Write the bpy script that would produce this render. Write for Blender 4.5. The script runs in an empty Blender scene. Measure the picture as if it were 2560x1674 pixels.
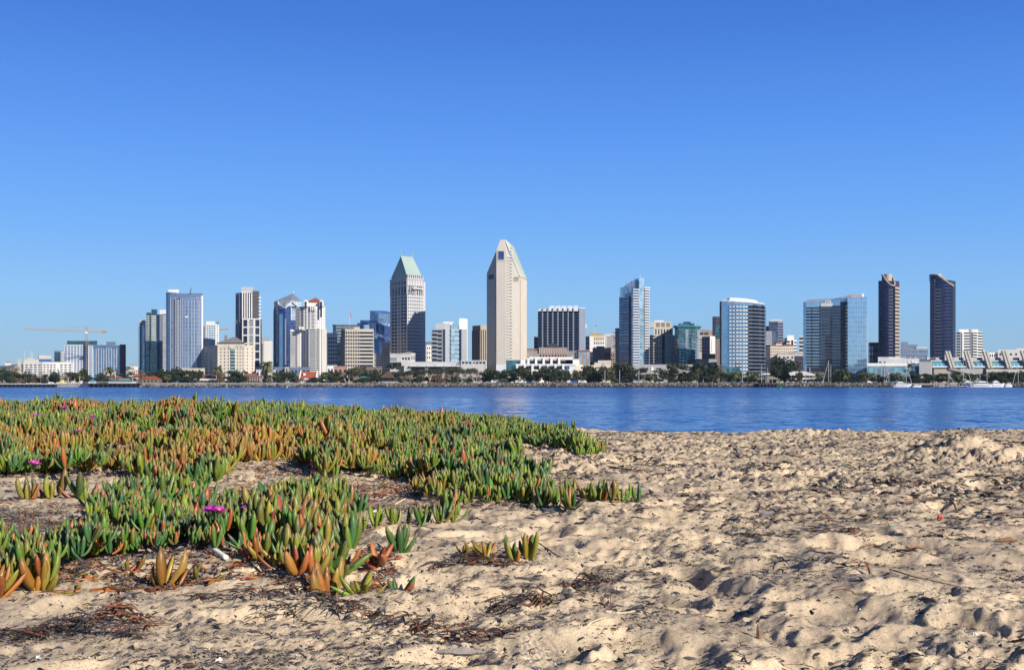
import bpy, math, random
import numpy as np
from mathutils import Vector, Matrix
R = math.radians
rng = np.random.default_rng(7)
random.seed(7)
scene = bpy.context.scene
COL = scene.collection

# ------------------------------------------------------------------ camera
F_PX, CX, HOR, EYE = 2844.0, 1280.0, 961.0, 2.0      # focal length in photo pixels, centre column, horizon row, eye height over the water
cam = bpy.data.cameras.new('camera'); cam_o = bpy.data.objects.new('camera', cam); COL.objects.link(cam_o)
cam.sensor_width = 36.0; cam.lens = 36.0 * F_PX / 2560.0
cam.shift_y = (HOR - 837.0) / 2560.0
cam_o.location = (0, 0, EYE); cam_o.rotation_euler = (R(90), 0, 0)
cam.clip_start = 0.05; cam.clip_end = 20000
scene.camera = cam_o

# ------------------------------------------------------------------ sun, sky, exposure
SUN_EL, SUN_AZ = 26.5, 45.0            # azimuth: degrees to the right of straight behind the camera
az, el = R(SUN_AZ), R(SUN_EL)
to_sun = Vector((math.sin(az) * math.cos(el), -math.cos(az) * math.cos(el), math.sin(el)))
sl = bpy.data.lights.new('sun', 'SUN'); sl.energy = 5.0; sl.angle = R(0.5); sl.color = (1.0, 0.945, 0.86)
so = bpy.data.objects.new('sun', sl); COL.objects.link(so)
so.rotation_euler = to_sun.to_track_quat('Z', 'Y').to_euler()
scene.view_settings.view_transform = 'Standard'
scene.view_settings.look = 'None'
scene.view_settings.gamma = 1.0
EXPO = 0.55
scene.view_settings.exposure = EXPO

def lin(c):
    c = c / 255.0
    return c / 12.92 if c <= 0.04045 else ((c + 0.055) / 1.055) ** 2.4
def srgb(r, g, b, k=1.0):
    return (lin(r) * k, lin(g) * k, lin(b) * k, 1.0)

world = bpy.data.worlds.new('World'); scene.world = world; world.use_nodes = True
nt = world.node_tree; nt.nodes.clear()
def N(nt, t, **kw):
    n = nt.nodes.new(t)
    for k, v in kw.items():
        setattr(n, k, v)
    return n
def L(nt, a, b):
    nt.links.new(a, b)
sky = N(nt, 'ShaderNodeTexSky', sky_type='NISHITA'); sky.sun_disc = False
sky.sun_elevation = el; sky.sun_rotation = math.atan2(to_sun.x, to_sun.y)
sky.altitude = 300; sky.air_density = 1.0; sky.dust_density = 0.6; sky.ozone_density = 3.0
tc = N(nt, 'ShaderNodeTexCoord'); sep = N(nt, 'ShaderNodeSeparateXYZ'); L(nt, tc.outputs['Generated'], sep.inputs[0])
ramp = N(nt, 'ShaderNodeValToRGB'); L(nt, sep.outputs['Z'], ramp.inputs[0])
k = 10.0 * 2 ** (-EXPO)               # the Background below has strength 0.1
stops = [(0.0, (150, 186, 206)), (0.03, (144, 188, 222)), (0.075, (133, 189, 243)), (0.14, (105, 170, 248)), (0.21, (84, 150, 243)), (0.30, (58, 121, 220)), (0.42, (44, 98, 192)), (0.62, (28, 66, 138)), (1.0, (20, 46, 92))]
els = ramp.color_ramp.elements
els[0].position = 0.0; els[1].position = 1.0
for p, c in stops[1:-1]:
    els.new(p)
for e, (p, c) in zip(els, stops):
    e.position = p; e.color = srgb(*c)
sc_ = N(nt, 'ShaderNodeVectorMath', operation='SCALE'); sc_.inputs['Scale'].default_value = k
L(nt, ramp.outputs[0], sc_.inputs[0])
mx = N(nt, 'ShaderNodeMix', data_type='RGBA'); mx.inputs[0].default_value = 0.9
L(nt, sky.outputs[0], mx.inputs[6]); L(nt, sc_.outputs[0], mx.inputs[7])
bg = N(nt, 'ShaderNodeBackground'); bg.inputs[1].default_value = 0.1
L(nt, mx.outputs[2], bg.inputs[0])
wo = N(nt, 'ShaderNodeOutputWorld'); L(nt, bg.outputs[0], wo.inputs[0])

# ------------------------------------------------------------------ object helpers
def tag(o, label=None, cat=None, group=None, kind=None):
    for kk, v in (('label', label), ('category', cat), ('group', group), ('kind', kind)):
        if v:
            o[kk] = v
    return o
def empty(name, loc, label, cat, group=None, rz=0.0):
    o = bpy.data.objects.new(name, None); COL.objects.link(o)
    o.location = loc; o.rotation_euler = (0, 0, rz); o.empty_display_size = 0.5
    return tag(o, label, cat, group)
def np_mesh(name, v, f, mat, smooth=False, colors=None):
    """v: n x 3 array; f: list of tuples or an m x k array"""
    me = bpy.data.meshes.new(name)
    v = np.asarray(v, dtype=np.float32)
    me.vertices.add(len(v)); me.vertices.foreach_set('co', v.ravel())
    if isinstance(f, np.ndarray):
        m, kk = f.shape
        tot = np.full(m, kk, dtype=np.int32); flat = f.astype(np.int32).ravel()
    else:
        tot = np.array([len(q) for q in f], dtype=np.int32)
        flat = np.array([i for q in f for i in q], dtype=np.int32)
        m = len(f)
    st = np.concatenate([[0], np.cumsum(tot)[:-1]]).astype(np.int32)
    me.loops.add(len(flat)); me.loops.foreach_set('vertex_index', flat)
    me.polygons.add(m); me.polygons.foreach_set('loop_start', st); me.polygons.foreach_set('loop_total', tot)
    me.polygons.foreach_set('use_smooth', np.full(m, bool(smooth)))
    me.update(calc_edges=True); me.validate()
    if colors is not None:
        at = me.color_attributes.new('Col', 'FLOAT_COLOR', 'POINT')
        c4 = np.ones((len(v), 4), dtype=np.float32); c4[:, :3] = colors
        at.data.foreach_set('color', c4.ravel())
    if mat is not None:
        me.materials.append(mat)
    return me
def link(name, me, parent=None, loc=None):
    o = bpy.data.objects.new(name, me); COL.objects.link(o)
    if parent is not None:
        o.parent = parent
    if loc is not None:
        o.location = loc
    return o

class MB:
    """collects shapes (world coordinates) into one mesh"""
    def __init__(s):
        s.v = []; s.f = []
    def add(s, vs, fs):
        o = len(s.v); s.v.extend([tuple(q) for q in vs]); s.f.extend([tuple(i + o for i in q) for q in fs])
        return s
    def box(s, x0, x1, y0, y1, z0, z1):
        return s.add([(x0, y0, z0), (x1, y0, z0), (x1, y1, z0), (x0, y1, z0), (x0, y0, z1), (x1, y0, z1), (x1, y1, z1), (x0, y1, z1)],
              [(0, 3, 2, 1), (4, 5, 6, 7), (0, 1, 5, 4), (1, 2, 6, 5), (2, 3, 7, 6), (3, 0, 4, 7)])
    def prism(s, pts, z0, z1):
        n = len(pts)
        z0 = z0 if hasattr(z0, '__len__') else [z0] * n
        z1 = z1 if hasattr(z1, '__len__') else [z1] * n
        vs = [(p[0], p[1], z) for p, z in zip(pts, z0)] + [(p[0], p[1], z) for p, z in zip(pts, z1)]
        fs = [(i, (i + 1) % n, n + (i + 1) % n, n + i) for i in range(n)] + [tuple(range(n, 2 * n)), tuple(reversed(range(n)))]
        return s.add(vs, fs)
    def fbox(s, F, u0, u1, v0, v1, o0, o1):
        q = []
        for v in (v0, v1):
            for (u, o) in ((u0, o1), (u1, o1), (u1, o0), (u0, o0)):
                q.append((F.p[0] + F.u[0] * u + F.n[0] * o, F.p[1] + F.u[1] * u + F.n[1] * o, v))
        return s.add(q, [(0, 3, 2, 1), (4, 5, 6, 7), (0, 1, 5, 4), (1, 2, 6, 5), (2, 3, 7, 6), (3, 0, 4, 7)])
    def bar(s, a, b, r, r2=None, n=5):
        a = Vector(a); b = Vector(b); d = b - a
        if d.length < 1e-6:
            return s
        q = d.to_track_quat('Z', 'Y'); r2 = r if r2 is None else r2
        vs = []
        for c, rr in ((a, r), (b, r2)):
            for i in range(n):
                t = 2 * math.pi * i / n
                vs.append(c + q @ Vector((rr * math.cos(t), rr * math.sin(t), 0)))
        return s.add(vs, [(i, (i + 1) % n, n + (i + 1) % n, n + i) for i in range(n)] + [tuple(reversed(range(n))), tuple(range(n, 2 * n))])
    def tube(s, pts, rads, n=6):
        pts = [Vector(p) for p in pts]; m = len(pts); vs = []
        for i, p in enumerate(pts):
            d = pts[min(i + 1, m - 1)] - pts[max(i - 1, 0)]
            q = d.to_track_quat('Z', 'Y')
            for j in range(n):
                t = 2 * math.pi * j / n
                vs.append(p + q @ Vector((rads[i] * math.cos(t), rads[i] * math.sin(t), 0)))
        fs = [(i * n + j, i * n + (j + 1) % n, (i + 1) * n + (j + 1) % n, (i + 1) * n + j) for i in range(m - 1) for j in range(n)]
        return s.add(vs, fs + [tuple(reversed(range(n))), tuple(range((m - 1) * n, m * n))])
    def cone(s, cx, cy, z0, z1, r0, r1, n=12):
        vs = [(cx + r0 * math.cos(2 * math.pi * i / n), cy + r0 * math.sin(2 * math.pi * i / n), z0) for i in range(n)]
        vs += [(cx + r1 * math.cos(2 * math.pi * i / n), cy + r1 * math.sin(2 * math.pi * i / n), z1) for i in range(n)]
        return s.add(vs, [(i, (i + 1) % n, n + (i + 1) % n, n + i) for i in range(n)] + [tuple(reversed(range(n))), tuple(range(n, 2 * n))])
    def build(s, name, mat, parent=None, org=None, smooth=False, kind=None, label=None):
        v = np.array(s.v, dtype=np.float64)
        if parent is not None and org is None:
            org = parent.location
        if org is not None:
            v = v - np.array(org)
        o = link(name, np_mesh(name, v, s.f, mat, smooth), parent)
        if parent is None and org is not None:
            o.location = org
        return tag(o, label=label, kind=kind)

# ------------------------------------------------------------------ materials
def new_mat(name):
    m = bpy.data.materials.new(name); m.use_nodes = True
    t = m.node_tree; b = t.nodes['Principled BSDF']
    return m, t, b
def ramp_node(t, fac, stops):
    r = N(t, 'ShaderNodeValToRGB'); e = r.color_ramp.elements
    e[0].position, e[0].color = stops[0][0], (*stops[0][1], 1)
    e[1].position, e[1].color = stops[-1][0], (*stops[-1][1], 1)
    for p, c in stops[1:-1]:
        q = e.new(p); q.color = (*c, 1)
    L(t, fac, r.inputs[0])
    return r
def noise(t, vec, scale, detail=4.0, rough=0.55):
    n = N(t, 'ShaderNodeTexNoise'); n.inputs['Scale'].default_value = scale; n.inputs['Detail'].default_value = detail; n.inputs['Roughness'].default_value = rough
    if vec is not None:
        L(t, vec, n.inputs['Vector'])
    return n
_mats = {}
WALLK = 1.0
def wall(name, rgb, rough=0.8, amp=0.12, scale=0.12, spec=0.3):
    """plain weathered facade: large blotches and vertical streaks in the colour"""
    if name in _mats:
        return _mats[name]
    m, t, b = new_mat(name)
    g = N(t, 'ShaderNodeNewGeometry')
    mp = N(t, 'ShaderNodeMapping'); mp.inputs['Scale'].default_value = (1, 1, 0.35); L(t, g.outputs['Position'], mp.inputs[0])
    n1 = noise(t, mp.outputs[0], scale, 5); n2 = noise(t, mp.outputs[0], scale * 9, 2)
    ad = N(t, 'ShaderNodeMath', operation='ADD'); L(t, n1.outputs[0], ad.inputs[0]); L(t, n2.outputs[0], ad.inputs[1])
    mr = N(t, 'ShaderNodeMapRange'); mr.inputs[1].default_value = 0.6; mr.inputs[2].default_value = 1.4
    mr.inputs[3].default_value = 1 - amp; mr.inputs[4].default_value = 1 + amp
    L(t, ad.outputs[0], mr.inputs[0])
    sc = N(t, 'ShaderNodeVectorMath', operation='SCALE'); sc.inputs[0].default_value = tuple(c * WALLK for c in rgb); L(t, mr.outputs[0], sc.inputs['Scale'])
    L(t, sc.outputs[0], b.inputs['Base Color'])
    b.inputs['Roughness'].default_value = rough; b.inputs['Specular IOR Level'].default_value = spec
    _mats[name] = m
    return m
def glass(name, rgb, metal=0.75, rough=0.09, floor=3.4, bay=1.6, line=0.12, linecol=None, vary=0.35, vline=0.1, tilt=0.012):
    """mirror-like curtain wall: panes vary a little in tint and tilt, floor and mullion lines"""
    if name in _mats:
        return _mats[name]
    m, t, b = new_mat(name)
    g = N(t, 'ShaderNodeNewGeometry')
    sp = N(t, 'ShaderNodeSeparateXYZ'); L(t, g.outputs['Position'], sp.inputs[0])
    h = N(t, 'ShaderNodeVectorMath', operation='DOT_PRODUCT'); h.inputs[1].default_value = (0.86, 0.51, 0); L(t, g.outputs['Position'], h.inputs[0])
    def div(o, d):
        q = N(t, 'ShaderNodeMath', operation='DIVIDE'); L(t, o, q.inputs[0]); q.inputs[1].default_value = d; return q.outputs[0]
    uz, uh = div(sp.outputs['Z'], floor), div(h.outputs['Value'], bay)
    def fl(o, op):
        q = N(t, 'ShaderNodeMath', operation=op); L(t, o, q.inputs[0]); return q.outputs[0]
    cb = N(t, 'ShaderNodeCombineXYZ'); L(t, fl(uz, 'FLOOR'), cb.inputs[0]); L(t, fl(uh, 'FLOOR'), cb.inputs[1])
    wn = N(t, 'ShaderNodeTexWhiteNoise', noise_dimensions='3D'); L(t, cb.outputs[0], wn.inputs[0])
    mr = N(t, 'ShaderNodeMapRange'); mr.inputs[3].default_value = 1 - vary; mr.inputs[4].default_value = 1 + vary * 0.6; L(t, wn.outputs[0], mr.inputs[0])
    sc = N(t, 'ShaderNodeVectorMath', operation='SCALE'); sc.inputs[0].default_value = rgb; L(t, mr.outputs[0], sc.inputs['Scale'])
    def lt(o, v):
        q = N(t, 'ShaderNodeMath', operation='LESS_THAN'); L(t, o, q.inputs[0]); q.inputs[1].default_value = v; return q.outputs[0]
    mxm = N(t, 'ShaderNodeMath', operation='MAXIMUM'); L(t, lt(fl(uz, 'FRACT'), line), mxm.inputs[0]); L(t, lt(fl(uh, 'FRACT'), vline), mxm.inputs[1])
    mix = N(t, 'ShaderNodeMix', data_type='RGBA'); L(t, mxm.outputs[0], mix.inputs[0]); L(t, sc.outputs[0], mix.inputs[6])
    lc = linecol or tuple(c * 0.4 for c in rgb); mix.inputs[7].default_value = (*lc, 1)
    L(t, mix.outputs[2], b.inputs['Base Color'])
    # slight tilt of each pane
    sb = N(t, 'ShaderNodeVectorMath', operation='SUBTRACT'); L(t, wn.outputs['Color'], sb.inputs[0]); sb.inputs[1].default_value = (0.5, 0.5, 0.5)
    s2 = N(t, 'ShaderNodeVectorMath', operation='SCALE'); L(t, sb.outputs[0], s2.inputs[0]); s2.inputs['Scale'].default_value = tilt * 2
    av = N(t, 'ShaderNodeVectorMath', operation='ADD'); L(t, g.outputs['Normal'], av.inputs[0]); L(t, s2.outputs[0], av.inputs[1])
    nn = N(t, 'ShaderNodeVectorMath', operation='NORMALIZE'); L(t, av.outputs[0], nn.inputs[0]); L(t, nn.outputs[0], b.inputs['Normal'])
    im = N(t, 'ShaderNodeMath', operation='MULTIPLY_ADD'); L(t, mxm.outputs[0], im.inputs[0]); im.inputs[1].default_value = -metal * 0.7; im.inputs[2].default_value = metal
    L(t, im.outputs[0], b.inputs['Metallic'])
    ra = N(t, 'ShaderNodeMath', operation='MULTIPLY_ADD'); L(t, mxm.outputs[0], ra.inputs[0]); ra.inputs[1].default_value = 0.4; ra.inputs[2].default_value = rough
    L(t, ra.outputs[0], b.inputs['Roughness'])
    _mats[name] = m
    return m
def col_mat(name, rough=0.5, spec=0.4, amp=0.15, scale=60, bump=0.0, sss=0.0):
    """reads the natural colour of each piece from its colour attribute"""
    m, t, b = new_mat(name)
    a = N(t, 'ShaderNodeAttribute', attribute_name='Col')
    g = N(t, 'ShaderNodeNewGeometry')
    n1 = noise(t, g.outputs['Position'], scale, 3)
    mr = N(t, 'ShaderNodeMapRange'); mr.inputs[1].default_value = 0.3; mr.inputs[2].default_value = 0.7; mr.inputs[3].default_value = 1 - amp; mr.inputs[4].default_value = 1 + amp; L(t, n1.outputs[0], mr.inputs[0])
    sc = N(t, 'ShaderNodeVectorMath', operation='SCALE'); L(t, a.outputs['Color'], sc.inputs[0]); L(t, mr.outputs[0], sc.inputs['Scale'])
    L(t, sc.outputs[0], b.inputs['Base Color'])
    b.inputs['Roughness'].default_value = rough; b.inputs['Specular IOR Level'].default_value = spec
    if sss:
        b.inputs['Subsurface Weight'].default_value = sss; b.inputs['Subsurface Radius'].default_value = (0.004, 0.006, 0.002)
    if bump:
        bp = N(t, 'ShaderNodeBump'); bp.inputs['Strength'].default_value = bump; bp.inputs['Distance'].default_value = 0.002
        L(t, n1.outputs[0], bp.inputs['Height']); L(t, bp.outputs[0], b.inputs['Normal'])
    return m
# ------------------------------------------------------------------ noise for the terrain
_perm = np.random.default_rng(11).permutation(4096).astype(np.int64)
_ang = np.random.default_rng(12).random(4096) * 2 * np.pi
_gx, _gy = np.cos(_ang), np.sin(_ang)
def pn(x, y, seed=0):
    xi = np.floor(x).astype(np.int64); yi = np.floor(y).astype(np.int64)
    xf = x - xi; yf = y - yi
    u = xf * xf * xf * (xf * (xf * 6 - 15) + 10); v = yf * yf * yf * (yf * (yf * 6 - 15) + 10)
    def g(ix, iy, dx, dy):
        h = _perm[(_perm[(ix + seed * 131) & 4095] + iy) & 4095]
        return _gx[h] * dx + _gy[h] * dy
    a = g(xi, yi, xf, yf); b = g(xi + 1, yi, xf - 1, yf); c = g(xi, yi + 1, xf, yf - 1); d = g(xi + 1, yi + 1, xf - 1, yf - 1)
    return (a + u * (b - a) + v * ((c + u * (d - c)) - (a + u * (b - a)))) * 1.5
def sstep(a, b, x):
    t = np.clip((x - a) / (b - a), 0, 1)
    return t * t * (3 - 2 * t)
SAND = 1.45                                     # level of the sand, in metres over the water
def base_z(x, y):
    """the smooth lie of the beach: flat, a low vegetated dune on one side, falling to the water beyond the crest"""
    x = np.asarray(x, float); y = np.asarray(y, float)
    side = sstep(1.3, -3.2, x - 0.10 * (y - 8))
    dune = 0.29 * side * sstep(4.6, 9.2, y) * (1 - 0.25 * sstep(9.5, 12, y))
    low = 0.04 * sstep(0.3, -1.2, x) * np.exp(-((y - 3.7) / 0.7) ** 2)
    crest = 0.035 * np.exp(-((y - 13.6) / 1.0) ** 2) * sstep(1.5, 4.5, x) * (0.6 + 0.4 * np.sin(x * 1.3 + 0.4))
    pile = 0.16 * np.exp(-(((x - 3.45) / 0.42) ** 2 + ((y - 8.6) / 0.35) ** 2))
    fall = np.maximum(y - 14.0, 0)
    fall = 0.11 * fall * fall / (fall + 1.5)
    return np.maximum(SAND + dune + low + crest + pile - fall - 0.055 * sstep(7.5, 13, y), -1.5)
_fr = np.random.default_rng(5)
DENTS = []
for big in (1, 0):                              # footprints and hollows, then scuffs
    for _ in range(230 if big else 260):
        yy = 1.9 * (12 / 1.9) ** _fr.random()
        xx = (_fr.random() * 1.15 - 0.5) * yy
        if xx < -0.10 * yy and _fr.random() < 0.8:
            continue
        if big:
            DENTS.append((xx, yy, _fr.uniform(0.08, 0.15), _fr.uniform(0.05, 0.085), _fr.uniform(0.014, 0.040), _fr.uniform(0, math.pi)))
        else:
            DENTS.append((xx, yy, _fr.uniform(0.03, 0.07), _fr.uniform(0.02, 0.04), _fr.uniform(0.005, 0.014), _fr.uniform(0, math.pi)))
def relief(x, y):
    x = np.asarray(x, float); y = np.asarray(y, float)
    wx = x + 0.10 * pn(x * 2.3, y * 2.3, 1) ; wy = y + 0.10 * pn(x * 2.3, y * 2.3, 2)
    veg = sstep(0.35, -0.25, x - 0.0 * y) * 0.55                    # calmer sand round the plants
    far = sstep(4.2, 8.0, y)
    a = 1 - veg
    h = (0.030 + 0.01 * far) * a * pn(wx * 1.6, wy * 1.6, 3)
    r1 = pn(wx * 3.1, wy * 3.5, 4)
    h = h + 0.014 * a * (1 - 0.1 * far) * (np.sqrt(r1 * r1 + 0.02) * -1.3 + r1 * 0.5)
    r2 = pn(wx * 6.0 + 7, wy * 6.6, 5)
    h = h + 0.013 * (a + 0.2) * (r2 - 0.5 * np.abs(r2))
    patch = sstep(-0.25, 0.35, pn(x * 0.9, y * 0.7, 9))
    h = h + (0.012 + 0.014 * far) * (0.35 + 0.65 * a) * (0.4 + patch) * pn(wx * 11, wy * 12, 6)
    r3 = 1 - np.abs(pn(wx * 21, wy * 23, 7)) * 2
    h = h + (0.0060 + 0.011 * far) * (0.3 + patch) * r3
    h = h + (0.0030 + 0.006 * far) * pn(wx * 47, wy * 49, 8)
    h = h + 0.0011 * pn(x * 110, y * 110, 10)
    dep = np.zeros_like(h); rim = np.zeros_like(h)
    wob = 1 + 0.25 * pn(x * 14, y * 14, 15)
    for (cx, cy, la, lb, dp, th) in DENTS:
        m = (np.abs(x - cx) < 0.34) & (np.abs(y - cy) < 0.34)
        if not m.any():
            continue
        dx, dy = x[m] - cx, y[m] - cy
        c, s = math.cos(th), math.sin(th)
        q = np.sqrt(((dx * c + dy * s) / la) ** 2 + ((-dx * s + dy * c) / lb) ** 2) * wob[m]
        dep[m] = np.maximum(dep[m], dp * np.exp(-q ** 4 * 0.75))
        rim[m] = np.maximum(rim[m], dp * 0.38 * np.exp(-((q - 1.4) / 0.36) ** 2))
    h = h - dep + rim * (1 - np.clip(dep / 0.02, 0, 1))
    h = h * (0.3 + 0.7 * sstep(0.4, 1.6, y))
    pile = np.exp(-(((x - 3.45) / 0.6) ** 2 + ((y - 8.6) / 0.5) ** 2))
    h = h + pile * 0.05 * pn(x * 7, y * 7, 14)
    return h
def ground(x, y):
    x = np.atleast_1d(np.asarray(x, float)); y = np.atleast_1d(np.asarray(y, float))
    return base_z(x, y) + relief(x, y)
def to_px(x, y, z):
    return CX + F_PX * x / y, HOR - F_PX * (z - EYE) / y
_ys = np.geomspace(1.6, 16.0, 1400)
def at(px, py):
    """the point of the sand seen at a pixel of the photograph"""
    kx, kz = (px - CX) / F_PX, (HOR - py) / F_PX
    z = base_z(kx * _ys, _ys); ray = EYE + kz * _ys
    i = np.nonzero(ray <= z)[0]
    y = _ys[i[0]] if len(i) else 13.5
    x = kx * y
    return Vector((float(x), float(y), float(ground(x, y)[0])))

# ------------------------------------------------------------------ the beach: one sheet
def sand_mat():
    m, t, b = new_mat('sand')
    g = N(t, 'ShaderNodeNewGeometry'); P = g.outputs['Position']
    big = noise(t, P, 1.1, 5, 0.6); mid = noise(t, P, 9, 5, 0.65); fine = noise(t, P, 260, 3, 0.7); grain = noise(t, P, 1500, 1)
    c1 = ramp_node(t, mid.outputs[0], [(0.25, (0.36, 0.275, 0.182)), (0.5, (0.575, 0.447, 0.296)), (0.75, (0.68, 0.538, 0.362))])
    c2 = ramp_node(t, big.outputs[0], [(0.36, (0.78, 0.78, 0.80)), (0.56, (1, 1, 1)), (0.8, (1.05, 1.02, 0.97))])
    mu = N(t, 'ShaderNodeMix', data_type='RGBA', blend_type='MULTIPLY'); mu.inputs[0].default_value = 1
    L(t, c1.outputs[0], mu.inputs[6]); L(t, c2.outputs[0], mu.inputs[7])
    c3 = ramp_node(t, fine.outputs[0], [(0.31, (0.22, 0.20, 0.19)), (0.43, (0.88, 0.87, 0.86)), (0.6, (1, 1, 1)), (0.72, (1.3, 1.3, 1.28))])
    mu2 = N(t, 'ShaderNodeMix', data_type='RGBA', blend_type='MULTIPLY'); mu2.inputs[0].default_value = 0.85
    L(t, mu.outputs[2], mu2.inputs[6]); L(t, c3.outputs[0], mu2.inputs[7])
    # dark mineral grains and some shading of the hollows, coloured in as thin patches
    dk = noise(t, P, 5.0, 6, 0.75); sp = noise(t, P, 130, 2, 0.7)
    d1 = N(t, 'ShaderNodeMapRange'); d1.inputs[1].default_value = 0.49; d1.inputs[2].default_value = 0.64; L(t, dk.outputs[0], d1.inputs[0])
    d2 = N(t, 'ShaderNodeMapRange'); d2.inputs[1].default_value = 0.42; d2.inputs[2].default_value = 0.56; L(t, sp.outputs[0], d2.inputs[0])
    dm = N(t, 'ShaderNodeMath', operation='MULTIPLY'); L(t, d1.outputs[0], dm.inputs[0]); L(t, d2.outputs[0], dm.inputs[1])
    dd = N(t, 'ShaderNodeMath', operation='MULTIPLY'); L(t, dm.outputs[0], dd.inputs[0]); dd.inputs[1].default_value = 0.8
    mu3 = N(t, 'ShaderNodeMix', data_type='RGBA'); L(t, dd.outputs[0], mu3.inputs[0]); L(t, mu2.outputs[2], mu3.inputs[6]); mu3.inputs[7].default_value = (0.12, 0.115, 0.12, 1)
    L(t, mu3.outputs[2], b.inputs['Base Color'])
    b.inputs['Roughness'].default_value = 0.95; b.inputs['Specular IOR Level'].default_value = 0.15
    ad = N(t, 'ShaderNodeMath', operation='MULTIPLY_ADD'); L(t, grain.outputs[0], ad.inputs[0]); ad.inputs[1].default_value = 0.4; L(t, fine.outputs[0], ad.inputs[2])
    bp = N(t, 'ShaderNodeBump'); bp.inputs['Strength'].default_value = 0.5; bp.inputs['Distance'].default_value = 0.003
    L(t, ad.outputs[0], bp.inputs['Height']); L(t, bp.outputs[0], b.inputs['Normal'])
    return m
SANDM = sand_mat()
def build_beach():
    ys = np.concatenate([[-40, -15, -6, -2.5, -1.0, 0.0, 0.6, 1.0, 1.3], np.geomspace(1.5, 15.2, 780), np.geomspace(15.5, 45, 24)])
    u = np.linspace(-0.60, 0.60, 900)
    uo = np.array([0.64, 0.70, 0.8, 1.0, 1.4, 2.2, 4, 8, 16, 40])
    u = np.concatenate([-uo[::-1], u, uo])
    w = np.maximum(ys, 1.5) + 0.25
    X = u[None, :] * w[:, None]; Y = np.repeat(ys[:, None], len(u), axis=1)
    x = X.ravel(); y = Y.ravel()
    z = base_z(x, y) + relief(x, y) * (np.abs(x) < 40)
    nr, nc = X.shape
    i = np.arange(nr * nc).reshape(nr, nc)
    f = np.stack([i[:-1, :-1], i[:-1, 1:], i[1:, 1:], i[1:, :-1]], axis=-1).reshape(-1, 4)
    o = link('beach', np_mesh('beach', np.stack([x, y, z], 1), f, SANDM, smooth=True))
    tag(o, 'trampled pale sand beach in front of the bay', 'beach', kind='structure')
build_beach()

# ------------------------------------------------------------------ the bay
WAVE = (1.4, 0.7, 0.9)
def water_mat():
    m, t, b = new_mat('bay_water')
    g = N(t, 'ShaderNodeNewGeometry'); P = g.outputs['Position']
    def wave(scale, sx, sy, rot=0.0, det=3.0):
        mp = N(t, 'ShaderNodeMapping'); mp.inputs['Scale'].default_value = (sx, sy, 1); mp.inputs['Rotation'].default_value = (0, 0, rot); L(t, P, mp.inputs[0])
        return noise(t, mp.outputs[0], scale, det, 0.6)
    w1 = wave(0.9, 0.55, 1.0, 0.15, 4); w2 = wave(0.13, 0.5, 1.0, -0.1, 3); w3 = wave(3.2, 0.7, 1.0, 0.3, 3)
    # wind: rougher water out in the bay, calmer near the beach, in drifting patches
    pt = wave(0.012, 0.25, 1.6, 0.05, 5)
    sp = N(t, 'ShaderNodeSeparateXYZ'); L(t, P, sp.inputs[0])
    wind = N(t, 'ShaderNodeMapRange'); wind.interpolation_type = 'SMOOTHSTEP'; wind.inputs[1].default_value = 110; wind.inputs[2].default_value = 320; wind.inputs[3].default_value = 0.0; wind.inputs[4].default_value = 0.95; L(t, sp.outputs['Y'], wind.inputs[0])
    ws = N(t, 'ShaderNodeMath', operation='ADD'); L(t, wind.outputs[0], ws.inputs[0])
    pr = N(t, 'ShaderNodeMapRange'); pr.inputs[1].default_value = 0.35; pr.inputs[2].default_value = 0.65; pr.inputs[3].default_value = 0.05; pr.inputs[4].default_value = 0.45; L(t, pt.outputs[0], pr.inputs[0]); L(t, pr.outputs[0], ws.inputs[1])
    # slopes of the wavelets: taken from the noise colour, so they hold at any distance
    def slope(n, k):
        q = N(t, 'ShaderNodeVectorMath', operation='SUBTRACT'); L(t, n.outputs['Color'], q.inputs[0]); q.inputs[1].default_value = (0.5, 0.5, 0.5)
        r = N(t, 'ShaderNodeVectorMath', operation='MULTIPLY'); L(t, q.outputs[0], r.inputs[0]); r.inputs[1].default_value = (k * 0.7, k, 0)
        return r.outputs[0]
    def addv(a_, b_):
        q = N(t, 'ShaderNodeVectorMath', operation='ADD'); L(t, a_, q.inputs[0]); L(t, b_, q.inputs[1]); return q.outputs[0]
    sl = addv(addv(slope(w1, WAVE[0]), slope(w2, WAVE[1])), slope(w3, WAVE[2]))
    bs = N(t, 'ShaderNodeMapRange'); bs.inputs[3].default_value = 0.35; bs.inputs[4].default_value = 1.3; L(t, ws.outputs[0], bs.inputs[0])
    sv = N(t, 'ShaderNodeVectorMath', operation='SCALE'); L(t, sl, sv.inputs[0]); L(t, bs.outputs[0], sv.inputs['Scale'])
    # of every wavelet one sees the face turned to the beach
    sx = N(t, 'ShaderNodeSeparateXYZ'); L(t, sv.outputs[0], sx.inputs[0])
    ab = N(t, 'ShaderNodeMath', operation='ABSOLUTE'); L(t, sx.outputs[1], ab.inputs[0]); ng = N(t, 'ShaderNodeMath', operation='MULTIPLY'); L(t, ab.outputs[0], ng.inputs[0]); ng.inputs[1].default_value = -1.0
    up = N(t, 'ShaderNodeCombineXYZ'); up.inputs[2].default_value = 1.0; L(t, sx.outputs[0], up.inputs[0]); L(t, ng.outputs[0], up.inputs[1])
    nn = N(t, 'ShaderNodeVectorMath', operation='NORMALIZE'); L(t, up.outputs[0], nn.inputs[0]); L(t, nn.outputs[0], b.inputs['Normal'])
    b.inputs['Base Color'].default_value = (0.002, 0.037, 0.175, 1)
    b.inputs['Roughness'].default_value = 0.10; b.inputs['IOR'].default_value = 1.33; b.inputs['Specular IOR Level'].default_value = 0.42
    return m
wm = MB(); wm.add([(-9000, -60, 0), (9000, -60, 0), (9000, 12000, 0), (-9000, 12000, 0)], [(0, 1, 2, 3)])
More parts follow.
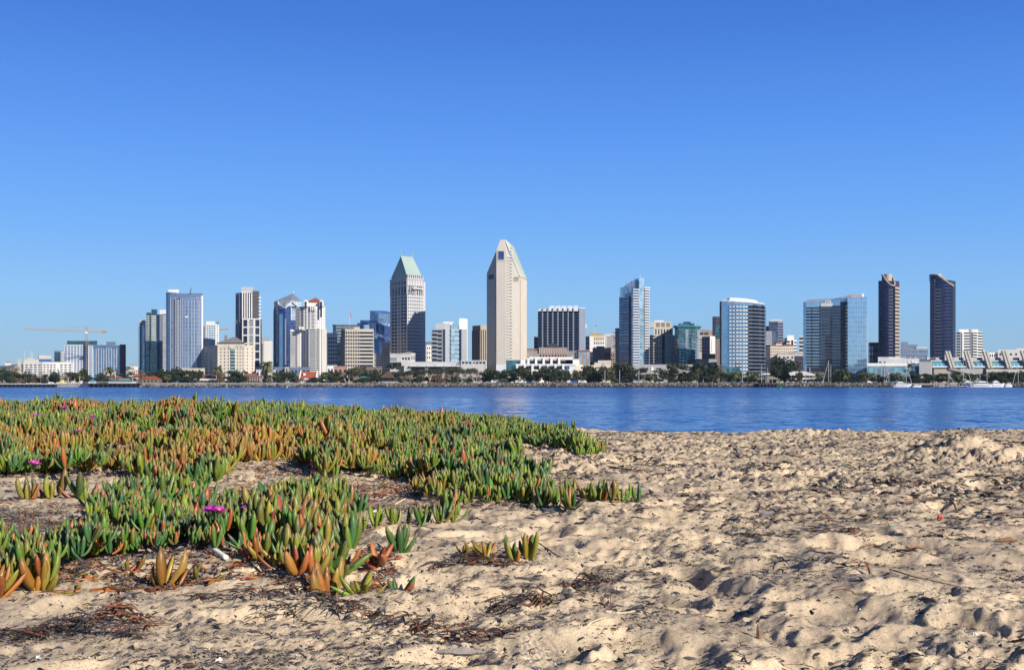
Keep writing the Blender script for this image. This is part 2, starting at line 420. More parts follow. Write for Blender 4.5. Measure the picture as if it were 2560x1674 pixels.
tag(wm.build('bay_water', water_mat()), 'deep blue rippled bay water between the beach and the city', 'water', kind='structure')
# ------------------------------------------------------------------ ice plant
LEAFM = col_mat('ice_plant_leaf', rough=0.38, spec=0.26, amp=0.12, scale=90, sss=0.0)
PROF = np.array([[0.0, 0.55], [0.16, 0.84], [0.4, 1.0], [0.64, 0.95], [0.82, 0.70], [0.94, 0.36], [1.0, 0.04]])
PROF_LO = np.array([[0.0, 0.75], [0.4, 1.0], [0.75, 0.66], [1.0, 0.04]])
def leaves(base, azm, e0, e1, ln, wd, ca, cb, hi=True):
    """base n x 3; azimuth, elevation at the foot and at the tip, length, half width; colours of body and tip. returns verts, quads, colours"""
    prof = PROF if hi else PROF_LO
    n = len(base); m = len(prof); ns = 4 if hi else 3
    t = prof[:, 0]; T = np.linspace(0, 1, 13)
    E = e0[:, None] + (e1 - e0)[:, None] * T[None, :] ** 0.8
    dr = np.cos(E); dz = np.sin(E)
    cr = np.concatenate([np.zeros((n, 1)), np.cumsum((dr[:, 1:] + dr[:, :-1]) / 2, 1)], 1) / 12
    cz = np.concatenate([np.zeros((n, 1)), np.cumsum((dz[:, 1:] + dz[:, :-1]) / 2, 1)], 1) / 12
    r = np.stack([np.array([np.interp(tt, T, row) for tt in t]) for row in cr]) if n < 400 else cr[:, np.round(t * 12).astype(int)]
    z = np.stack([np.array([np.interp(tt, T, row) for tt in t]) for row in cz]) if n < 400 else cz[:, np.round(t * 12).astype(int)]
    Em = E[:, np.round(t * 12).astype(int)]
    ox, oy = np.cos(azm)[:, None], np.sin(azm)[:, None]
    c = np.stack([base[:, 0:1] + r * ln[:, None] * ox, base[:, 1:2] + r * ln[:, None] * oy, base[:, 2:3] + z * ln[:, None]], -1)   # n m 3
    side = np.stack([-oy, ox, np.zeros_like(ox)], -1)                 # n 1 3
    nrm = np.stack([-np.sin(Em) * ox, -np.sin(Em) * oy, np.cos(Em)], -1)   # n m 3, inner face of the leaf
    if ns == 4:
        sec = [(0.95, 0.42), (-0.95, 0.42), (-0.42, -0.62), (0.42, -0.62)]
    else:
        sec = [(0.95, 0.42), (-0.95, 0.42), (0.0, -0.85)]
    w = wd[:, None, None] * prof[None, :, 1:2]
    V = np.stack([c + side * (w * a) + nrm * (w * b) for a, b in sec], 2)   # n m ns 3
    v = V.reshape(-1, 3)
    i = np.arange(n * m * ns).reshape(n, m, ns)
    f = np.stack([i[:, :-1, :], i[:, 1:, :], np.roll(i, -1, 2)[:, 1:, :], np.roll(i, -1, 2)[:, :-1, :]], -1).reshape(-1, 4)
    k = (np.clip((t - 0.55) / 0.45, 0, 1) ** 1.5)[None, :, None, None]
    foot = (1 - np.clip(t / 0.3, 0, 1))[None, :, None, None]
    body = ca[:, None, None, :] * (1 + 0.25 * foot)
    C = body * (1 - k) + cb[:, None, None, :] * k
    C = np.broadcast_to(C, V.shape).reshape(-1, 3)
    return v, f, C
GREEN = np.array([[0.095, 0.210, 0.028], [0.070, 0.175, 0.038], [0.165, 0.250, 0.026], [0.052, 0.140, 0.048], [0.130, 0.205, 0.030]])
WARM = np.array([[0.36, 0.240, 0.035], [0.42, 0.175, 0.035], [0.28, 0.225, 0.032], [0.44, 0.140, 0.030], [0.34, 0.185, 0.040]])
RED = np.array([[0.40, 0.125, 0.040], [0.36, 0.110, 0.030], [0.44, 0.160, 0.045], [0.33, 0.075, 0.040]])
TIP = np.array([[0.230, 0.110, 0.075], [0.160, 0.120, 0.050], [0.280, 0.100, 0.060]])
def shoots(pts, warm, size, hi=True, red=None, tilt=None, seed=1, nl=(4, 8), spread=1.0):
    """shoots of paired curved leaves standing at pts; warm: 0 green .. 1 orange per shoot"""
    g = np.random.default_rng(seed)
    B, A, E0, E1, LN, WD, CA, CB = [], [], [], [], [], [], [], []
    for i, p in enumerate(pts):
        n = int(g.integers(nl[0], nl[1] + 1)); a0 = g.random() * 6.28; s = size[i] * g.uniform(0.8, 1.2); td = g.random() * 6.28; tl = abs(g.normal(0, 0.24))
        gc = GREEN[g.integers(len(GREEN))]
        for j in range(n):
            q = j / max(n - 1, 1)                                  # 0 outer .. 1 inner
            a = a0 + (j % 2) * math.pi + (j // 2) * 1.571 + g.normal(0, 0.28)
            w = np.clip(warm[i] + g.normal(0, 0.2) - 0.15 * q, 0, 1)
            wc = WARM[g.integers(len(WARM))]
            if red is not None and g.random() < red[i]:
                c = RED[g.integers(len(RED))]
            else:
                c = gc * (1 - w) + wc * w if g.random() < 0.85 else (gc if w < 0.5 else wc)
            c = c * g.uniform(0.55, 0.98)
            B.append((p[0] + math.cos(a) * 0.006 * s / 0.07, p[1] + math.sin(a) * 0.006 * s / 0.07, p[2] + 0.012 * q * s / 0.07))
            A.append(a)
            lean = -tl * math.cos(a - td); e0 = R(28 + 50 * q) + g.normal(0, 0.18) + lean; E0.append(e0 / spread); E1.append(min(R(86 + 8 * q) + g.normal(0, 0.2) + lean, R(125)) if spread <= 1 else R(50) + g.normal(0, 0.3))
            l = s * (0.85 + 0.3 * math.sin(q * 3.1)) * g.uniform(0.8, 1.2); LN.append(l); WD.append(l * g.uniform(0.112, 0.155))
            CA.append(c); tp = TIP[g.integers(len(TIP))]; kt = g.uniform(0.05, 0.75)
            CB.append(c * (1 - kt) + tp * kt)
    return leaves(*[np.array(q, float) for q in (B, A, E0, E1, LN, WD, CA, CB)], hi=hi)
def in_poly(px, py, poly):
    c = np.zeros(len(px), bool); n = len(poly)
    for i in range(n):
        x0, y0 = poly[i]; x1, y1 = poly[(i + 1) % n]
        k = ((y0 > py) != (y1 > py)) & (px < (x1 - x0) * (py - y0) / (y1 - y0 + 1e-9) + x0)
        c ^= k
    return c
def outline(polypx):
    """pixel outline of a patch -> its outline on the sand"""
    return [tuple(at(x, y)[:2]) for x, y in polypx]
def fill(poly, density, seed, edge=0.06):
    g = np.random.default_rng(seed)
    xs = [p[0] for p in poly]; ys = [p[1] for p in poly]
    A = (max(xs) - min(xs)) * (max(ys) - min(ys)); n = int(A * density)
    x = g.uniform(min(xs), max(xs), n); y = g.uniform(min(ys), max(ys), n)
    wob = edge * np.stack([pn(x * 4, y * 4, 21), pn(x * 4, y * 4, 22)])
    k = in_poly(x + wob[0], y + wob[1], poly)
    gap = pn(x * 2.6, y * 2.6, 23) > (-0.38 if edge > 0.05 else -0.6)
    k &= gap
    x, y = x[k], y[k]
    return x, y, ground(x, y)
PL_POLYS = []
def warmth(x, y):
    px, py = to_px(x, y, base_z(x, y))
    w = 0.20 + 0.75 * pn(x * 0.9, y * 1.3, 31) + 0.35 * pn(x * 3.2, y * 3.2, 32)
    w = w + 0.55 * np.exp(-((py - 1145) / 48) ** 2) * sstep(1250, 700, px) - 0.25 * sstep(900, 1400, px) - 0.12
    return np.clip(w, 0, 1)
def mat_patch(name, polys, density, size, seed, label, hi, redamt=0.015):
    V, Fc, C = [], [], []; off = 0
    for kpoly, poly in enumerate(polys):
        PL_POLYS.append(poly)
        x, y, z = fill(poly, density, seed + kpoly, 0.06 if density < 400 else 0.035)
        g = np.random.default_rng(seed + 50)
        hum = 0.085 * np.clip(pn(x * 2.1, y * 2.1, 33) + 0.3, 0, 1)          # plants climb over each other
        pts = np.stack([x, y, z + hum + g.uniform(-0.012, 0.015, len(x))], 1)
        sz = size * (0.9 + 0.4 * pn(x * 2.2, y * 2.2, 34)) * g.uniform(0.6, 1.25, len(x))
        v, f, c = shoots(pts, warmth(x, y), sz, hi, red=redamt + 0.22 * sstep(0.15, 0.5, pn(x * 1.9, y * 1.9, 36)), seed=seed + 9)
        V.append(v); Fc.append(f + off); C.append(c); off += len(v)
    o = link(name, np_mesh(name, np.concatenate(V), np.concatenate(Fc), LEAFM, True, np.concatenate(C)))
    tag(o, label, 'ice plant', kind='stuff')
M_BACK = [(-260, 1030), (-60, 1016), (300, 1008), (500, 1010), (640, 1030), (900, 1046), (1200, 1054), (1300, 1076), (1400, 1100), (1490, 1138), (1455, 1146), (1375, 1136),
          (1330, 1116), (1281, 1103), (1200, 1112), (1230, 1140), (1320, 1150), (1300, 1175), (1362, 1200), (1366, 1235), (1346, 1268), (1280, 1274), (1215, 1262), (1153, 1276),
          (1085, 1281), (1061, 1276), (1050, 1230), (1045, 1203), (977, 1208), (930, 1198), (883, 1190), (815, 1203), (770, 1197), (735, 1160), (640, 1160), (607, 1173), (567, 1200), (513, 1206),
          (502, 1216), (421, 1216), (378, 1194), (243, 1198), (172, 1212), (150, 1196), (0, 1201), (-260, 1210)]
M_FRONT = [(-60, 1440), (20, 1402), (100, 1402), (180, 1372), (232, 1325), (238, 1262), (420, 1252), (560, 1284), (640, 1290), (760, 1296), (905, 1300), (930, 1325), (880, 1345), (790, 1345), (770, 1375),
           (830, 1400), (805, 1455), (760, 1448), (690, 1390), (640, 1386), (500, 1403), (405, 1400), (324, 1402), (232, 1440), (151, 1464), (112, 1480), (60, 1470), (0, 1503), (-60, 1510)]
mat_patch('ice_plant_mat', [outline(M_BACK)], 360, 0.078, 101, 'wide green and orange ice plant mat covering the low dune by the water', True)
mat_patch('ice_plant_mat', [outline(M_FRONT)], 560, 0.068, 202, 'smaller long ice plant mat on open sand in front of the dune mat', True, 0.03)

def clump(px, py, n, warm, red, size, seed, label, spread=1.0, rad=0.02, nl=(4, 6), name='ice_plant_clump'):
    p = at(px, py); g = np.random.default_rng(seed)
    pts = []
    for i in range(n):
        a = g.random() * 6.28; r = rad * math.sqrt(g.random())
        x, y = p.x + math.cos(a) * r, p.y + math.sin(a) * r
        pts.append((x, y, float(ground(x, y)[0]) - 0.004))
    v, f, c = shoots(np.array(pts), np.full(n, warm), np.full(n, size), True, red=np.full(n, red), seed=seed, nl=nl, spread=spread)
    o = link(name, np_mesh(name, v - np.array(p), f, LEAFM, True, c)); o.location = p
    tag(o, label, 'ice plant', 'ice plant clumps standing apart on the sand')
    return o
for a in [
    (410, 1460, 1, 0.75, 0.1, 0.078, 1, 'four-leaved orange and green ice plant clump below the front mat', 1.0, 0.003, (4, 4)),
    (490, 1444, 1, 0.8, 0.0, 0.055, 2, 'small three-leaved amber ice plant clump beside the four-leaved one', 1.0, 0.003, (3, 3)),
    (815, 1478, 2, 0.95, 0.45, 0.092, 3, 'tall bright orange ice plant clump at the tip of the front mat', 1.0, 0.012, (4, 5)),
    (760, 1448, 3, 0.9, 0.6, 0.07, 4, 'rusty red ice plant clump tucked behind the tall orange one', 1.0, 0.04, (3, 5)),
    (845, 1440, 2, 0.05, 0.0, 0.10, 5, 'blue-green ice plant clump leaning away behind the tall orange one', 1.1, 0.02, (4, 6)),
    (908, 1490, 2, 0.25, 0.0, 0.07, 6, 'faded grey-green ice plant clump lying open on bare sand', 1.6, 0.015, (4, 5)),
    (1000, 1464, 2, 0.1, 0.05, 0.062, 7, 'sprawling dull green ice plant clump with an orange foot', 1.7, 0.015, (4, 5)),
    (1004, 1382, 2, 0.12, 0.1, 0.088, 8, 'upright fresh green ice plant clump standing alone past the front mat', 1.0, 0.012, (4, 6)),
    (950, 1418, 3, 0.95, 0.75, 0.068, 9, 'brick red ice plant clump beside the fresh green upright one', 1.25, 0.03, (3, 4)),
    (868, 1368, 3, 0.08, 0.05, 0.085, 10, 'dense dark green ice plant clump at the inner corner of the front mat', 1.0, 0.03, (5, 7)),
    (1162, 1388, 2, 0.95, 0.1, 0.060, 11, 'brown drooping ice plant clump, first of the small row on bare sand', 1.3, 0.02, (3, 4)),
    (1212, 1402, 2, 0.75, 0.1, 0.070, 12, 'tan wilting ice plant clump in the middle of the small row', 1.2, 0.02, (3, 5)),
    (1278, 1396, 2, 0.35, 0.1, 0.055, 13, 'short green and tan ice plant clump in the small row', 1.0, 0.015, (3, 5)),
    (1322, 1392, 3, 0.35, 0.05, 0.075, 14, 'tallest olive ice plant clump at the end of the small row', 1.0, 0.018, (3, 5)),
    (80, 1250, 2, 0.45, 0.25, 0.11, 15, 'olive ice plant clump with rusty foot in the sandy gap', 1.0, 0.03, (4, 6)),
    (136, 1250, 2, 0.40, 0.2, 0.10, 16, 'yellow-green ice plant clump in the sandy gap beside the olive one', 1.0, 0.03, (4, 6)),
    (206, 1252, 2, 0.28, 0.1, 0.11, 17, 'green ice plant clump where the sandy gap meets the front mat', 1.0, 0.025, (4, 6)),
    (-4, 1500, 2, 0.9, 0.2, 0.078, 18, 'orange ice plant clump cut by the edge of the picture', 1.1, 0.02, (4, 5)),
    (105, 1476, 3, 0.6, 0.05, 0.088, 19, 'dusky tan and green ice plant clump at the near corner of the front mat', 1.0, 0.03, (4, 6)),
    (520, 1203, 4, 0.03, 0.0, 0.10, 20, 'rounded bright green ice plant clump at the foot of the dune mat', 1.0, 0.05, (5, 7)),
    (800, 1232, 2, 0.1, 0.05, 0.085, 21, 'grey-green ice plant clump standing in the dry brown litter', 1.0, 0.03, (4, 6)),
    (850, 1262, 3, 0.1, 0.05, 0.085, 22, 'green ice plant clump between the litter and the front mat', 1.0, 0.05, (4, 6)),
    (895, 1285, 2, 0.05, 0.0, 0.09, 23, 'dark green ice plant clump curving up beside the dry straw', 1.0, 0.02, (4, 6)),
]:
    clump(*a)
for a in [
    (660, 1404, 2, 0.8, 0.35, 0.065, 31, 'rust and green ice plant clump on the near edge of the front mat', 1.0, 0.02, (4, 5)),
    (700, 1420, 3, 0.85, 0.45, 0.062, 32, 'low red-orange ice plant clump in the middle of the ragged near edge', 1.15, 0.03, (3, 5)),
    (730, 1412, 3, 0.15, 0.05, 0.085, 33, 'upright green ice plant clump rising behind the ragged red edge', 1.0, 0.025, (5, 7)),
    (765, 1425, 3, 0.25, 0.1, 0.088, 34, 'olive green ice plant clump between the red edge and the tall orange clump', 1.0, 0.025, (4, 6)),
    (795, 1440, 2, 0.1, 0.0, 0.09, 35, 'slender green ice plant clump right behind the tall orange one', 1.0, 0.02, (4, 6)),
    (620, 1404, 2, 0.9, 0.7, 0.055, 36, 'small bright red ice plant clump beside the white tube', 1.1, 0.015, (3, 4)),
    (445, 1468, 1, 1.0, 1.0, 0.055, 37, 'pair of red ice plant leaves leaning beside the four-leaved clump', 1.5, 0.002, (2, 2)),
    (870, 1420, 2, 0.95, 0.8, 0.055, 38, 'flat brick red ice plant clump behind the faded grey-green one', 1.5, 0.025, (3, 4)),
    (330, 1432, 2, 0.9, 0.3, 0.055, 39, 'tan half dry ice plant clump lying below the front mat', 1.7, 0.02, (3, 4)),
    (640, 1345, 4, 0.05, 0.0, 0.085, 40, 'big dark green ice plant clump standing proud in the front mat near its sandy bay', 1.0, 0.03, (5, 7)),
]:
    clump(*a)
def dead_leaves(name, polypx, n, seed, label):
    """shed rust coloured leaves lying flat on the sand"""
    g = np.random.default_rng(seed); poly = outline(polypx); xs = [p[0] for p in poly]; ys = [p[1] for p in poly]
    x = g.uniform(min(xs), max(xs), n * 4); y = g.uniform(min(ys), max(ys), n * 4); k = in_poly(x, y, poly); x, y = x[k][:n], y[k][:n]; n = len(x)
    ln = g.uniform(0.03, 0.07, n); e0 = g.uniform(0.0, 0.35, n); cc = np.where(g.random((n, 1)) < 0.7, RED[g.integers(0, 4, n)], WARM[g.integers(0, 5, n)]) * g.uniform(0.35, 0.9, (n, 1))
    v, f, c = leaves(np.stack([x, y, ground(x, y) + 0.003], 1), g.random(n) * 6.28, e0, e0 * -0.6, ln, ln * g.uniform(0.07, 0.12, n), cc, cc * 0.7)
    tag(link(name, np_mesh(name, v, f, LEAFM, True, c)), label, 'dead leaves', kind='stuff')
dead_leaves('shed_leaves', [(240, 1425), (420, 1412), (640, 1395), (760, 1450), (960, 1380), (1000, 1440), (840, 1500), (640, 1450), (430, 1480), (120, 1490)], 170, 81, 'shed red and orange ice plant leaves along the near edge of the front mat')
dead_leaves('shed_leaves', [(640, 1165), (820, 1205), (1050, 1205), (1060, 1270), (900, 1250), (680, 1245), (560, 1215)], 150, 82, 'shed red and orange ice plant leaves in the sandy bay between the mats')
STEMM = wall('dry_stem', (0.20, 0.13, 0.07), amp=0.3, scale=40)
def runner(path, warm, size, seed, label, step=0.035):
    w = [at(*q) for q in path]; pts = []; g = np.random.default_rng(seed)
    mb = MB(); line = []
    for a, b in zip(w[:-1], w[1:]):
        n = max(2, int((b - a).length / step))
        for i in range(n):
            q = a.lerp(b, i / n); z = float(ground(q.x, q.y)[0])
            line.append((q.x, q.y, z + 0.004)); 
            pts.append((q.x + g.normal(0, 0.012), q.y + g.normal(0, 0.012), z + 0.004))
    mb.tube(line, [0.004] * len(line), 6)
    root = empty('ice_plant_runner', w[0], label, 'ice plant', 'ice plant runners trailing over the sand')
    mb.build('stem', STEMM, root, smooth=True)
    n = len(pts)
    v, f, c = shoots(np.array(pts), np.full(n, warm), np.full(n, size), True, red=np.full(n, 0.06), seed=seed, nl=(3, 4))
    link('foliage', np_mesh('foliage', v - np.array(w[0]), f, LEAFM, True, c), root)
runner([(915, 1322), (1000, 1316), (1090, 1312), (1168, 1304)], 0.12, 0.068, 41, 'long green ice plant runner trailing from the front mat over sand')
runner([(1345, 1258), (1430, 1252), (1520, 1262), (1592, 1256)], 0.42, 0.085, 42, 'green and rust ice plant runner with red foot reaching onto open sand')
runner([(1350, 1272), (1400, 1280), (1452, 1290)], 0.2, 0.075, 43, 'short ice plant runner curling below the long rust-footed one')
runner([(1440, 1150), (1490, 1140), (1505, 1132)], 0.05, 0.08, 44, 'dark green ice plant runner at the outer end of the dune mat')

# ------------------------------------------------------------------ magenta flowers
PETALM = wall('magenta_petal', (0.40, 0.022, 0.36), rough=0.5, amp=0.15, scale=60)
PETALM2 = wall('pink_petal', (0.52, 0.05, 0.34), rough=0.5, amp=0.15, scale=60)
EYEM = wall('yellow_stamen', (0.55, 0.38, 0.14), amp=0.1, scale=60)
def flower(px, py, rad, label, pale=False, lift=0.085, tilt=0.22, seed=0):
    p = at(px, py + 16); p = at(px, py + 0.18 * F_PX / p.y); gz = p.z; g = np.random.default_rng(seed + 900)
    kz = EYE + (HOR - py) / F_PX * p.y
    p.z = min(max(kz, gz + 0.06), gz + 0.32)
    root = empty('ice_plant_flower', p, label, 'flower', 'magenta ice plant flowers among the leaves')
    mb = MB()
    for ring, (nn, rr, up) in enumerate(((26, 1.0, 0.55), (22, 0.8, 0.95), (16, 0.55, 1.3))):
        for i in range(nn):
            a = 2 * math.pi * (i + g.uniform(-0.2, 0.2)) / nn; r = rad * rr * g.uniform(0.85, 1.1); w = rad * 0.055
            ca, sa = math.cos(a), math.sin(a)
            q0 = Vector((ca * rad * 0.15, sa * rad * 0.15, 0)); q1 = Vector((ca * r * 0.6, sa * r * 0.6, r * up * 0.55)); q2 = Vector((ca * r, sa * r, r * up * 0.8))
            s = Vector((-sa, ca, 0)) * w
            mb.add([p + q0 - s, p + q0 + s, p + q1 + s * 1.3, p + q2, p + q1 - s * 1.3, p + q1 + Vector((0, 0, -w * 0.7))], [(0, 1, 2, 4), (4, 2, 3), (0, 4, 5), (1, 5, 2), (3, 2, 5), (3, 5, 4)])
    mb.build('petals', PETALM2 if pale else PETALM, root)
    e = MB(); e.cone(p.x, p.y, p.z, p.z + rad * 0.35, rad * 0.28, rad * 0.2, 9); e.build('stamens', EYEM, root)
    k = MB(); k.cone(p.x, p.y, p.z - rad * 0.8, p.z, rad * 0.18, rad * 0.42, 8); k.build('calyx', wall('calyx_green', (0.10, 0.16, 0.05), scale=30), root)
    root.rotation_euler = (tilt, g.uniform(-0.2, 0.2), 0)
for i, a in enumerate([
    (528, 1278, 0.029, 'large open magenta flower on the front mat'), (548, 1280, 0.024, 'pinker magenta flower touching the large one on the front mat', True),
    (610, 1270, 0.012, 'half closed violet flower bud on the front mat'), (158, 1022, 0.030, 'bright magenta flower near the top of the dune mat'),
    (168, 1008, 0.018, 'small red-pink flower on the skyline of the dune mat', True), (90, 1042, 0.030, 'magenta flower low on the dune mat, nearest the picture edge'),
    (232, 1043, 0.022, 'thin magenta flower half hidden in the dune mat'), (197, 1080, 0.022, 'narrow violet flower above the orange leaves of the dune mat'),
    (84, 1160, 0.028, 'pink flower pair above the sandy gap, the paler one', True), (93, 1162, 0.022, 'pink flower pair above the sandy gap, the smaller one', True),
    (537, 1018, 0.030, 'wide magenta flower on the crest of the dune mat'), (550, 1016, 0.024, 'magenta flower beside the wide one on the dune crest'),
    (730, 1057, 0.020, 'single dark magenta flower in the middle of the dune mat'), (877, 1114, 0.016, 'small pink bud among orange tipped leaves', True)]):
    flower(*a, seed=i)
# ------------------------------------------------------------------ dry seaweed and leaf litter
LITTERM = col_mat('dry_litter', rough=0.6, spec=0.35, amp=0.35, scale=200)
DARK = np.array([[0.030, 0.026, 0.026], [0.045, 0.034, 0.030], [0.060, 0.045, 0.038], [0.085, 0.050, 0.034], [0.050, 0.050, 0.056], [0.11, 0.10, 0.10]])
RUST = np.array([[0.20, 0.065, 0.030], [0.26, 0.10, 0.045], [0.13, 0.050, 0.030], [0.32, 0.13, 0.06]])
def ribbons(x, y, z, ln, wd, cols, seed, lift=0.004, curl=1.0):
    """short curled strips lying on the sand"""
    g = np.random.default_rng(seed); n = len(x); m = 5
    a = g.random(n) * 6.28; bend = g.normal(0, 0.9, n) * curl
    t = np.linspace(-0.5, 0.5, m)
    ang = a[:, None] + bend[:, None] * t[None, :]
    dx = np.cos(ang) / (m - 1); dy = np.sin(ang) / (m - 1)
    px = np.cumsum(dx, 1) * ln[:, None]; py = np.cumsum(dy, 1) * ln[:, None]
    px -= px.mean(1, keepdims=True); py -= py.mean(1, keepdims=True)
    arch = g.uniform(-0.2, 1.0, n)[:, None] * (0.25 - t[None, :] ** 2) * 4 * lift + g.normal(0, 0.35, n)[:, None] * t[None, :] * ln[:, None] * 0.4
    cxy = np.stack([x[:, None] + px, y[:, None] + py, z[:, None] + lift * 0.6 + np.maximum(arch, -lift * 0.4)], -1)
    roll = g.normal(0, 0.7, n)
    sx = -np.sin(ang) * np.cos(roll)[:, None]; sy = np.cos(ang) * np.cos(roll)[:, None]; sz = np.broadcast_to(np.sin(roll)[:, None], sx.shape)
    w = (wd[:, None] * (1 - 0.8 * (np.abs(t[None, :]) * 2) ** 3))[..., None]
    S = np.stack([sx, sy, sz], -1) * w
    th = np.array([0, 0, 1.0]) * (wd[:, None, None] * 0.35)
    V = np.stack([cxy + S, cxy - S, cxy - th], 2)
    i = np.arange(n * m * 3).reshape(n, m, 3); j = np.roll(i, -1, 2)
    f = np.stack([i[:, :-1], i[:, 1:], j[:, 1:], j[:, :-1]], -1).reshape(-1, 4)
    C = np.broadcast_to(cols[:, None, None, :], V.shape).reshape(-1, 3)
    return V.reshape(-1, 3), f, C
def scatter(n, seed, y0=1.9, y1=14.5, u0=-0.55, u1=0.55):
    g = np.random.default_rng(seed)
    y = y0 * (y1 / y0) ** g.random(n); x = g.uniform(u0, u1, n) * y
    return x, y, g
def litter(name, x, y, ln, wd, cols, seed, label, cat='litter', **kw):
    v, f, c = ribbons(x, y, ground(x, y), ln, wd, cols, seed, **kw)
    tag(link(name, np_mesh(name, v, f, LITTERM, False, c)), label, cat, kind='stuff')
# crumbs everywhere, thicker in drifts
x, y, g = scatter(330000, 301)
px, py = to_px(x, y, base_z(x, y))
den = 0.16 + 0.5 * sstep(0.0, 0.55, pn(x * 0.9, y * 0.55, 41)) + 0.35 * sstep(0.1, 0.5, pn(x * 4.5, y * 3, 42))
band = np.exp(-((py - (1335 + 0.05 * (px - 2000))) / 70) ** 2) * sstep(1650, 2050, px)
band2 = np.exp(-((py - 1228) / 22) ** 2) * sstep(1500, 1750, px)
den = den * (0.58 + 0.25 * sstep(5, 9, y)) + 1.0 * band * sstep(-0.05, 0.3, pn(x * 3, y * 2.2, 43)) + 0.7 * band2 * sstep(0, .3, pn(x * 2, y * 2, 44))
k = g.random(len(x)) < den
x, y = x[k], y[k]; n = len(x)
ln = g.gamma(1.6, 0.0040, n) * (1 + 0.36 * np.maximum(y - 3, 0)) + 0.0025; ln = np.minimum(ln, 0.10)
litter('seaweed_crumbs', x, y, ln, ln * g.uniform(0.07, 0.18, n), DARK[g.integers(0, len(DARK), n)] * g.uniform(0.7, 1.3, (n, 1)), 302, 'dark dry seaweed crumbs strewn over the pale sand')
x, y, g = scatter(60000, 305, 4.5, 14.2)
k = g.random(len(x)) < (0.07 + 0.26 * sstep(0.05, 0.5, pn(x * 1.6, y * 1.1, 51))) * sstep(-1.2, 0.8, x) * sstep(4.3, 6.5, y)
x, y = x[k], y[k]; n = len(x); ln = g.uniform(0.02, 0.06, n)
litter('seaweed_scraps', x, y, ln, ln * g.uniform(0.10, 0.2, n), DARK[g.integers(0, len(DARK), n)] * g.uniform(0.7, 1.2, (n, 1)), 306, 'dark curled seaweed scraps littering the farther sand', lift=0.012, curl=1.5)
# long wrack strands in the drifts
x, y, g = scatter(26000, 311)
px, py = to_px(x, y, base_z(x, y))
band = np.exp(-((py - (1345 + 0.05 * (px - 2000))) / 55) ** 2) * sstep(1750, 2150, px)
band2 = np.exp(-((py - 1228) / 18) ** 2) * sstep(1550, 1800, px) * 0.8
k = g.random(len(x)) < (band + band2) * sstep(0.0, 0.35, pn(x * 3, y * 2.2, 43)) + 0.02 * sstep(0.1, .4, pn(x * 2.1, y * 2.1, 45))
x, y = x[k], y[k]; n = len(x); ln = g.uniform(0.03, 0.11, n)
cc = np.where(g.random((n, 1)) < 0.18, RUST[g.integers(0, len(RUST), n)], DARK[g.integers(0, len(DARK), n)])
litter('seaweed_wrack', x, y, ln, g.uniform(0.0015, 0.005, n), cc, 312, 'tangled dark seaweed wrack line drying on the sand', 'seaweed', lift=0.012, curl=1.8)
# dead leaves and stems under and round the plants
x, y, g = scatter(150000, 321, 2.2, 12.5, -0.56, 0.16)
gapz = [(640, 1150), (760, 1195), (1045, 1203), (1065, 1285), (980, 1290), (760, 1235), (690, 1255), (560, 1225), (560, 1195)]
left = [(-60, 1260), (60, 1255), (235, 1262), (238, 1320), (150, 1370), (60, 1390), (-60, 1390)]
strip = [(1200, 1108), (1290, 1103), (1385, 1140), (1470, 1150), (1480, 1165), (1380, 1175), (1320, 1152), (1230, 1142)]
front = [(240, 1430), (330, 1402), (500, 1402), (640, 1385), (700, 1392), (760, 1448), (815, 1478), (960, 1440), (900, 1380), (990, 1370), (1010, 1420), (930, 1500), (800, 1510), (640, 1440), (500, 1470), (300, 1480)]
row = [(1130, 1385), (1340, 1385), (1345, 1415), (1150, 1412)]
px, py = to_px(x, y, base_z(x, y))
den = np.zeros(len(x))
for poly, d in ((gapz, 0.6), (left, 0.75), (strip, 0.95), (front, 0.55), (row, 0.35)):
    den = np.maximum(den, d * in_poly(px, py, poly))
den *= 0.35 + sstep(-0.2, 0.25, pn(x * 3.5, y * 3.5, 46))
und = np.zeros(len(x), bool)
for poly in PL_POLYS:
    und |= in_poly(x, y, poly)
den = np.where(und, 0.75, den)
k = g.random(len(x)) < den * np.where(und, 0.55, 0.55)
x, y, und = x[k], y[k], und[k]; n = len(x)
ln = g.uniform(0.012, 0.05, n)
rr = 0.18 + 0.32 * sstep(0, 0.4, pn(x * 2, y * 2, 47))
cc = np.where(g.random((n, 1)) < rr[:, None], RUST[g.integers(0, len(RUST), n)], DARK[g.integers(0, len(DARK), n)] * 1.5)
litter('dry_leaf_litter', x, y, ln, g.uniform(0.0012, 0.0042, n), cc, 322, 'brown and grey dead leaf litter lying under and between the ice plants', lift=0.010, curl=1.6)
# pale shell grit
x, y, g = scatter(900, 331, 1.9, 9)
n = len(x); ln = g.uniform(0.0015, 0.005, n)
litter('shell_grit', x, y, ln, ln * 0.4, np.full((n, 3), 0.6) * g.uniform(0.7, 1.1, (n, 1)), 332, 'tiny white shell chips scattered on the sand', 'shell chips')

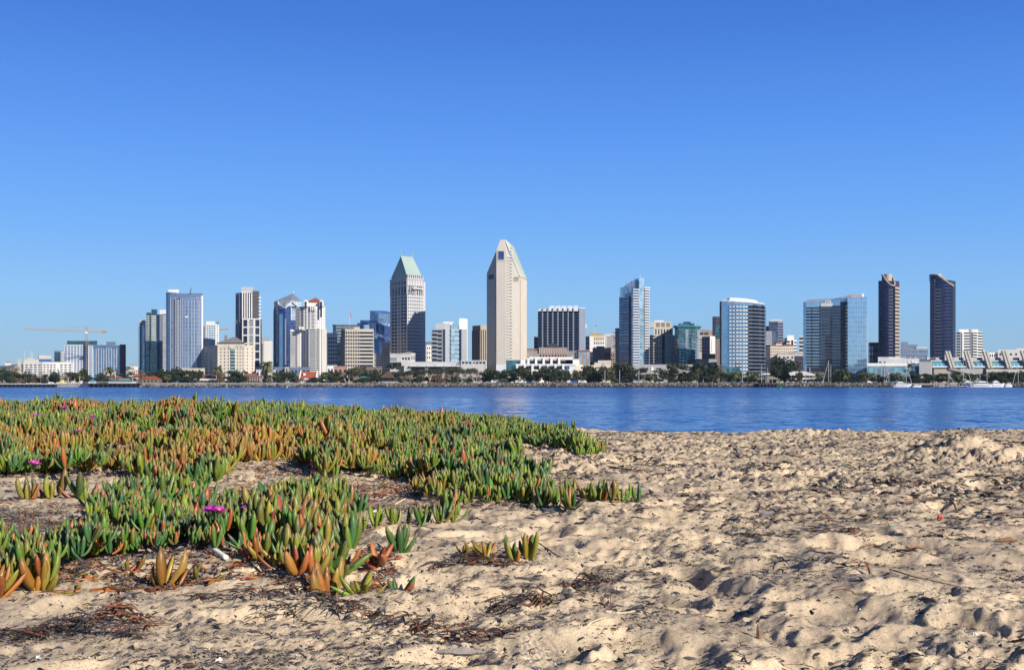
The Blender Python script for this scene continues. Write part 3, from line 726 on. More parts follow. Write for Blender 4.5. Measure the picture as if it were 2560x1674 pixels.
# ------------------------------------------------------------------ sticks, wood and scraps one can point at
def on_sand(q, lift=0.0):
    p = at(*q[:2]); p.z += lift + (q[2] if len(q) > 2 else 0)
    return p
def stick(name, path, r, mat, label, cat, r2=None, group=None):
    w = [on_sand(q, r * 0.8) for q in path]; m = len(w); r2 = r if r2 is None else r2; jt = 0 if 'tube' in name else r * .25
    pts = []; rad = []
    for i in range(m - 1):
        a, b, c, d = w[max(i - 1, 0)], w[i], w[i + 1], w[min(i + 2, m - 1)]
        for jn in range(6):
            t = jn / 6; p = 0.5 * (2 * b + (c - a) * t + (2 * a - 5 * b + 4 * c - d) * t * t + (3 * b - a - 3 * c + d) * t ** 3); pts.append(p + Vector((random.gauss(0, jt), random.gauss(0, jt), random.gauss(0, jt * .8)))); s = (i + t) / (m - 1); rad.append((r * (1 - s) + r2 * s) * (random.uniform(.85, 1.1) if jt else 1))
    pts.append(w[-1]); rad.append(r2)
    mb = MB(); mb.tube(pts, rad, 7)
    return tag(mb.build(name, mat, None, w[0], smooth=True), label, cat, group)
WOODG = wall('grey_driftwood', (0.26, 0.23, 0.20), amp=0.35, scale=30)
WOODB = wall('brown_wood', (0.17, 0.10, 0.06), amp=0.35, scale=30)
STRAW = wall('pale_straw', (0.55, 0.45, 0.30), amp=0.2, scale=30)
WEED = wall('black_seaweed', (0.035, 0.028, 0.026), rough=0.5, amp=0.4, scale=40)
WEEDR = wall('brown_seaweed', (0.14, 0.055, 0.035), rough=0.5, amp=0.4, scale=40)
tg = 'twigs lying on the sand'
stick('straw', [(932, 1282), (975, 1268), (1014, 1256, 0.02)], 0.006, STRAW, 'pale dry straw leaning out of the litter between the two mats', 'straw', 0.003)
stick('white_tube', [(526, 1384, 0.012), (566, 1400, 0.004)], 0.008, wall('white_plastic', (0.72, 0.70, 0.64), rough=0.4, amp=0.1, scale=40), 'short white hollow tube lying under the front mat', 'tube')
stick('twig', [(1485, 1160), (1560, 1172), (1600, 1174), (1700, 1162)], 0.010, WOODB, 'crooked brown twig lying past the tip of the dune mat', 'twig', 0.004, tg)
stick('twig', [(1930, 1240), (2060, 1240), (2160, 1232)], 0.010, WOODB, 'long dark twig in the upper wrack line', 'twig', 0.006, tg)
stick('twig', [(2255, 1262), (2300, 1255), (2370, 1258), (2395, 1272)], 0.008, WOODB, 'thin bowed twig beside the upper wrack line', 'twig', 0.004, tg)
stick('twig', [(2224, 1442, 0.012), (2290, 1456, 0.006), (2350, 1462), (2418, 1468)], 0.0022, WOODB, 'long thin straight twig raised at one end beside the upright stake', 'twig', 0.0012, tg)
stick('twig', [(2222, 1470), (2229, 1442, 0.013)], 0.0022, WOODB, 'thin forked twig propping up the long straight one', 'twig', 0.0016, tg)
stick('twig', [(1408, 1600), (1470, 1578), (1520, 1548)], 0.0024, STRAW, 'pale curved twig lying across the footprints, lower piece', 'twig', 0.0016, tg)
stick('twig', [(1515, 1540), (1560, 1528), (1605, 1522), (1645, 1542)], 0.0024, STRAW, 'pale curved twig lying across the footprints, upper piece', 'twig', 0.0014, tg)
stick('twig', [(1400, 1490), (1425, 1462), (1460, 1440, 0.02), (1500, 1425, 0.03), (1522, 1455, 0.02), (1527, 1512)], 0.0018, WOODB, 'looping thin twig arching over a teal scrap', 'twig', 0.001, tg)
stick('twig', [(1565, 1420), (1590, 1395), (1630, 1385)], 0.0022, STRAW, 'short bent straw twig above the looping one', 'twig', 0.001, tg)
stick('twig', [(1030, 1590), (1110, 1574), (1160, 1585), (1290, 1600)], 0.003, WEEDR, 'thin reddish twig with seaweed near the flat driftwood', 'twig', 0.0015, tg)
stick('twig', [(1840, 1470), (1790, 1478), (1816, 1500)], 0.0015, WOODB, 'small hooked twig on the trampled sand', 'twig', 0.001, tg)
stick('twig', [(1330, 1345), (1370, 1372), (1395, 1385)], 0.003, WOODB, 'dark short twig pointing at a footprint above the small row', 'twig', 0.002, tg)
stick('twig', [(2305, 1528), (2342, 1538)], 0.004, WOODB, 'stubby brown twig among big footprints', 'twig', 0.004, tg)
stick('twig', [(2182, 1565), (2202, 1576)], 0.004, WOODB, 'split dark twig end lying below the stubby one', 'twig', 0.003, tg)
def stake(px, py, h, label, lean):
    p = on_sand((px, py)); mb = MB(); q = p + Vector((lean, 0.004, h))
    mb.tube([p - Vector((0, 0, 0.02)), p.lerp(q, .5), q], [0.0075, 0.005, 0.0006], 6)
    tag(mb.build('wooden_stake', WOODB, None, p), label, 'stake')
stake(2182, 1450, 0.042, 'brown wooden stake leaning upright in the sand by the mound', -0.018)
stake(1898, 1578, 0.034, 'small brown wooden stake standing in trampled sand', -0.002)
def board(name, px, py, lx, ly, h, rz, mat, label, cat, seed):
    p = on_sand((px, py)); g = random.Random(seed); mb = MB(); n = 9; rows = []
    for i in range(n):
        t = i / (n - 1) * 2 - 1; w = (1 - abs(t) ** 3 * 0.75) * g.uniform(0.8, 1.1)
        rows.append([(t * lx, -ly * w, h * .25 * g.uniform(.4, 1.2)), (t * lx, 0, h * w * g.uniform(.8, 1.1)), (t * lx, ly * w, h * .35), (t * lx, 0, -0.006)])
    c, s = math.cos(rz), math.sin(rz)
    vs = [(p.x + a * c - b * s, p.y + a * s + b * c, p.z + z) for r in rows for a, b, z in r]
    fs = [(i * 4 + j, i * 4 + (j + 1) % 4, i * 4 + 4 + (j + 1) % 4, i * 4 + 4 + j) for i in range(n - 1) for j in range(4)] + [(0, 3, 2, 1), tuple((n - 1) * 4 + q for q in range(4))]
    mb.add(vs, fs)
    return tag(mb.build(name, mat, None, p), label, cat)
board('driftwood', 1146, 1622, 0.056, 0.012, 0.012, -0.05, WOODG, 'flat grey driftwood sliver near the bottom of the picture', 'driftwood', 1)
board('driftwood', 2516, 1352, 0.045, 0.012, 0.016, 0.2, WOODB, 'brown driftwood end resting over a dark hollow in the wrack', 'driftwood', 2)
board('driftwood', 248, 1494, 0.030, 0.007, 0.008, -0.3, WOODG, 'small grey driftwood chip below the near corner of the front mat', 'driftwood', 3)
board('wood_scrap', 1482, 1652, 0.040, 0.022, 0.018, 0.1, wall('charred_wood', (0.05, 0.045, 0.045), amp=0.4, scale=30), 'dark charred wood scrap half sunk in sand', 'wood scrap', 4)
board('wood_scrap', 1530, 1652, 0.024, 0.014, 0.012, -0.1, WOODB, 'brown wood scrap joined to the end of the charred one', 'wood scrap', 5)
board('orange_chip', 2334, 1374, 0.018, 0.006, 0.012, 0.6, wall('orange_wood', (0.55, 0.22, 0.09), amp=0.2, scale=40), 'orange wood chip among the lower wrack', 'chip', 6)
board('dry_leaf', 2139, 1662, 0.011, 0.008, 0.008, 0.6, wall('amber_leaf', (0.50, 0.23, 0.03), amp=0.3, scale=60), 'amber dry leaf on the bare sand by the picture bottom', 'leaf', 7)
board('bottle_cap', 2350, 1299, 0.012, 0.011, 0.016, 0, wall('red_plastic', (0.65, 0.06, 0.05), rough=0.35, amp=0.05), 'tiny red plastic cap on the wrack covered sand', 'cap', 8)
board('plastic_scrap', 2229, 1326, 0.014, 0.008, 0.010, 0.3, wall('teal_plastic', (0.05, 0.30, 0.27), rough=0.4, amp=0.1), 'teal plastic scrap caught in the lower wrack', 'scrap', 9)
board('plastic_scrap', 1455, 1450, 0.014, 0.006, 0.012, -0.5, wall('sea_green_plastic', (0.10, 0.32, 0.33), rough=0.4, amp=0.1), 'sea green scrap under the looping twig', 'scrap', 10)
SHELL = wall('white_shell', (0.60, 0.58, 0.54), rough=0.35, amp=0.05)
board('shell', 1709, 1504, 0.013, 0.0045, 0.006, 0.7, SHELL, 'long white shell piece on trampled sand', 'shell', 11)
board('shell', 2436, 1594, 0.008, 0.005, 0.008, -0.3, SHELL, 'white shell beside a short stick', 'shell', 12)
board('shell', 405, 1474, 0.009, 0.006, 0.007, 0.2, SHELL, 'white shell beside the four-leaved ice plant clump', 'shell', 13)
board('shell', 587, 1452, 0.010, 0.003, 0.004, -0.5, SHELL, 'thin white shell strip past the small amber clump', 'shell', 14)
board('shell', 95, 1651, 0.006, 0.004, 0.006, 0.2, SHELL, 'small white shell in the near corner sand', 'shell', 15)
board('shell', 548, 1650, 0.008, 0.004, 0.006, 0.6, SHELL, 'white shell chip on bare sand past the brown seaweed heap', 'shell', 16)
def weed(px, py, sx, sy, n, seed, label, rust=0.3, hmax=0.03):
    p = on_sand((px, py)); g = np.random.default_rng(seed)
    u = np.clip(g.normal(0, 1, n), -1.6, 1.6); x = p.x + 1.5 * sx * u; y = p.y + sy * (0.7 * np.sin(u * 1.7 + seed) + 0.55 * np.clip(g.normal(0, 1, n), -1.5, 1.5)); z = ground(x, y) + g.uniform(0, hmax, n) * np.exp(-((x - p.x) / sx) ** 2)
    cc = np.where(g.random((n, 1)) < rust, RUST[g.integers(0, len(RUST), n)] * .7, DARK[g.integers(0, len(DARK), n)])
    v, f, c = ribbons(x, y, z, g.uniform(0.025, 0.11, n), g.uniform(0.0008, 0.0034, n), cc, seed + 1, lift=0.014, curl=2.2)
    o = link('seaweed_clump', np_mesh('seaweed_clump', v - np.array(p), f, LITTERM, False, c)); o.location = p
    tag(o, label, 'seaweed', 'dry seaweed clumps on the sand')
weed(175, 1590, 0.055, 0.03, 170, 51, 'black dry seaweed heap near the bottom corner', 0.15)
weed(290, 1560, 0.035, 0.035, 110, 52, 'brown curled seaweed heap beside the black one', 0.75, 0.04)
weed(800, 1535, 0.06, 0.02, 90, 53, 'stretched dark seaweed clump below the tall orange clump', 0.2)
weed(1120, 1575, 0.07, 0.02, 90, 54, 'dark seaweed clump near the flat driftwood', 0.4)
weed(600, 1500, 0.05, 0.02, 60, 55, 'loose seaweed clump below the middle of the front mat', 0.3)
weed(1310, 1500, 0.03, 0.03, 70, 56, 'black seaweed clump in a footprint below the small row', 0.1)
weed(1465, 1455, 0.03, 0.03, 80, 57, 'dark seaweed tangle under the looping twig', 0.3)
weed(1180, 1408, 0.05, 0.02, 90, 58, 'dark seaweed tangle at the foot of the small ice plant row', 0.35)
weed(2270, 1215, 0.12, 0.05, 110, 59, 'seaweed tangle in front of the dug up sand pile', 0.3)
weed(770, 1237, 0.14, 0.06, 220, 60, 'rust coloured dead leaf heap in the gap between the mats', 0.95)
# ------------------------------------------------------------------ the far shore
LAND = 3.0
def X(px, D): return (px - CX) / F_PX * D
def Z(py, D): return EYE + (HOR - py) / F_PX * D
class Fc:
    """one flat facade: p bottom left, u along it, n outward, w its length"""
    def __init__(s, a, b):
        s.p = a; d = Vector((b[0] - a[0], b[1] - a[1])); s.w = d.length; d.normalize(); s.u = (d.x, d.y); s.n = (d.y, -d.x); s.b = b
def foot(px, D, left=(), right=()):
    """outline in plan: a corner seen at column px and distance D; chains of (column, facing angle) to either side. Angle > 0 faces right."""
    def go(p, q, th):
        kx = (q - CX) / F_PX; c, s = math.cos(R(th)), math.sin(R(th))
        t = (kx * p[1] - p[0]) / (c - kx * s)
        return (p[0] + t * c, p[1] + t * s)
    c0 = (X(px, D), D); l = []; r = []
    p = c0
    for q, th in left:
        p = go(p, q, th); l.append(p)
    p = c0
    for q, th in right:
        p = go(p, q, th); r.append(p)
    return l[::-1] + [c0] + r
UNIT = {}
def unit_box(mat):
    if mat.name not in UNIT:
        m = MB(); m.box(0, 1, 0, 1, 0, 1); UNIT[mat.name] = np_mesh('block', m.v, m.f, mat)
    return UNIT[mat.name]
class Bld:
    def __init__(s, label, pts, name='tower', cat='building', group=None):
        s.pts = pts; cx = sum(p[0] for p in pts) / len(pts); cy = min(p[1] for p in pts)
        s.root = empty(name, (cx, cy, LAND), label, cat, group); s.cnt = {}; s.rest = {}
        s.f = [Fc(a, b) for a, b in zip(pts[:-1], pts[1:])]
    def ring(s, dep=28.0, grow=0.0):
        """closed outline, the hidden back following the sight lines"""
        a, b = s.pts[0], s.pts[-1]; ymax = max(p[1] for p in s.pts) + dep
        return list(s.pts) + [(b[0] * ymax / b[1], ymax), (a[0] * ymax / a[1], ymax)]
    def body(s, mat, z1, z0=LAND - 0.5, dep=28.0, name='wall', roofmat=None):
        r = s.ring(dep); m = MB(); m.prism(r, z0, z1); m.build(name, mat, s.root); s.z1 = z1 if not hasattr(z1, '__len__') else max(z1)
        return s
    def cap(s, mat, h=1.2, out=0.5, z=None, name='roof'):
        """parapet band round the visible sides and a roof slab"""
        z = s.z1 if z is None else z; m = MB(); r = s.ring(20)
        n = len(s.pts); c = Vector((sum(p[0] for p in r) / len(r), sum(p[1] for p in r) / len(r)))
        rr = []
        for p in r:
            d = (Vector(p) - c); d.normalize(); rr.append((p[0] + d.x * out, p[1] + d.y * out))
        m.prism(rr, z - 0.15, z + h); m.build(name, mat, s.root)
        return s
    def box(s, name, mat, px0, px1, py0, py1, D, dep=12.0, base=None):
        """a box on or at the thing, from pixel columns and rows at distance D"""
        m = MB(); z0 = Z(py1, D) if base is None else base
        x0, x1 = X(px0, D), X(px1, D); e = (D + dep) / D
        m.prism([(x0, D), (x1, D), (x1 * e, D + dep), (x0 * e, D + dep)], z0, Z(py0, D)); o = m.build(name, mat, s.root)
        return o
    def rep(s, F, name, mat, items, cap=100):
        """repeats on a facade: each a part of its own while there are few, the rest one part"""
        for (u0, u1, v0, v1, o0, o1) in items:
            k = s.cnt.get(name, 0)
            if k < cap:
                o = link(name, unit_box(mat), s.root)
                ang = math.atan2(F.u[1], F.u[0])
                o.location = Vector((F.p[0] + F.u[0] * u0 + F.n[0] * o1, F.p[1] + F.u[1] * u0 + F.n[1] * o1, v0)) - s.root.location
                o.rotation_euler = (0, 0, ang); o.scale = (u1 - u0, o1 - o0, v1 - v0)
                s.cnt[name] = k + 1
            else:
                s.rest.setdefault((name, mat.name), (mat, MB()))[1].fbox(F, u0, u1, v0, v1, o0, o1)
    def done(s):
        for (name, mn), (mat, m) in s.rest.items():
            m.build(name, mat, s.root, kind='stuff')
        return s.root
    # facade styles; v0, v1 heights, a, b fractions along the facade
    def grid(s, F, mat, cols, rows, v0, v1, wf=0.55, hf=0.55, a=0.0, b=1.0, out=0.12, name='window', skip=()):
        cw = F.w * (b - a) / cols; rh = (v1 - v0) / rows; it = []
        for r in reversed(range(rows)):
            for c in range(cols):
                if c in skip:
                    continue
                u = F.w * a + cw * (c + 0.5); v = v0 + rh * (r + 0.5)
                it.append((u - cw * wf / 2, u + cw * wf / 2, v - rh * hf / 2, v + rh * hf / 2, -0.05, out))
        s.rep(F, name, mat, it)
    def bands(s, F, mat, rows, v0, v1, hf=0.5, a=0.02, b=0.98, out=0.15, name='window_band', o0=-0.05):
        rh = (v1 - v0) / rows
        s.rep(F, name, mat, [(F.w * a, F.w * b, v0 + rh * (r + .5 - hf / 2), v0 + rh * (r + .5 + hf / 2), o0, out) for r in reversed(range(rows))])
    def balc(s, F, mat, rows, v0, v1, bays, hf=0.36, out=1.4, name='balcony'):
        rh = (v1 - v0) / rows
        s.rep(F, name, mat, [(F.w * a, F.w * b, v0 + rh * r, v0 + rh * (r + hf), -0.05, out) for r in reversed(range(rows)) for a, b in bays])
    def ribs(s, F, mat, n, v0, v1, wf=0.2, a=0.0, b=1.0, out=0.5, name='wall_rib'):
        cw = F.w * (b - a) / n; m = MB()
        for c in range(n + 1):
            u = F.w * a + cw * c
            m.fbox(F, max(u - cw * wf / 2, 0.01), min(u + cw * wf / 2, F.w - 0.01), v0, v1, -0.06, out)
        m.build(name, mat, s.root)
    def panel(s, F, mat, v0, v1, a=0.0, b=1.0, out=0.2, name='panel', label=None, o0=-0.05):
        m = MB(); m.fbox(F, F.w * a, F.w * b, v0, v1, o0, out); return m.build(name, mat, s.root, label=label)

# materials of the city
WALLK = 0.74
W_WHITE = wall('white_render', (0.78, 0.75, 0.70)); W_CREAM = wall('cream_render', (0.60, 0.53, 0.43)); W_GREY = wall('grey_concrete', (0.36, 0.36, 0.36))
W_LAV = wall('pale_grey_stone', (0.54, 0.52, 0.50)); W_LILAC = wall('lilac_grey_stone', (0.55, 0.535, 0.54)); W_WARM = wall('warm_pale_stone', (0.54, 0.49, 0.42)); W_BEIGE = wall('beige_concrete', (0.47, 0.40, 0.31)); W_BROWN = wall('brown_stone', (0.27, 0.20, 0.15)); W_PINK = wall('pink_brown_stone', (0.34, 0.25, 0.22))
W_DARK = wall('dark_navy_cladding', (0.030, 0.030, 0.055), rough=0.45); W_PURP = wall('purple_brick', (0.06, 0.045, 0.075)); W_TERRA = wall('terracotta_render', (0.42, 0.24, 0.18))
W_SLATE = wall('blue_grey_panel', (0.16, 0.19, 0.27), rough=0.5); W_LGREY = wall('light_grey_panel', (0.50, 0.52, 0.55), rough=0.5)
W_COOL = wall('cool_white_panel', (0.68, 0.70, 0.73), rough=0.5)
W_GOLD = wall('tan_gold_panel', (0.42, 0.30, 0.13)); W_ROOFR = wall('red_roof_tile', (0.36, 0.085, 0.04), scale=1.2, amp=0.25); W_ROOFB = wall('brown_roof_tile', (0.27, 0.11, 0.075), scale=1.2, amp=0.25)
W_ROOFG = wall('grey_roof', (0.24, 0.22, 0.20)); W_SLROOF = wall('dark_slate_roof', (0.05, 0.05, 0.07)); W_COPPER = wall('green_copper_roof', (0.40, 0.50, 0.45), rough=0.55, amp=0.08)
W_TEALR = wall('teal_roof', (0.05, 0.26, 0.27)); W_BLUER = wall('blue_roof', (0.05, 0.26, 0.55)); W_DKWOOD = wall('dark_wood', (0.055, 0.035, 0.025)); W_BLUEP = wall('blue_panel', (0.05, 0.13, 0.42))
W_STEEL = wall('white_steel', (0.7, 0.7, 0.7), rough=0.4); W_ORANGE = wall('crane_paint', (0.60, 0.40, 0.20), rough=0.5); W_YELL = wall('yellow_paint', (0.75, 0.50, 0.03)); W_CONC = wall('sea_wall_concrete', (0.40, 0.38, 0.36), scale=0.6, amp=0.3)
G_DARK = glass('window_glass', (0.028, 0.038, 0.060), metal=0.25, rough=0.12, floor=3.1, bay=2.3, line=0.0, vline=0.0, vary=0.6)
G_BLUE = glass('blue_curtain_wall', (0.20, 0.30, 0.44), floor=3.6, bay=1.5)
G_STEEL = glass('steel_blue_curtain_wall', (0.20, 0.265, 0.38), floor=3.6, bay=1.7, line=0.10, linecol=(0.16, 0.20, 0.30), vline=0.22, vary=0.2)
G_NAVY = glass('navy_glass', (0.045, 0.09, 0.24), metal=0.6, floor=3.8, bay=2.2, line=0.08)
G_GREEN = glass('green_glass', (0.09, 0.17, 0.19), floor=3.4, bay=1.8)
G_TEAL = glass('teal_glass', (0.10, 0.27, 0.30), floor=3.4, bay=2.2, vary=0.55)
G_SKY = glass('pale_blue_mirror', (0.30, 0.45, 0.58), metal=0.85, floor=4.2, bay=2.4, line=0.06, linecol=(0.12, 0.22, 0.34), vline=0.06, vary=0.1, tilt=0.004)
G_AQUA = glass('aqua_glass', (0.38, 0.56, 0.64), metal=0.6, floor=3.2, bay=2.6, line=0.14)
G_CYAN = glass('cyan_pavilion_glass', (0.10, 0.34, 0.42), metal=0.45, floor=30, bay=3.0, line=0.0, vline=0.12, linecol=(0.30, 0.45, 0.48))
G_BLK = glass('black_glass', (0.014, 0.020, 0.038), metal=0.5, floor=3.3, bay=2.0, line=0.16, linecol=(0.012, 0.012, 0.018), vary=0.5)
G_BRZ = glass('dark_navy_glass', (0.010, 0.020, 0.075), metal=0.65, floor=3.3, bay=1.2, line=0.14, linecol=(0.010, 0.012, 0.035), vary=0.3)

# ------------------------------------------------------------------ shore, land, hills
def land():
    m = MB(); xs = list(np.linspace(-4200, 4200, 85))
    m.box(-6000, 6000, 885.2, 9000, -2, LAND); o = m.build('far_shore', wall('shore_paving', (0.30, 0.28, 0.25), scale=0.05))
    tag(o, 'paved waterfront land under the city across the bay', 'shore', kind='structure')
    g = MB(); g.prism([(X(905, 885.5), 885.5), (X(2240, 885.5), 885.5), (X(2240, 902), 902), (X(905, 902), 902)], LAND - 0.02, LAND + 0.35)
    tag(g.build('lawn', wall('park_grass', (0.085, 0.12, 0.035), scale=0.4, amp=0.3)), 'strip of park grass along the far stone bank', 'grass', kind='structure')
    # hills inland
    nx, ny = 160, 24; xs = np.linspace(-3800, 1500, nx); ys = np.linspace(3000, 5200, ny)
    Xg, Yg = np.meshgrid(xs, ys); px = CX + F_PX * Xg / Yg
    h = (62 + 34 * pn(Xg / 420, Yg / 600, 61) + 14 * pn(Xg / 110, Yg / 200, 62)) * sstep(3000, 4200, Yg) * (1 - 0.75 * sstep(330, 620, px)) + 4 * pn(Xg / 30, Yg / 60, 63)
    v = np.stack([Xg.ravel(), Yg.ravel(), np.maximum(h.ravel(), 0) + 1], 1)
    i = np.arange(nx * ny).reshape(ny, nx); f = np.stack([i[:-1, :-1], i[:-1, 1:], i[1:, 1:], i[1:, :-1]], -1).reshape(-1, 4)
    mt, t, b = new_mat('wooded_hill'); gg = N(t, 'ShaderNodeNewGeometry'); n1 = noise(t, gg.outputs['Position'], 0.02, 6, 0.7)
    r = ramp_node(t, n1.outputs[0], [(0.38, (0.035, 0.05, 0.03)), (0.5, (0.06, 0.075, 0.045)), (0.58, (0.14, 0.12, 0.09)), (0.66, (0.34, 0.31, 0.27))]); L(t, r.outputs[0], b.inputs['Base Color']); b.inputs['Roughness'].default_value = 0.95
    tag(link('hills', np_mesh('hills', v, f, mt, True)), 'wooded hills with houses behind the city', 'hills', kind='structure')
    global hill_z
    def hill_z(x, y):
        p = CX + F_PX * x / y
        return max(float(((62 + 34 * pn(np.array([x / 420]), np.array([y / 600]), 61) + 14 * pn(np.array([x / 110]), np.array([y / 200]), 62)) * sstep(3000, 4200, y) * (1 - 0.75 * sstep(330, 620, p)))[0]), 0) + 1
land()
def boulders():
    base = []
    t = (1 + 5 ** .5) / 2
    ico = np.array([(-1, t, 0), (1, t, 0), (-1, -t, 0), (1, -t, 0), (0, -1, t), (0, 1, t), (0, -1, -t), (0, 1, -t), (t, 0, -1), (t, 0, 1), (-t, 0, -1), (-t, 0, 1)], float) / 1.9
    fc = np.array([(0, 11, 5), (0, 5, 1), (0, 1, 7), (0, 7, 10), (0, 10, 11), (1, 5, 9), (5, 11, 4), (11, 10, 2), (10, 7, 6), (7, 1, 8), (3, 9, 4), (3, 4, 2), (3, 2, 6), (3, 6, 8), (3, 8, 9), (4, 9, 5), (2, 4, 11), (6, 2, 10), (8, 6, 7), (9, 8, 1)])
    g = np.random.default_rng(71); V = []; Fs = []; off = 0; C = []
    for (p0, p1, n, s) in ((345, 880, 900, 0.6), (880, 1900, 2800, 0.95), (1955, 2240, 850, 0.95), (1900, 1960, 90, 0.6), (2505, 2640, 420, 0.8)):
        for _ in range(n):
            q = g.random(); D = 876.5 + 9.5 * q; px = g.uniform(p0, p1)
            z = -0.4 + 3.5 * q + g.uniform(-.2, .25); r = s * g.uniform(0.6, 1.35)
            Mx = np.diag(g.uniform(0.6, 1.3, 3)) * r
            v = (ico * g.uniform(0.75, 1.2, (12, 1))) @ Mx
            a = g.random() * 6.28; ca, sa = math.cos(a), math.sin(a); v = v @ np.array([[ca, -sa, 0], [sa, ca, 0], [0, 0, 1]])
            V.append(v + np.array([X(px, D), D, z])); Fs.append(fc + off); off += 12
            c = np.array([0.15, 0.135, 0.115]) * g.uniform(0.25, 1.3) * (0.25 if z < 0.5 else 1.0); C.append(np.repeat(c[None], 12, 0))
    m = col_mat('boulder_stone', rough=0.9, spec=0.2, amp=0.3, scale=3)
    o = link('boulder_bank', np_mesh('boulder_bank', np.concatenate(V), np.concatenate(Fs), m, False, np.concatenate(C)))
    tag(o, 'sloping bank of grey and brown boulders along the far shore', 'boulders', kind='stuff')
boulders()
# ================================================================== buildings, from one end of the skyline to the other
def hip(b, name, mat, ring, z0, ridge, over=0.0):
    """hipped roof: ring of eave points (4), ridge: two points (x, y, z) (may coincide)"""
    m = MB(); e = [(p[0], p[1], z0) for p in ring]; a, c = ridge
    m.add(e + [a, c], [(0, 1, 5, 4), (1, 2, 5), (2, 3, 4, 5), (3, 0, 4), (3, 2, 1, 0)])
    return m.build(name, mat, b.root)

# ---- long white office with six rows of windows
D = 1120; b = Bld('long white six storey office block behind the shoreline pines', foot(105.5, D, [(58.6, -8)], [(182, 6)]), 'office_block')
b.body(W_WHITE, Z(906, D), dep=30).cap(W_WHITE, 0.6, 0.2)
z0, z1 = Z(950, D), Z(909, D)
b.grid(b.f[0], G_DARK, 4, 7, z0, z1, .62, .42, .06, .98); b.grid(b.f[1], G_DARK, 4, 7, z0, z1, .62, .42, .02, .46); b.grid(b.f[1], G_DARK, 3, 7, z0, z1, .62, .42, .56, .97)
b.panel(b.f[0], W_DARK, LAND, Z(904, D), .985, 1.0, .3, 'joint'); b.box('penthouse', W_CREAM, 60, 97, 898, 906.5, D + 6); b.box('stair_head', W_CREAM, 68, 84, 894.5, 898.2, D + 9)
b.done()
for px, pt in ((62, 877), (77, 877.5), (80.5, 878)):
    m = MB(); m.bar((X(px, 1160), 1160, LAND), (X(px, 1160), 1160, Z(pt, 1160)), .18); tag(m.build('radio_mast', W_STEEL, None, (X(px, 1160), 1160, LAND)), {62: 'thin white mast behind the penthouse of the long white office', 77: 'first of two close masts behind the long white office', 80.5: 'second of two close masts behind the long white office'}[px], 'mast')
D = 1300; b = Bld('beige blank block with a blue lower storey behind the long white office', foot(97, D, [(95.6, -60)], [(128.5, 10)]), 'apartment_block')
b.body(W_CREAM, Z(889, D)); b.panel(b.f[1], W_BLUEP, Z(904, D), Z(897, D), .02, 1, .3); b.box('penthouse', W_CREAM, 97, 118, 888, 890, D + 4); b.grid(b.f[1], G_DARK, 3, 1, Z(903, D), Z(898, D)); b.done()
D = 1350; b = Bld('small green glass and grey block beside the construction crane', foot(152, D, [(135.7, -20)], [(162, 20)]), 'apartment_block')
b.body(W_LGREY, Z(878.5, D)); b.panel(b.f[0], G_GREEN, LAND, Z(880, D), .05, .98, .3); b.grid(b.f[1], G_DARK, 3, 9, Z(925, D), Z(881, D)); b.cap(W_PINK, .8, .3); b.done()
# ---- blue glass hotel pair under construction
D = 1130; b = Bld('blue glass hotel with white framed wing and dark brick end behind the crane', foot(221, D, [(207.6, -35), (161.3, -4)], [(232, 12), (300, 8), (314.6, 28)]), 'hotel')
b.body(W_SLATE, Z(862, D), dep=24); f = b.f
za, zb = Z(945, D), Z(863, D)
b.panel(f[0], W_COOL, LAND, Z(861, D), 0, 1, .12, 'frame_panel'); b.grid(f[0], G_BLUE, 6, 15, za, zb, .62, .62, out=.25)
b.panel(f[1], G_NAVY, LAND, zb, 0.02, .98, .2, 'glass_slot')
b.panel(f[2], W_COOL, LAND, zb, 0, 1, .12, 'frame_panel'); b.grid(f[2], G_BLUE, 1, 15, za, zb, .7, .62, out=.25)
b.panel(f[3], G_BLUE, LAND, zb, 0, 1, .15, 'glass_wall'); b.ribs(f[3], W_LGREY, 10, LAND, Z(870, D), .22, .03, .97, .3)
b.panel(f[4], W_PURP, LAND, Z(860, D), 0, 1, .2, 'brick_wall'); b.grid(f[4], G_DARK, 2, 14, za, zb, .3, .4, out=.3)
b.box('penthouse', G_GREEN, 167.6, 243, 851.7, 862.4, D + 8); b.box('plant_room', W_SLATE, 266, 289, 854, 862.4, D + 8); b.box('parapet', W_TERRA, 161, 221, 860.5, 862.3, D + 14, 2); b.done()
# ---- tower crane
D = 1100; root = empty('tower_crane', (X(217, D), D, LAND), 'tall orange tower crane with a long jib over the blue glass hotel', 'crane')
def lattice(mb, a, b_, w, n, r=0.10):
    a, b_ = Vector(a), Vector(b_); d = (b_ - a).normalized(); s1 = d.orthogonal().normalized(); s2 = d.cross(s1)
    cs = [(s1 + s2) * w / 2, (s1 - s2) * w / 2, (-s1 - s2) * w / 2, (-s1 + s2) * w / 2]
    for c in cs:
        mb.bar(a + c, b_ + c, r)
    for i in range(n):
        p, q = a.lerp(b_, i / n), a.lerp(b_, (i + 1) / n)
        for kx in range(4):
            mb.bar(p + cs[kx], q + cs[(kx + 1) % 4], r * .6)
m = MB(); lattice(m, (X(217, D), D, LAND), (X(217, D), D, Z(828, D)), 1.8, 24, .09); m.build('mast', W_ORANGE, root)
m = MB(); lattice(m, (X(217, D), D, Z(828, D)), (X(66, D), D - 6, Z(822, D)), 1.3, 34, .10); m.build('jib', W_ORANGE, root)
m = MB(); lattice(m, (X(217, D), D, Z(828, D)), (X(262, D), D + 2, Z(828, D)), 1.3, 9, .13); m.build('counter_jib', W_ORANGE, root)
m = MB(); lattice(m, (X(217, D), D, Z(828, D)), (X(217, D), D, Z(814, D)), 1.1, 5, .12); m.build('tower_head', W_ORANGE, root)
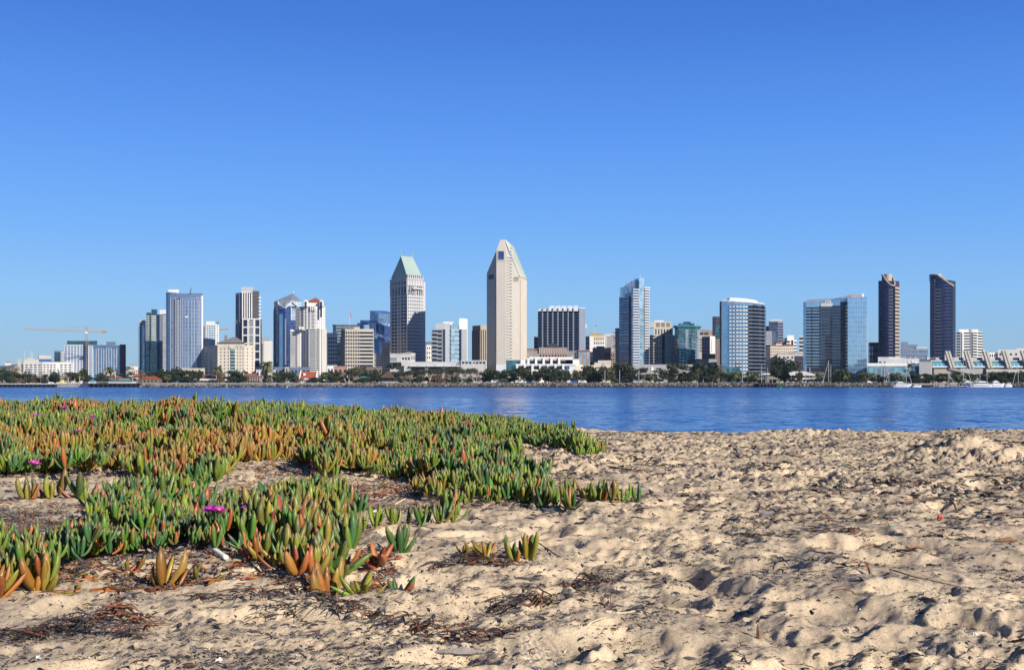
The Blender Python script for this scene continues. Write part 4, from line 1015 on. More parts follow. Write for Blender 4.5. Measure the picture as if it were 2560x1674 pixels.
m = MB(); x0 = X(257, D); m.box(x0, x0 + 3.4, D - 1, D + 1, Z(832, D), Z(826, D)); m.build('counterweight', W_GOLD, root)
m = MB(); x0 = X(215, D); m.box(x0, x0 + 1.8, D - 2.2, D - .5, Z(834, D), Z(829, D)); m.build('cab', W_WHITE, root)
m = MB(); top = (X(217, D), D, Z(813.8, D))
for q in ((X(175, D), D - 2, Z(825, D)), (X(120, D), D - 4, Z(823, D)), (X(255, D), D + 2, Z(827, D))):
    m.bar(top, q, .12)
m.build('stay_cable', W_GREY, root)
# ---- condo with balcony edge and beige top
D = 1180; b = Bld('narrow dark condo tower with a beige top at the left of the balcony twins', foot(362, D, [(349, -48)], [(366, 30)]), 'condo_tower')
b = Bld.__new__(Bld) if False else b
b.body(W_SLATE, Z(810, D)); f = b.f[0]
b.balc(f, W_LGREY, 38, LAND + 4, Z(812, D), [(-.06, .12)], .35, 1.2); b.panel(f, G_BLUE, LAND, Z(812, D), .5, 1, .3, 'glass_wall'); b.box('crown', W_CREAM, 348.5, 365, 800, 811, D + 3); b.done()
D = 1150; b = Bld('green glass condo towers with stacked white balconies and stepped tops', foot(378, D, [(365, -12)], [(393, 14), (399, -40), (416, 12)]), 'condo_tower')
b.body(G_GREEN, Z(786, D)); f = b.f; zt = Z(786, D)
for i, bay in ((0, [(.02, .62)]), (1, [(.02, .8)]), (3, [(.45, 1)])):
    b.balc(f[i], W_WHITE, 31, LAND + 2, zt, bay, .40, 1.3)
b.panel(f[2], G_NAVY, LAND, zt, 0, 1, .2, 'glass_slot'); b.panel(f[3], W_SLATE, LAND, zt, 0, .42, .3)
b.box('crown', G_GREEN, 366, 378, 781, 787, D + 4); b.box('crown', G_GREEN, 378.5, 393, 773, 787, D + 6); b.box('parapet', W_WHITE, 399, 416, 774, 785, D + 8); b.done()
# ---- large curved blue glass tower
D = 1060; pts = foot(426, D, [(415, -46)], [(445, 4), (462, 8), (478, 14), (492, 20), (503, 26), (506.5, 34)])
b = Bld('broad curved steel blue glass tower with a slanted white crown', pts, 'glass_tower')
r = b.ring(26); zz = []
for p in r:
    px = CX + F_PX * p[0] / p[1]; zz.append(Z(729 + (px - 415) * 0.095, D) if p[1] < D + 40 else Z(731 + (px - 415) * 0.085, D))
b.body(G_STEEL, zz, dep=26); f = b.f; zt = Z(748, D)
m = MB()
for F in f[1:]:
    n = max(2, round(F.w / 2.4))
    for c in range(n):
        m.fbox(F, F.w * c / n, F.w * c / n + .3, LAND + 2, Z(733, D) - 3.2 + (-(CX + F_PX * F.p[0] / F.p[1] - 415) * 0.095) * D / F_PX, -.05, .4)
m.build('mullion', W_LGREY, b.root)
b.panel(f[1], W_SLATE, LAND + 3, zt, .33, .99, .2, 'recess'); b.grid(f[1], G_BLK, 2, 36, LAND + 4, zt, .62, .62, .33, .99, .3); b.balc(f[1], W_COOL, 36, LAND + 4, zt, [(.68, 1.0)], .28, .9)
b.panel(f[6], W_WHITE, LAND, Z(738, D), .1, 1.2, .3, 'edge_trim'); b.panel(f[2], G_NAVY, Z(748.5, D), Z(742.5, D), .1, .35, .5, 'opening')
b.panel(f[3], W_WHITE, Z(793, D), Z(790, D), .05, .5, .6, 'access_cradle')
b.box('crown', W_WHITE, 421, 447, 723.5, 733, D + 8, 8); b.box('roof_screen', W_SLATE, 447, 506, 733, 742, D + 14, 6); m = MB(); m.bar((X(466, D), D + 12, Z(732, D)), (X(469, D), D + 12, Z(715.5, D)), .5, .2); m.build('roof_antenna', W_DARK, b.root); b.done()
# ---- white-blue condo
D = 1250; b = Bld('white framed pale blue condo tower beside the curved glass tower', foot(516, D, [(506, -25)], [(539, 8), (547, 40)]), 'condo_tower')
b.body(W_COOL, Z(811, D)); za, zb = LAND + 8, Z(812, D)
b.grid(b.f[1], G_AQUA, 4, 22, za, zb, .72, .72); b.balc(b.f[0], W_WHITE, 26, za, zb, [(.0, 1)], .4, 1.2); b.panel(b.f[2], W_WHITE, za, zb, 0, 1, .2); b.grid(b.f[2], G_AQUA, 1, 22, za, zb, .5, .6, out=.35)
b.box('crown', W_WHITE, 515, 538, 803, 811.5, D + 3); b.box('glass_core', G_SKY, 538, 547, 803, 811.5, D + 8); b.done()
D = 1700; root = empty('tower_crane', (X(548, D), D, LAND), 'tan crane jib showing behind the white framed pale blue condo', 'crane')
m = MB(); m.bar((X(545, D), D, Z(824.5, D)), (X(572, D), D, Z(821, D)), 1.0, .7, 4); m.build('jib', W_ORANGE, root); m = MB(); m.bar((X(545, D), D, LAND), (X(545, D), D, Z(822, D)), .9, .9, 4); m.build('mast', W_ORANGE, root)
# ---- cream hotel with hipped roof
D = 1020; b = Bld('cream hotel with grey hipped roof and a green glass bay down its middle', foot(544, D, [(511, -62)], [(612, 10), (637, 34)]), 'hotel')
zt = Z(866, D); b.body(W_CREAM, zt, dep=30); f = b.f; za, zb = LAND + 3, Z(868, D)
b.cap(W_CREAM, 1.4, .4)
b.grid(f[1], G_DARK, 3, 10, za, zb, .32, .42, .05, .46); b.grid(f[1], G_DARK, 3, 10, za, zb, .32, .42, .68, .98); b.grid(f[2], G_DARK, 2, 10, za, zb, .18, .4); b.grid(f[0], G_DARK, 3, 10, za, zb, .28, .42)
b.panel(f[1], G_TEAL, LAND, Z(871, D), .48, .64, .7, 'glass_bay'); b.balc(f[1], W_WHITE, 10, za, zb, [(.475, .645)], .12, 1.0)
b.box('attic', W_CREAM, 544, 612, 857, 867, D + 7, 22); aF = Fc((X(546, D + 7), D + 7), (X(611, D + 7), D + 7)); b.grid(aF, G_DARK, 14, 1, Z(861, D + 7), Z(857, D + 7), .5, .7)
e = (D + 29) / D; hip(b, 'roof', W_ROOFG, [(X(543, D + 6), D + 6), (X(613, D + 6), D + 6), (X(613, D + 6) * e, D + 32), (X(543, D + 6) * e, D + 32)], Z(856.5, D + 6), ((X(569, D), D + 20, Z(842, D + 15)), (X(577, D), D + 20, Z(842, D + 15))))
b.box('chimney', W_ROOFG, 561, 568, 838, 850, D + 26, 6)
m = MB(); F = f[1]; um = F.w * .56
for i in range(14):
    t = math.pi * i / 13; a2 = math.pi * (i + 1) / 13
    if i < 13:
        p = lambda q: (F.p[0] + F.u[0] * (um + 3.2 * math.cos(q)) + F.n[0] * .6, F.p[1] + F.u[1] * (um + 3.2 * math.cos(q)) + F.n[1] * .6, zt + .8 - 3.0 * math.sin(q))
        m.bar(p(t), p(a2), .28)
for du in (-9, -5, 5, 9):
    m.bar((F.p[0] + F.u[0] * (um + du), F.p[1] + F.u[1] * (um + du) - .6, zt - 1), (F.p[0] + F.u[0] * (um + du * .55), F.p[1] + F.u[1] * (um + du * .55) - .6, zt + 2.5), .2)
m.build('facade_ornament_trim', W_COPPER, b.root); b.done()
# ---- tall slim tower with white frame
D = 1160; b = Bld('slim tall tower of white frames and grey balconies behind the cream hotel', foot(605, D, [(596, -46), (589, -30)], [(631, 8), (648, 20)]), 'condo_tower')
zt = Z(731, D); b.body(W_SLATE, zt, dep=22); f = b.f
b.ring_top = zt
b.panel(f[2], G_DARK, LAND, zt - .5, .0, 1, .15, 'glass_wall'); b.ribs(f[2], W_WHITE, 4, Z(798, D), zt, .45, .06, .94, .8)
b.panel(f[3], wall('taupe_panel', (0.17, 0.15, 0.14)), Z(798, D), Z(726, D), 0, 1, .3); b.bands(f[3], G_DARK, 18, Z(798, D), Z(728, D), .5, .05, .95, .5); b.balc(f[3], W_COOL, 26, LAND, Z(736, D), [(.9, 1.25)], .35, 1.0)
b.balc(f[1], W_LGREY, 50, LAND, zt, [(.0, .5)], .35, 1.0); b.balc(f[0], W_LGREY, 30, LAND, Z(796, D), [(-.1, .9)], .35, 1.0)
m = MB(); F2 = Fc((X(605.8, D - 3), D - 3), (X(651, D - 3), D - 3)); b.panel(F2, G_DARK, LAND, Z(798, D), 0, 1, 0, 'glass_wall', o0=-6)
for c in range(4):
    u = F2.w * c / 3; m.fbox(F2, max(u - .9, 0), min(u + .9, F2.w), LAND, Z(797, D), -.05, .6)
for r in range(9):
    v = LAND + (Z(798, D) - LAND) * r / 8; m.fbox(F2, 0.02, F2.w - .02, v - .6, v + .6, -.05, .45)
m.build('frame', W_WHITE, b.root); b.balc(F2, W_COOL, 32, LAND, Z(800, D), [(.35, .62)], .4, .9)
b.box('crown', W_LGREY, 603, 634, 717, 732, D + 6, 10); b.box('parapet', W_WHITE, 604, 631, 729, 731.5, D - .3, 3); b.done()
# ---- stepped white condo, small
D = 1240; b = Bld('low white condo block with zigzag balconies beside the pointed glass tower', foot(661, D, [(650, -20)], [(681, 12)]), 'condo_tower')
b.body(W_WHITE, Z(853, D)); za, zb = LAND, Z(855, D); b.balc(b.f[0], W_LGREY, 18, za, zb, [(0, .9)], .45, 1.6); b.grid(b.f[1], G_DARK, 2, 18, za, zb, .3, .4, .0, .5); b.grid(b.f[1], G_DARK, 2, 18, za, zb, .3, .4, .5, 1); b.box('plant_room', W_GREY, 654, 672, 843.5, 853.5, D + 5); b.done()
# ---- pointed blue glass tower
D = 1140; zs = Z(752, D); pts = foot(712, D, [(695, -34), (685, -52)], [(727, 26), (754, 30)]); b = Bld('blue glass skyscraper with a faceted crystal pyramid top', pts, 'glass_tower')
b.body(G_NAVY, zs - 5, dep=30); f = b.f
xa, ya = X(722, D), D + 24; apex = (xa, ya, Z(733, D + 24))
e0 = [(p[0], p[1], zs) for p in (pts[0], pts[1], (pts[2][0], pts[2][1] + 4), pts[3], pts[4])]
rr = b.ring(30); bk = [(rr[-2][0], rr[-2][1], zs), (rr[-1][0], rr[-1][1], zs)]
lo = [(p[0], p[1], zs - 5.2) for p in pts] + [(q[0], q[1], zs - 5.2) for q in bk]; hi_ = e0 + bk; n = len(hi_); m = MB()
m.add(lo + hi_ + [apex], [(i, (i + 1) % n, n + (i + 1) % n, n + i) for i in range(n)] + [(n + i, n + (i + 1) % n, 2 * n) for i in range(n)]); m.build('crystal_roof', glass('silver_louvre_roof', (0.40, 0.46, 0.50), metal=.5, rough=.3, floor=1.6, bay=3, line=.4, vline=.05, vary=.1), b.root)
m = MB()
Fm = f[2]; c0 = Vector((pts[2][0], pts[2][1] - .5, zs - 24)); gl = Vector((pts[1][0], pts[1][1] - .6, zs - 3)); gr = Vector((pts[3][0], pts[3][1] - .6, zs - 10)); pk = Vector((X(729, D), pts[3][1] - 1, Z(751.5, D)))
kA = Vector((X(714, D - 2), D - 2, Z(770, D))); kB = Vector((X(750, D), pts[4][1] - 3, Z(772, D))); rt = .5
for a_, b_ in ((kA, pk), (pk, kB), (gl, kA), (Vector((X(692, D), pts[1][1] - 1, zs)), Vector((X(699, D), pts[1][1] - 1.5, Z(770, D)))), (Vector((X(699, D), D + 3, Z(770, D))), kA)):
    m.bar(a_, b_, .55)
for px_, D_ in ((686, D + 26), (690, D + 18), (694, D + 10)):
    m.bar((X(px_, D_) - .3, D_ - 2, LAND), (X(px_, D_) - .3, D_ - 2, Z(770, D)), .35)
for fa in (.02, .5, .98):
    F = f[3]; q = (F.p[0] + F.u[0] * F.w * fa + F.n[0] * .4, F.p[1] + F.u[1] * F.w * fa + F.n[1] * .4); m.bar((*q, Z(800, D)), (*q, Z(768 - 14 * (1 - abs(fa - .5) * 2), D)), .5)
m.build('white_frame_trim', W_COOL, b.root)
b.panel(f[1], G_SKY, LAND, Z(785, D), .25, .75, .5, 'glass_bay'); b.panel(f[2], W_SLATE, LAND, Z(797, D), .0, .2, .3, 'glass_slot'); b.panel(f[3], G_SKY, Z(800, D), Z(776, D), .05, .95, .5, 'glass_bay'); b.bands(f[3], W_COOL, 10, Z(800, D), Z(770, D), .35, .05, .95, .8, 'floor_band')
b.bands(f[0], W_SLATE, 40, LAND, Z(775, D), .3, 0, 1, .2, 'floor_band')
mm = MB(); mm.bar((apex[0], apex[1], apex[2] - 1), (apex[0], apex[1], apex[2] + 3), .5, .1); mm.build('finial', W_COOL, b.root); b.done()
# ---- white stepped condo with red roof
D = 1060; pts = foot(772, D, [(757, -50), (745, 6), (741, -50), (726, 4)], [(790, 2), (800, 14), (808, 20), (817, 34)]); b = Bld('tall white stepped condo tower with a red tiled pyramid roof', pts, 'condo_tower')
zl = Z(822, D); b.body(W_WHITE, zl, dep=24); f = b.f
up = foot(778, D + 3, [(759, -14), (741, -26)], [(795, 6), (813, 30)]); rg = list(up) + [(up[-1][0] * 1.02, up[-1][1] + 16), (up[0][0] * 1.02, up[-1][1] + 18)]
m = MB(); zu = Z(765, D); m.prism(rg, zl - 1, zu); m.build('upper_wall', W_WHITE, b.root); uf = [Fc(a, c) for a, c in zip(up[:-1], up[1:])]
za = LAND + 6
b.balc(uf[0], G_DARK, 16, zl, zu, [(.05, 1)], .5, .25, 'window_band'); b.balc(uf[0], W_WHITE, 16, zl, zu, [(.0, .6)], .34, 1.2)
b.grid(uf[1], G_DARK, 2, 16, zl, zu, .45, .55, .05, .95); b.bands(uf[2], G_DARK, 15, zl, Z(770, D), .5, .04, .5, .2); b.grid(uf[2], G_DARK, 2, 15, zl, Z(770, D), .35, .5, .55, 1); b.grid(uf[3], G_DARK, 3, 16, zl, zu, .32, .5)
b.balc(f[0], W_WHITE, 24, za, zl, [(0, .95)], .45, 1.4); b.balc(f[0], G_DARK, 24, za + 2, zl, [(.02, .8)], .4, .3, 'window_band')
b.balc(f[1], W_WHITE, 24, za, zl, [(.1, .9)], .4, 1.2); b.grid(f[2], G_DARK, 2, 24, za, zl, .4, .5); b.grid(f[3], G_DARK, 2, 24, za, zl, .4, .5, .0, 1)
b.bands(f[4], G_DARK, 24, za, zl, .52, .08, .95, .2); b.panel(f[5], G_BLK, za, zl, .1, .9, .25, 'recess'); b.balc(f[5], W_WHITE, 24, za, zl, [(.05, .95)], .35, .8); b.grid(f[6], G_DARK, 1, 24, za, zl, .5, .5); b.panel(f[7], W_CREAM, za, zl, .05, .6, .25); b.grid(f[7], G_DARK, 1, 24, za, zl, .5, .5, .65, 1)
# crown: drum with gables and red roof
cx0, cx1 = 766, 806
b.box('crown', W_WHITE, cx0, cx1, 755, 766, D + 6, 14); e = (D + 20) / (D + 5)
hip(b, 'roof', W_ROOFR, [(X(765.5, D + 5), D + 5), (X(805, D + 5), D + 5), (X(805, D + 5) * e, D + 20), (X(765.5, D + 5) * e, D + 20)], Z(754.5, D + 5), ((X(783, D), D + 12, Z(743, D + 8)), (X(784, D), D + 12, Z(743, D + 8))))
for q0, q1, t in ((759.5, 769, 750), (799, 806.5, 750)):
    m = MB(); x0, x1 = X(q0, D + 1), X(q1, D + 1); zb_, zt_ = Z(766, D), Z(t + 2.5, D); xm = (x0 + x1) / 2
    m.add([(x0, D + 1, zb_), (x1, D + 1, zb_), (x1, D + 1, zt_), (xm, D + 1, zt_ + 1.6), (x0, D + 1, zt_), (x0, D + 9, zb_), (x1, D + 9, zb_), (x1, D + 9, zt_), (xm, D + 9, zt_ + 1.6), (x0, D + 9, zt_)], [(0, 1, 2, 3, 4), (1, 6, 7, 2), (2, 7, 8, 3), (3, 8, 9, 4), (4, 9, 5, 0), (9, 8, 7, 6, 5)])
    m.build('gable', W_WHITE, b.root); m = MB(); m.box(xm - .9, xm + .9, D + .7, D + 1.1, zb_ - (0 if q0 < 780 else 10), zt_ - .5); m.build('arched_window', G_DARK, b.root)
m = MB()
for q in (776, 781, 786):
    m.box(X(q - 1.2, D), X(q + 1.2, D), D + 1.5, D + 3.2, Z(776, D), Z(763.5, D))
m.build('turret', W_WHITE, b.root)
for q in (749, 755):
    m = MB(); m.box(X(q - 2, D), X(q + 2, D), D + 1, D + 4, zl - .5, Z(816, D)); m.build('parapet_turret', W_WHITE, b.root)
b.done()
# ---- white office in shade
D = 1230; b = Bld('white office half in shadow beside the red roofed condo tower', foot(820, D, [(817, -60)], [(843, 4)]), 'office_block'); b.body(W_WHITE, Z(833, D)); b.grid(b.f[1], G_DARK, 4, 12, LAND, Z(841, D), .6, .55); b.cap(W_WHITE, .5, .2); b.done()
D = 1380; b = Bld('green glass office behind the cream grid office', foot(840, D, [(832, -40)], [(899, 8)]), 'office_block'); b.body(G_GREEN, Z(813, D)); b.bands(b.f[1], W_GREY, 20, LAND, Z(814, D), .3, .0, 1, .3, 'floor_band'); b.cap(W_SLATE, 1, .5); b.done()
D = 1370; root = empty('flagpole', (X(874.5, D), D, Z(812, D)), 'flagpole with a drooping flag on the green glass office', 'flagpole'); m = MB(); m.bar((X(874.5, D), D, Z(813, D)), (X(874.5, D), D, Z(776, D)), .25); m.build('pole', W_STEEL, root)
m = MB(); q = [(X(874.6, D), D, Z(777, D)), (X(876, D), D - .3, Z(779, D)), (X(879.5, D), D + .3, Z(797, D)), (X(877, D), D, Z(792, D)), (X(875, D), D, Z(787, D))]; m.add(q + [(a[0], a[1] + .15, a[2]) for a in q], [(0, 1, 2, 3, 4), (9, 8, 7, 6, 5), (0, 5, 6, 1), (1, 6, 7, 2), (2, 7, 8, 3), (3, 8, 9, 4), (4, 9, 5, 0)]); m.build('flag', wall('flag_red', (.45, .12, .14)), root)
# ---- cream grid office
D = 1110; b = Bld('cream concrete office, square windows on one half and long bands on the other', foot(863, D, [(853, -58)], [(899, 2), (934, 6)]), 'office_block'); zt = Z(824, D); b.body(W_CREAM, zt, dep=24); za, zb = LAND - 2, Z(827, D)
b.grid(b.f[1], G_DARK, 6, 15, za, zb, .66, .62); b.bands(b.f[2], G_DARK, 15, za, zb, .55, 0.0, .96, .2); b.panel(b.f[0], wall('shaded_cream_wall', (.22, .19, .2)), LAND, zt - .5, 0, 1, .15); b.box('plant_room', W_CREAM, 885, 899, 817, 824.5, D + 8); b.box('plant_room', W_GREY, 884, 886, 816, 824.5, D + 8); b.cap(W_CREAM, .8, .3); b.done()  # shade of the left face put into a darker violet-grey panel
# ---- cluster of hexagonal dark glass towers
def hexa(b, name, px, D, r, py, mat, cut=4.0):
    x = X(px, D); m = MB(); pts = [(x + r * math.cos(R(60 * i + 20)), D + r * math.sin(R(60 * i + 20))) for i in range(6)]; z = Z(py, D)
    m.prism(pts, LAND, [z - cut, z, z, z - cut * .2, z - cut, z - cut * 1.5]); m.build(name, mat, b.root)
D = 1330; b = Bld('cluster of faceted dark blue hexagonal glass towers behind the cream grid office', foot(912, D, [], [(973, 0)]), 'glass_tower')
for px, dd, r, py in ((928, 0, 13, 799), (956, 14, 15, 775), (943, -10, 11, 826), (968, -8, 11, 806), (916, 12, 11, 806), (955, -16, 10, 842), (933, -14, 9, 864), (968, -18, 10, 838)):
    hexa(b, 'glass_shaft', px, D + dd, r, py, G_NAVY if px in (928, 955, 968) else G_BLUE)
D2 = D - 20; F = Fc((X(912, D2), D2), (X(920, D2), D2 + 3)); m = MB(); m.bar((X(916, D2), D2, Z(826, D2)), (X(916, D2), D2, Z(812, D2)), 3.6, 3.6, 10); m.build('arched_bay', G_AQUA, b.root); b.done()
D = 1160; b = Bld('white striped low block stepping up beside the green roofed hotel tower', foot(941, D, [(934, 2)], [(952, 6), (958, 2), (974, 4)]), 'office_block'); b.body(W_WHITE, Z(884, D)); za = LAND
b.grid(b.f[0], G_DARK, 1, 12, za, Z(884, D), .8, .45); b.grid(b.f[1], G_DARK, 2, 12, za, Z(884, D), .5, .45); b.bands(b.f[2], G_DARK, 12, za, Z(884, D), .5); b.bands(b.f[3], G_DARK, 12, za, Z(884, D), .5)
b.box('upper_wall', W_WHITE, 954, 973.5, 855, 884.5, D + 5, 14); F = Fc((X(954, D + 5), D + 5), (X(973.5, D + 5), D + 5)); b.bands(F, G_DARK, 7, Z(884, D), Z(856, D), .45, .05, 1); b.box('upper_wall', W_WHITE, 937, 941, 872, 884.5, D + 4, 8); b.done()
# ---- hotel tower with green copper roof
D = 1125; pts = foot(1018, D, [(976, -50)], [(1058, 40)]); b = Bld('lavender stone hotel tower with a steep green copper roof', pts, 'hotel_tower'); zt = Z(694, D)
a0, c0, a1 = [Vector(p) for p in pts]; bk = a0 + (a1 - c0); sq = [tuple(a0), tuple(c0), tuple(a1), tuple(bk)]
m = MB(); m.prism(sq, LAND, zt); m.build('wall', W_LILAC, b.root); f = b.f; za = LAND + 6
z_a, z_b = Z(735, D), Z(697, D)
b.grid(f[0], G_DARK, 2, 26, za, Z(722, D), .76, .62, .06, .42); b.grid(f[0], G_DARK, 1, 26, za, Z(722, D), .5, .6, .46, .58); b.grid(f[0], G_DARK, 2, 26, za, Z(722, D), .76, .62, .62, .97)
b.grid(f[1], G_DARK, 7, 26, za, Z(722, D), .42, .5, .02, .82); b.grid(f[1], G_DARK, 2, 26, za, Z(722, D), .25, .45, .84, 1)
b.grid(f[0], G_BLK, 5, 1, Z(733, D), Z(715, D), .55, .95, .05, .97, .25, 'tall_window'); b.grid(f[0], G_BLK, 5, 1, Z(710, D), Z(701, D), .5, .8, .05, .97, .25, 'tall_window'); b.grid(f[1], G_DARK, 7, 1, Z(735, D), Z(712, D), .35, .95, .05, .95, .25, 'tall_window')
for F in f:
    b.panel(F, W_LILAC, Z(713, D), Z(710.5, D), -.01, 1.01, .9, 'cornice'); b.panel(F, W_LILAC, Z(697.5, D), Z(694.5, D), -.01, 1.01, .8, 'cornice'); b.ribs(F, W_LILAC, 6, Z(737, D), Z(697, D), .16, .0, 1, .6)
# curved balcony
m = MB(); F = f[1]
m.fbox(F, F.w * .3, F.w * .92, Z(722, D), Z(718.5, D), 0, 2.2); m.build('balcony', W_LILAC, b.root)
# corner towers rising beside the shaft
F = f[1]; m = MB(); m.fbox(F, F.w - .5, F.w + 3.4, LAND, Z(704, D + 10), -8, -1.0); m.build('corner_pier', W_LILAC, b.root); F = f[0]; m = MB(); m.fbox(F, -2.0, .8, LAND, Z(697.5, D + 18), -8, -1.0); m.build('corner_pier', W_LILAC, b.root)
# set-back attic, steep roof
def inset(ring, k):
    c = sum((Vector(p) for p in ring), Vector((0, 0))) / len(ring); return [tuple(c + (Vector(p) - c) * k) for p in ring]
at_ = inset(sq, .92); m = MB(); m.prism(at_, zt, Z(690, D)); m.build('attic', W_LILAC, b.root)
rb = inset(sq, .96); c = sum((Vector(p) for p in sq), Vector((0, 0))) / 4; du = (Vector(sq[2]) - Vector(sq[1])) * .36; zr = Z(640, D + 14)
A = c - du - (Vector(sq[0]) - Vector(sq[1])) * .0; Bq = c + du
zro = Z(691, D); m = MB(); m.add([(p[0], p[1], zro) for p in rb] + [(A.x, A.y, zr), (Bq.x, Bq.y, zr)], [(0, 1, 4), (1, 2, 5, 4), (2, 3, 5), (3, 0, 4, 5), (3, 2, 1, 0)]); ro = m.build('roof', W_COPPER, b.root)
m = MB(); e1, e2, e3 = [Vector((p[0], p[1], zro)) for p in (rb[0], rb[1], rb[2])]; A3, B3 = Vector((A.x, A.y, zr)), Vector((Bq.x, Bq.y, zr))
for i in range(13):
    t = i / 12; m.bar(e1.lerp(e2, t), A3.lerp(A3, t), .22, .1, 4); m.bar(e2.lerp(e3, t), A3.lerp(B3, t), .25, .2, 4)
m.build('seam', W_COPPER, ro, org=b.root.location)
m = MB()
for i in range(10):
    p = A3.lerp(B3, i / 9); m.bar(p - Vector((0, 0, 1)), p + Vector((0, 0, 2.2)), .2, .08, 4)
m.build('roof_crest_trim', W_COPPER, b.root)
for p, h in ((A3, 6.5), (B3, 5.5)):
    m = MB(); m.bar(p - Vector((0, 0, 1)), p + Vector((0, 0, h)), .55, .2, 6); m.build('finial', W_COPPER, b.root)
m = MB(); F = f[1]
for i in range(8):
    u = F.w * (.04 + .92 * i / 7); m.fbox(F, u - .5, u + .5, zt - 1, Z(686, D), -2.0, .5)
m.build('dormer_rib', W_LILAC, b.root); b.done()
# podium with pyramid
D = 1000; b = Bld('low stone pavilion with a grey pyramid roof before the green roofed tower', foot(1003, D, [(975, -5)], [(1027, 0), (1038, 30)]), 'pavilion'); b.body(W_LAV, Z(884, D), dep=14); b.grid(b.f[1], G_BLK, 3, 1, Z(899, D), Z(893, D), .62, .95, .05, .95); b.grid(b.f[2], G_DARK, 3, 1, Z(900, D), Z(888, D), .4, .9); b.cap(W_LAV, .5, .4); r = [(X(1004, D), D), (X(1037, D), D + 4), (X(1038, D) , D + 16), (X(1004, D) , D + 16)]
hip(b, 'roof', W_ROOFG, r, Z(883, D), ((X(1019, D), D + 9, Z(877.5, D)), (X(1022, D), D + 9, Z(877.5, D)))); b.box('low_wing', W_LAV, 975, 1003, 891, 905, D - 3, 8); b.grid(Fc((X(975, D - 3), D - 3), (X(992, D - 3), D - 3)), G_DARK, 7, 1, Z(903, D), Z(893, D), .4, .9, name='slot_window'); b.done()
D = 1180; b = Bld('small white tower with a dark rounded top between the two stone towers', foot(1066, D, [(1061, -30)], [(1082, 6)]), 'apartment_block'); b.body(W_WHITE, Z(862, D)); b.grid(b.f[1], G_DARK, 3, 8, LAND, Z(864, D), .4, .5); b.box('roof', W_SLATE, 1063, 1079, 854, 862.4, D + 3); b.done()
# ---- grey condo with glass bay and tall slab
D = 1022; b = Bld('grey mid-rise condo with a pale glass bay and a tall blank white slab', foot(1107, D, [(1079, -14)], [(1113, -40), (1126, 4), (1147, 10), (1154, -50), (1158, 20), (1167.5, 36)]), 'condo_tower'); zt = Z(823, D); b.body(W_GREY, zt, dep=20); f = b.f; za = LAND
b.bands(f[0], G_DARK, 13, za, zt, .48, .1, .92, .3); b.balc(f[0], W_LGREY, 13, za, zt, [(0, .55)], .32, 1.4); b.panel(f[2], W_LGREY, za, Z(808, D), 0, 1, .3); b.grid(f[2], G_DARK, 1, 14, za, Z(812, D), .25, .5, .7, 1)
b.panel(f[3], G_AQUA, za, Z(812, D), .02, .98, 1.2, 'glass_bay'); b.balc(f[3], W_COOL, 13, za, Z(814, D), [(.0, 1.05)], .14, 1.7); b.panel(f[4], W_SLATE, za, zt, 0, 1, .3)
b.box('upper_wall', W_LGREY, 1089, 1126, 807.5, 824, D + 6, 10); b.box('penthouse', W_WHITE, 1108, 1134, 804, 812, D + 10, 8); b.box('upper_wall', W_SLATE, 1126, 1150, 812, 824, D + 9, 8); F = f[5]; m = MB(); x0 = f[5].p
m = MB(); sp_ = [(X(1147.5, D), D + 4), (X(1158, D), D + 5), (X(1167.5, D), D + 13), (X(1158, D), D + 18)]; m.prism(sp_, za, Z(795, D)); m.build('slab', W_WHITE, b.root); b.done()
# ---- brown office
D = 1230; b = Bld('brown stone office with vertical ribs beside the tallest tower', foot(1201, D, [(1181, -50)], [(1221, 16)]), 'office_block'); zt = Z(813, D); b.body(W_BROWN, zt); b.ribs(b.f[0], W_BROWN, 4, LAND, Z(826, D), .5, 0, 1, .8); b.panel(b.f[0], G_BLK, LAND, Z(825, D), 0.02, .98, .2, 'glass_wall'); b.panel(b.f[1], G_BLK, LAND, Z(825, D), .02, .98, .2, 'glass_wall'); b.ribs(b.f[1], W_BEIGE, 4, LAND, Z(824, D), .55, 0, 1, .8); b.panel(b.f[1], W_BEIGE, Z(824, D), zt, 0, 1, .5, 'cornice'); b.done()
# ---- tallest tower
D = 1035; b = Bld('tallest tower, pale stone with chamfered shoulders and a slanted ribbed top', foot(1241, D, [(1217, -52)], [(1264.5, 2), (1275, 48), (1300, 22), (1316, 52)]), 'hotel_tower'); p = b.pts; f = b.f
zL, zc, zR = Z(680, D), Z(626, D), Z(694, D); top = Z(596, D)
zs_ = [zL, Z(627, D), Z(627, D), Z(638, D), Z(690, D), zR]
r = b.ring(14); m = MB(); m.prism(r, LAND, [Z(680, D), Z(626, D), Z(626, D), Z(638, D), Z(686, D), Z(695, D), Z(700, D), Z(680, D)]); m.build('wall', W_WARM, b.root)
# sloped crown
xa, xb = X(1250.5, D), X(1260.5, D); dT = 10
cr = [(*p[1], Z(626.5, D)), (*p[2], Z(626.5, D)), (*p[3], Z(638, D)), (xb + 1.5, D + dT + 6, top), (xb, D + dT, top), (xa, D + dT, top)]
m = MB(); m.add(cr, [(0, 1, 4, 5), (1, 2, 3, 4)]); back = [(p[1][0], D + 24, Z(628, D)), (p[3][0], D + 26, Z(640, D))]; m.add(cr + back, [(0, 5, 6), (5, 4, 3, 7, 6), (3, 2, 7)]); m.build('crown', W_WARM, b.root)
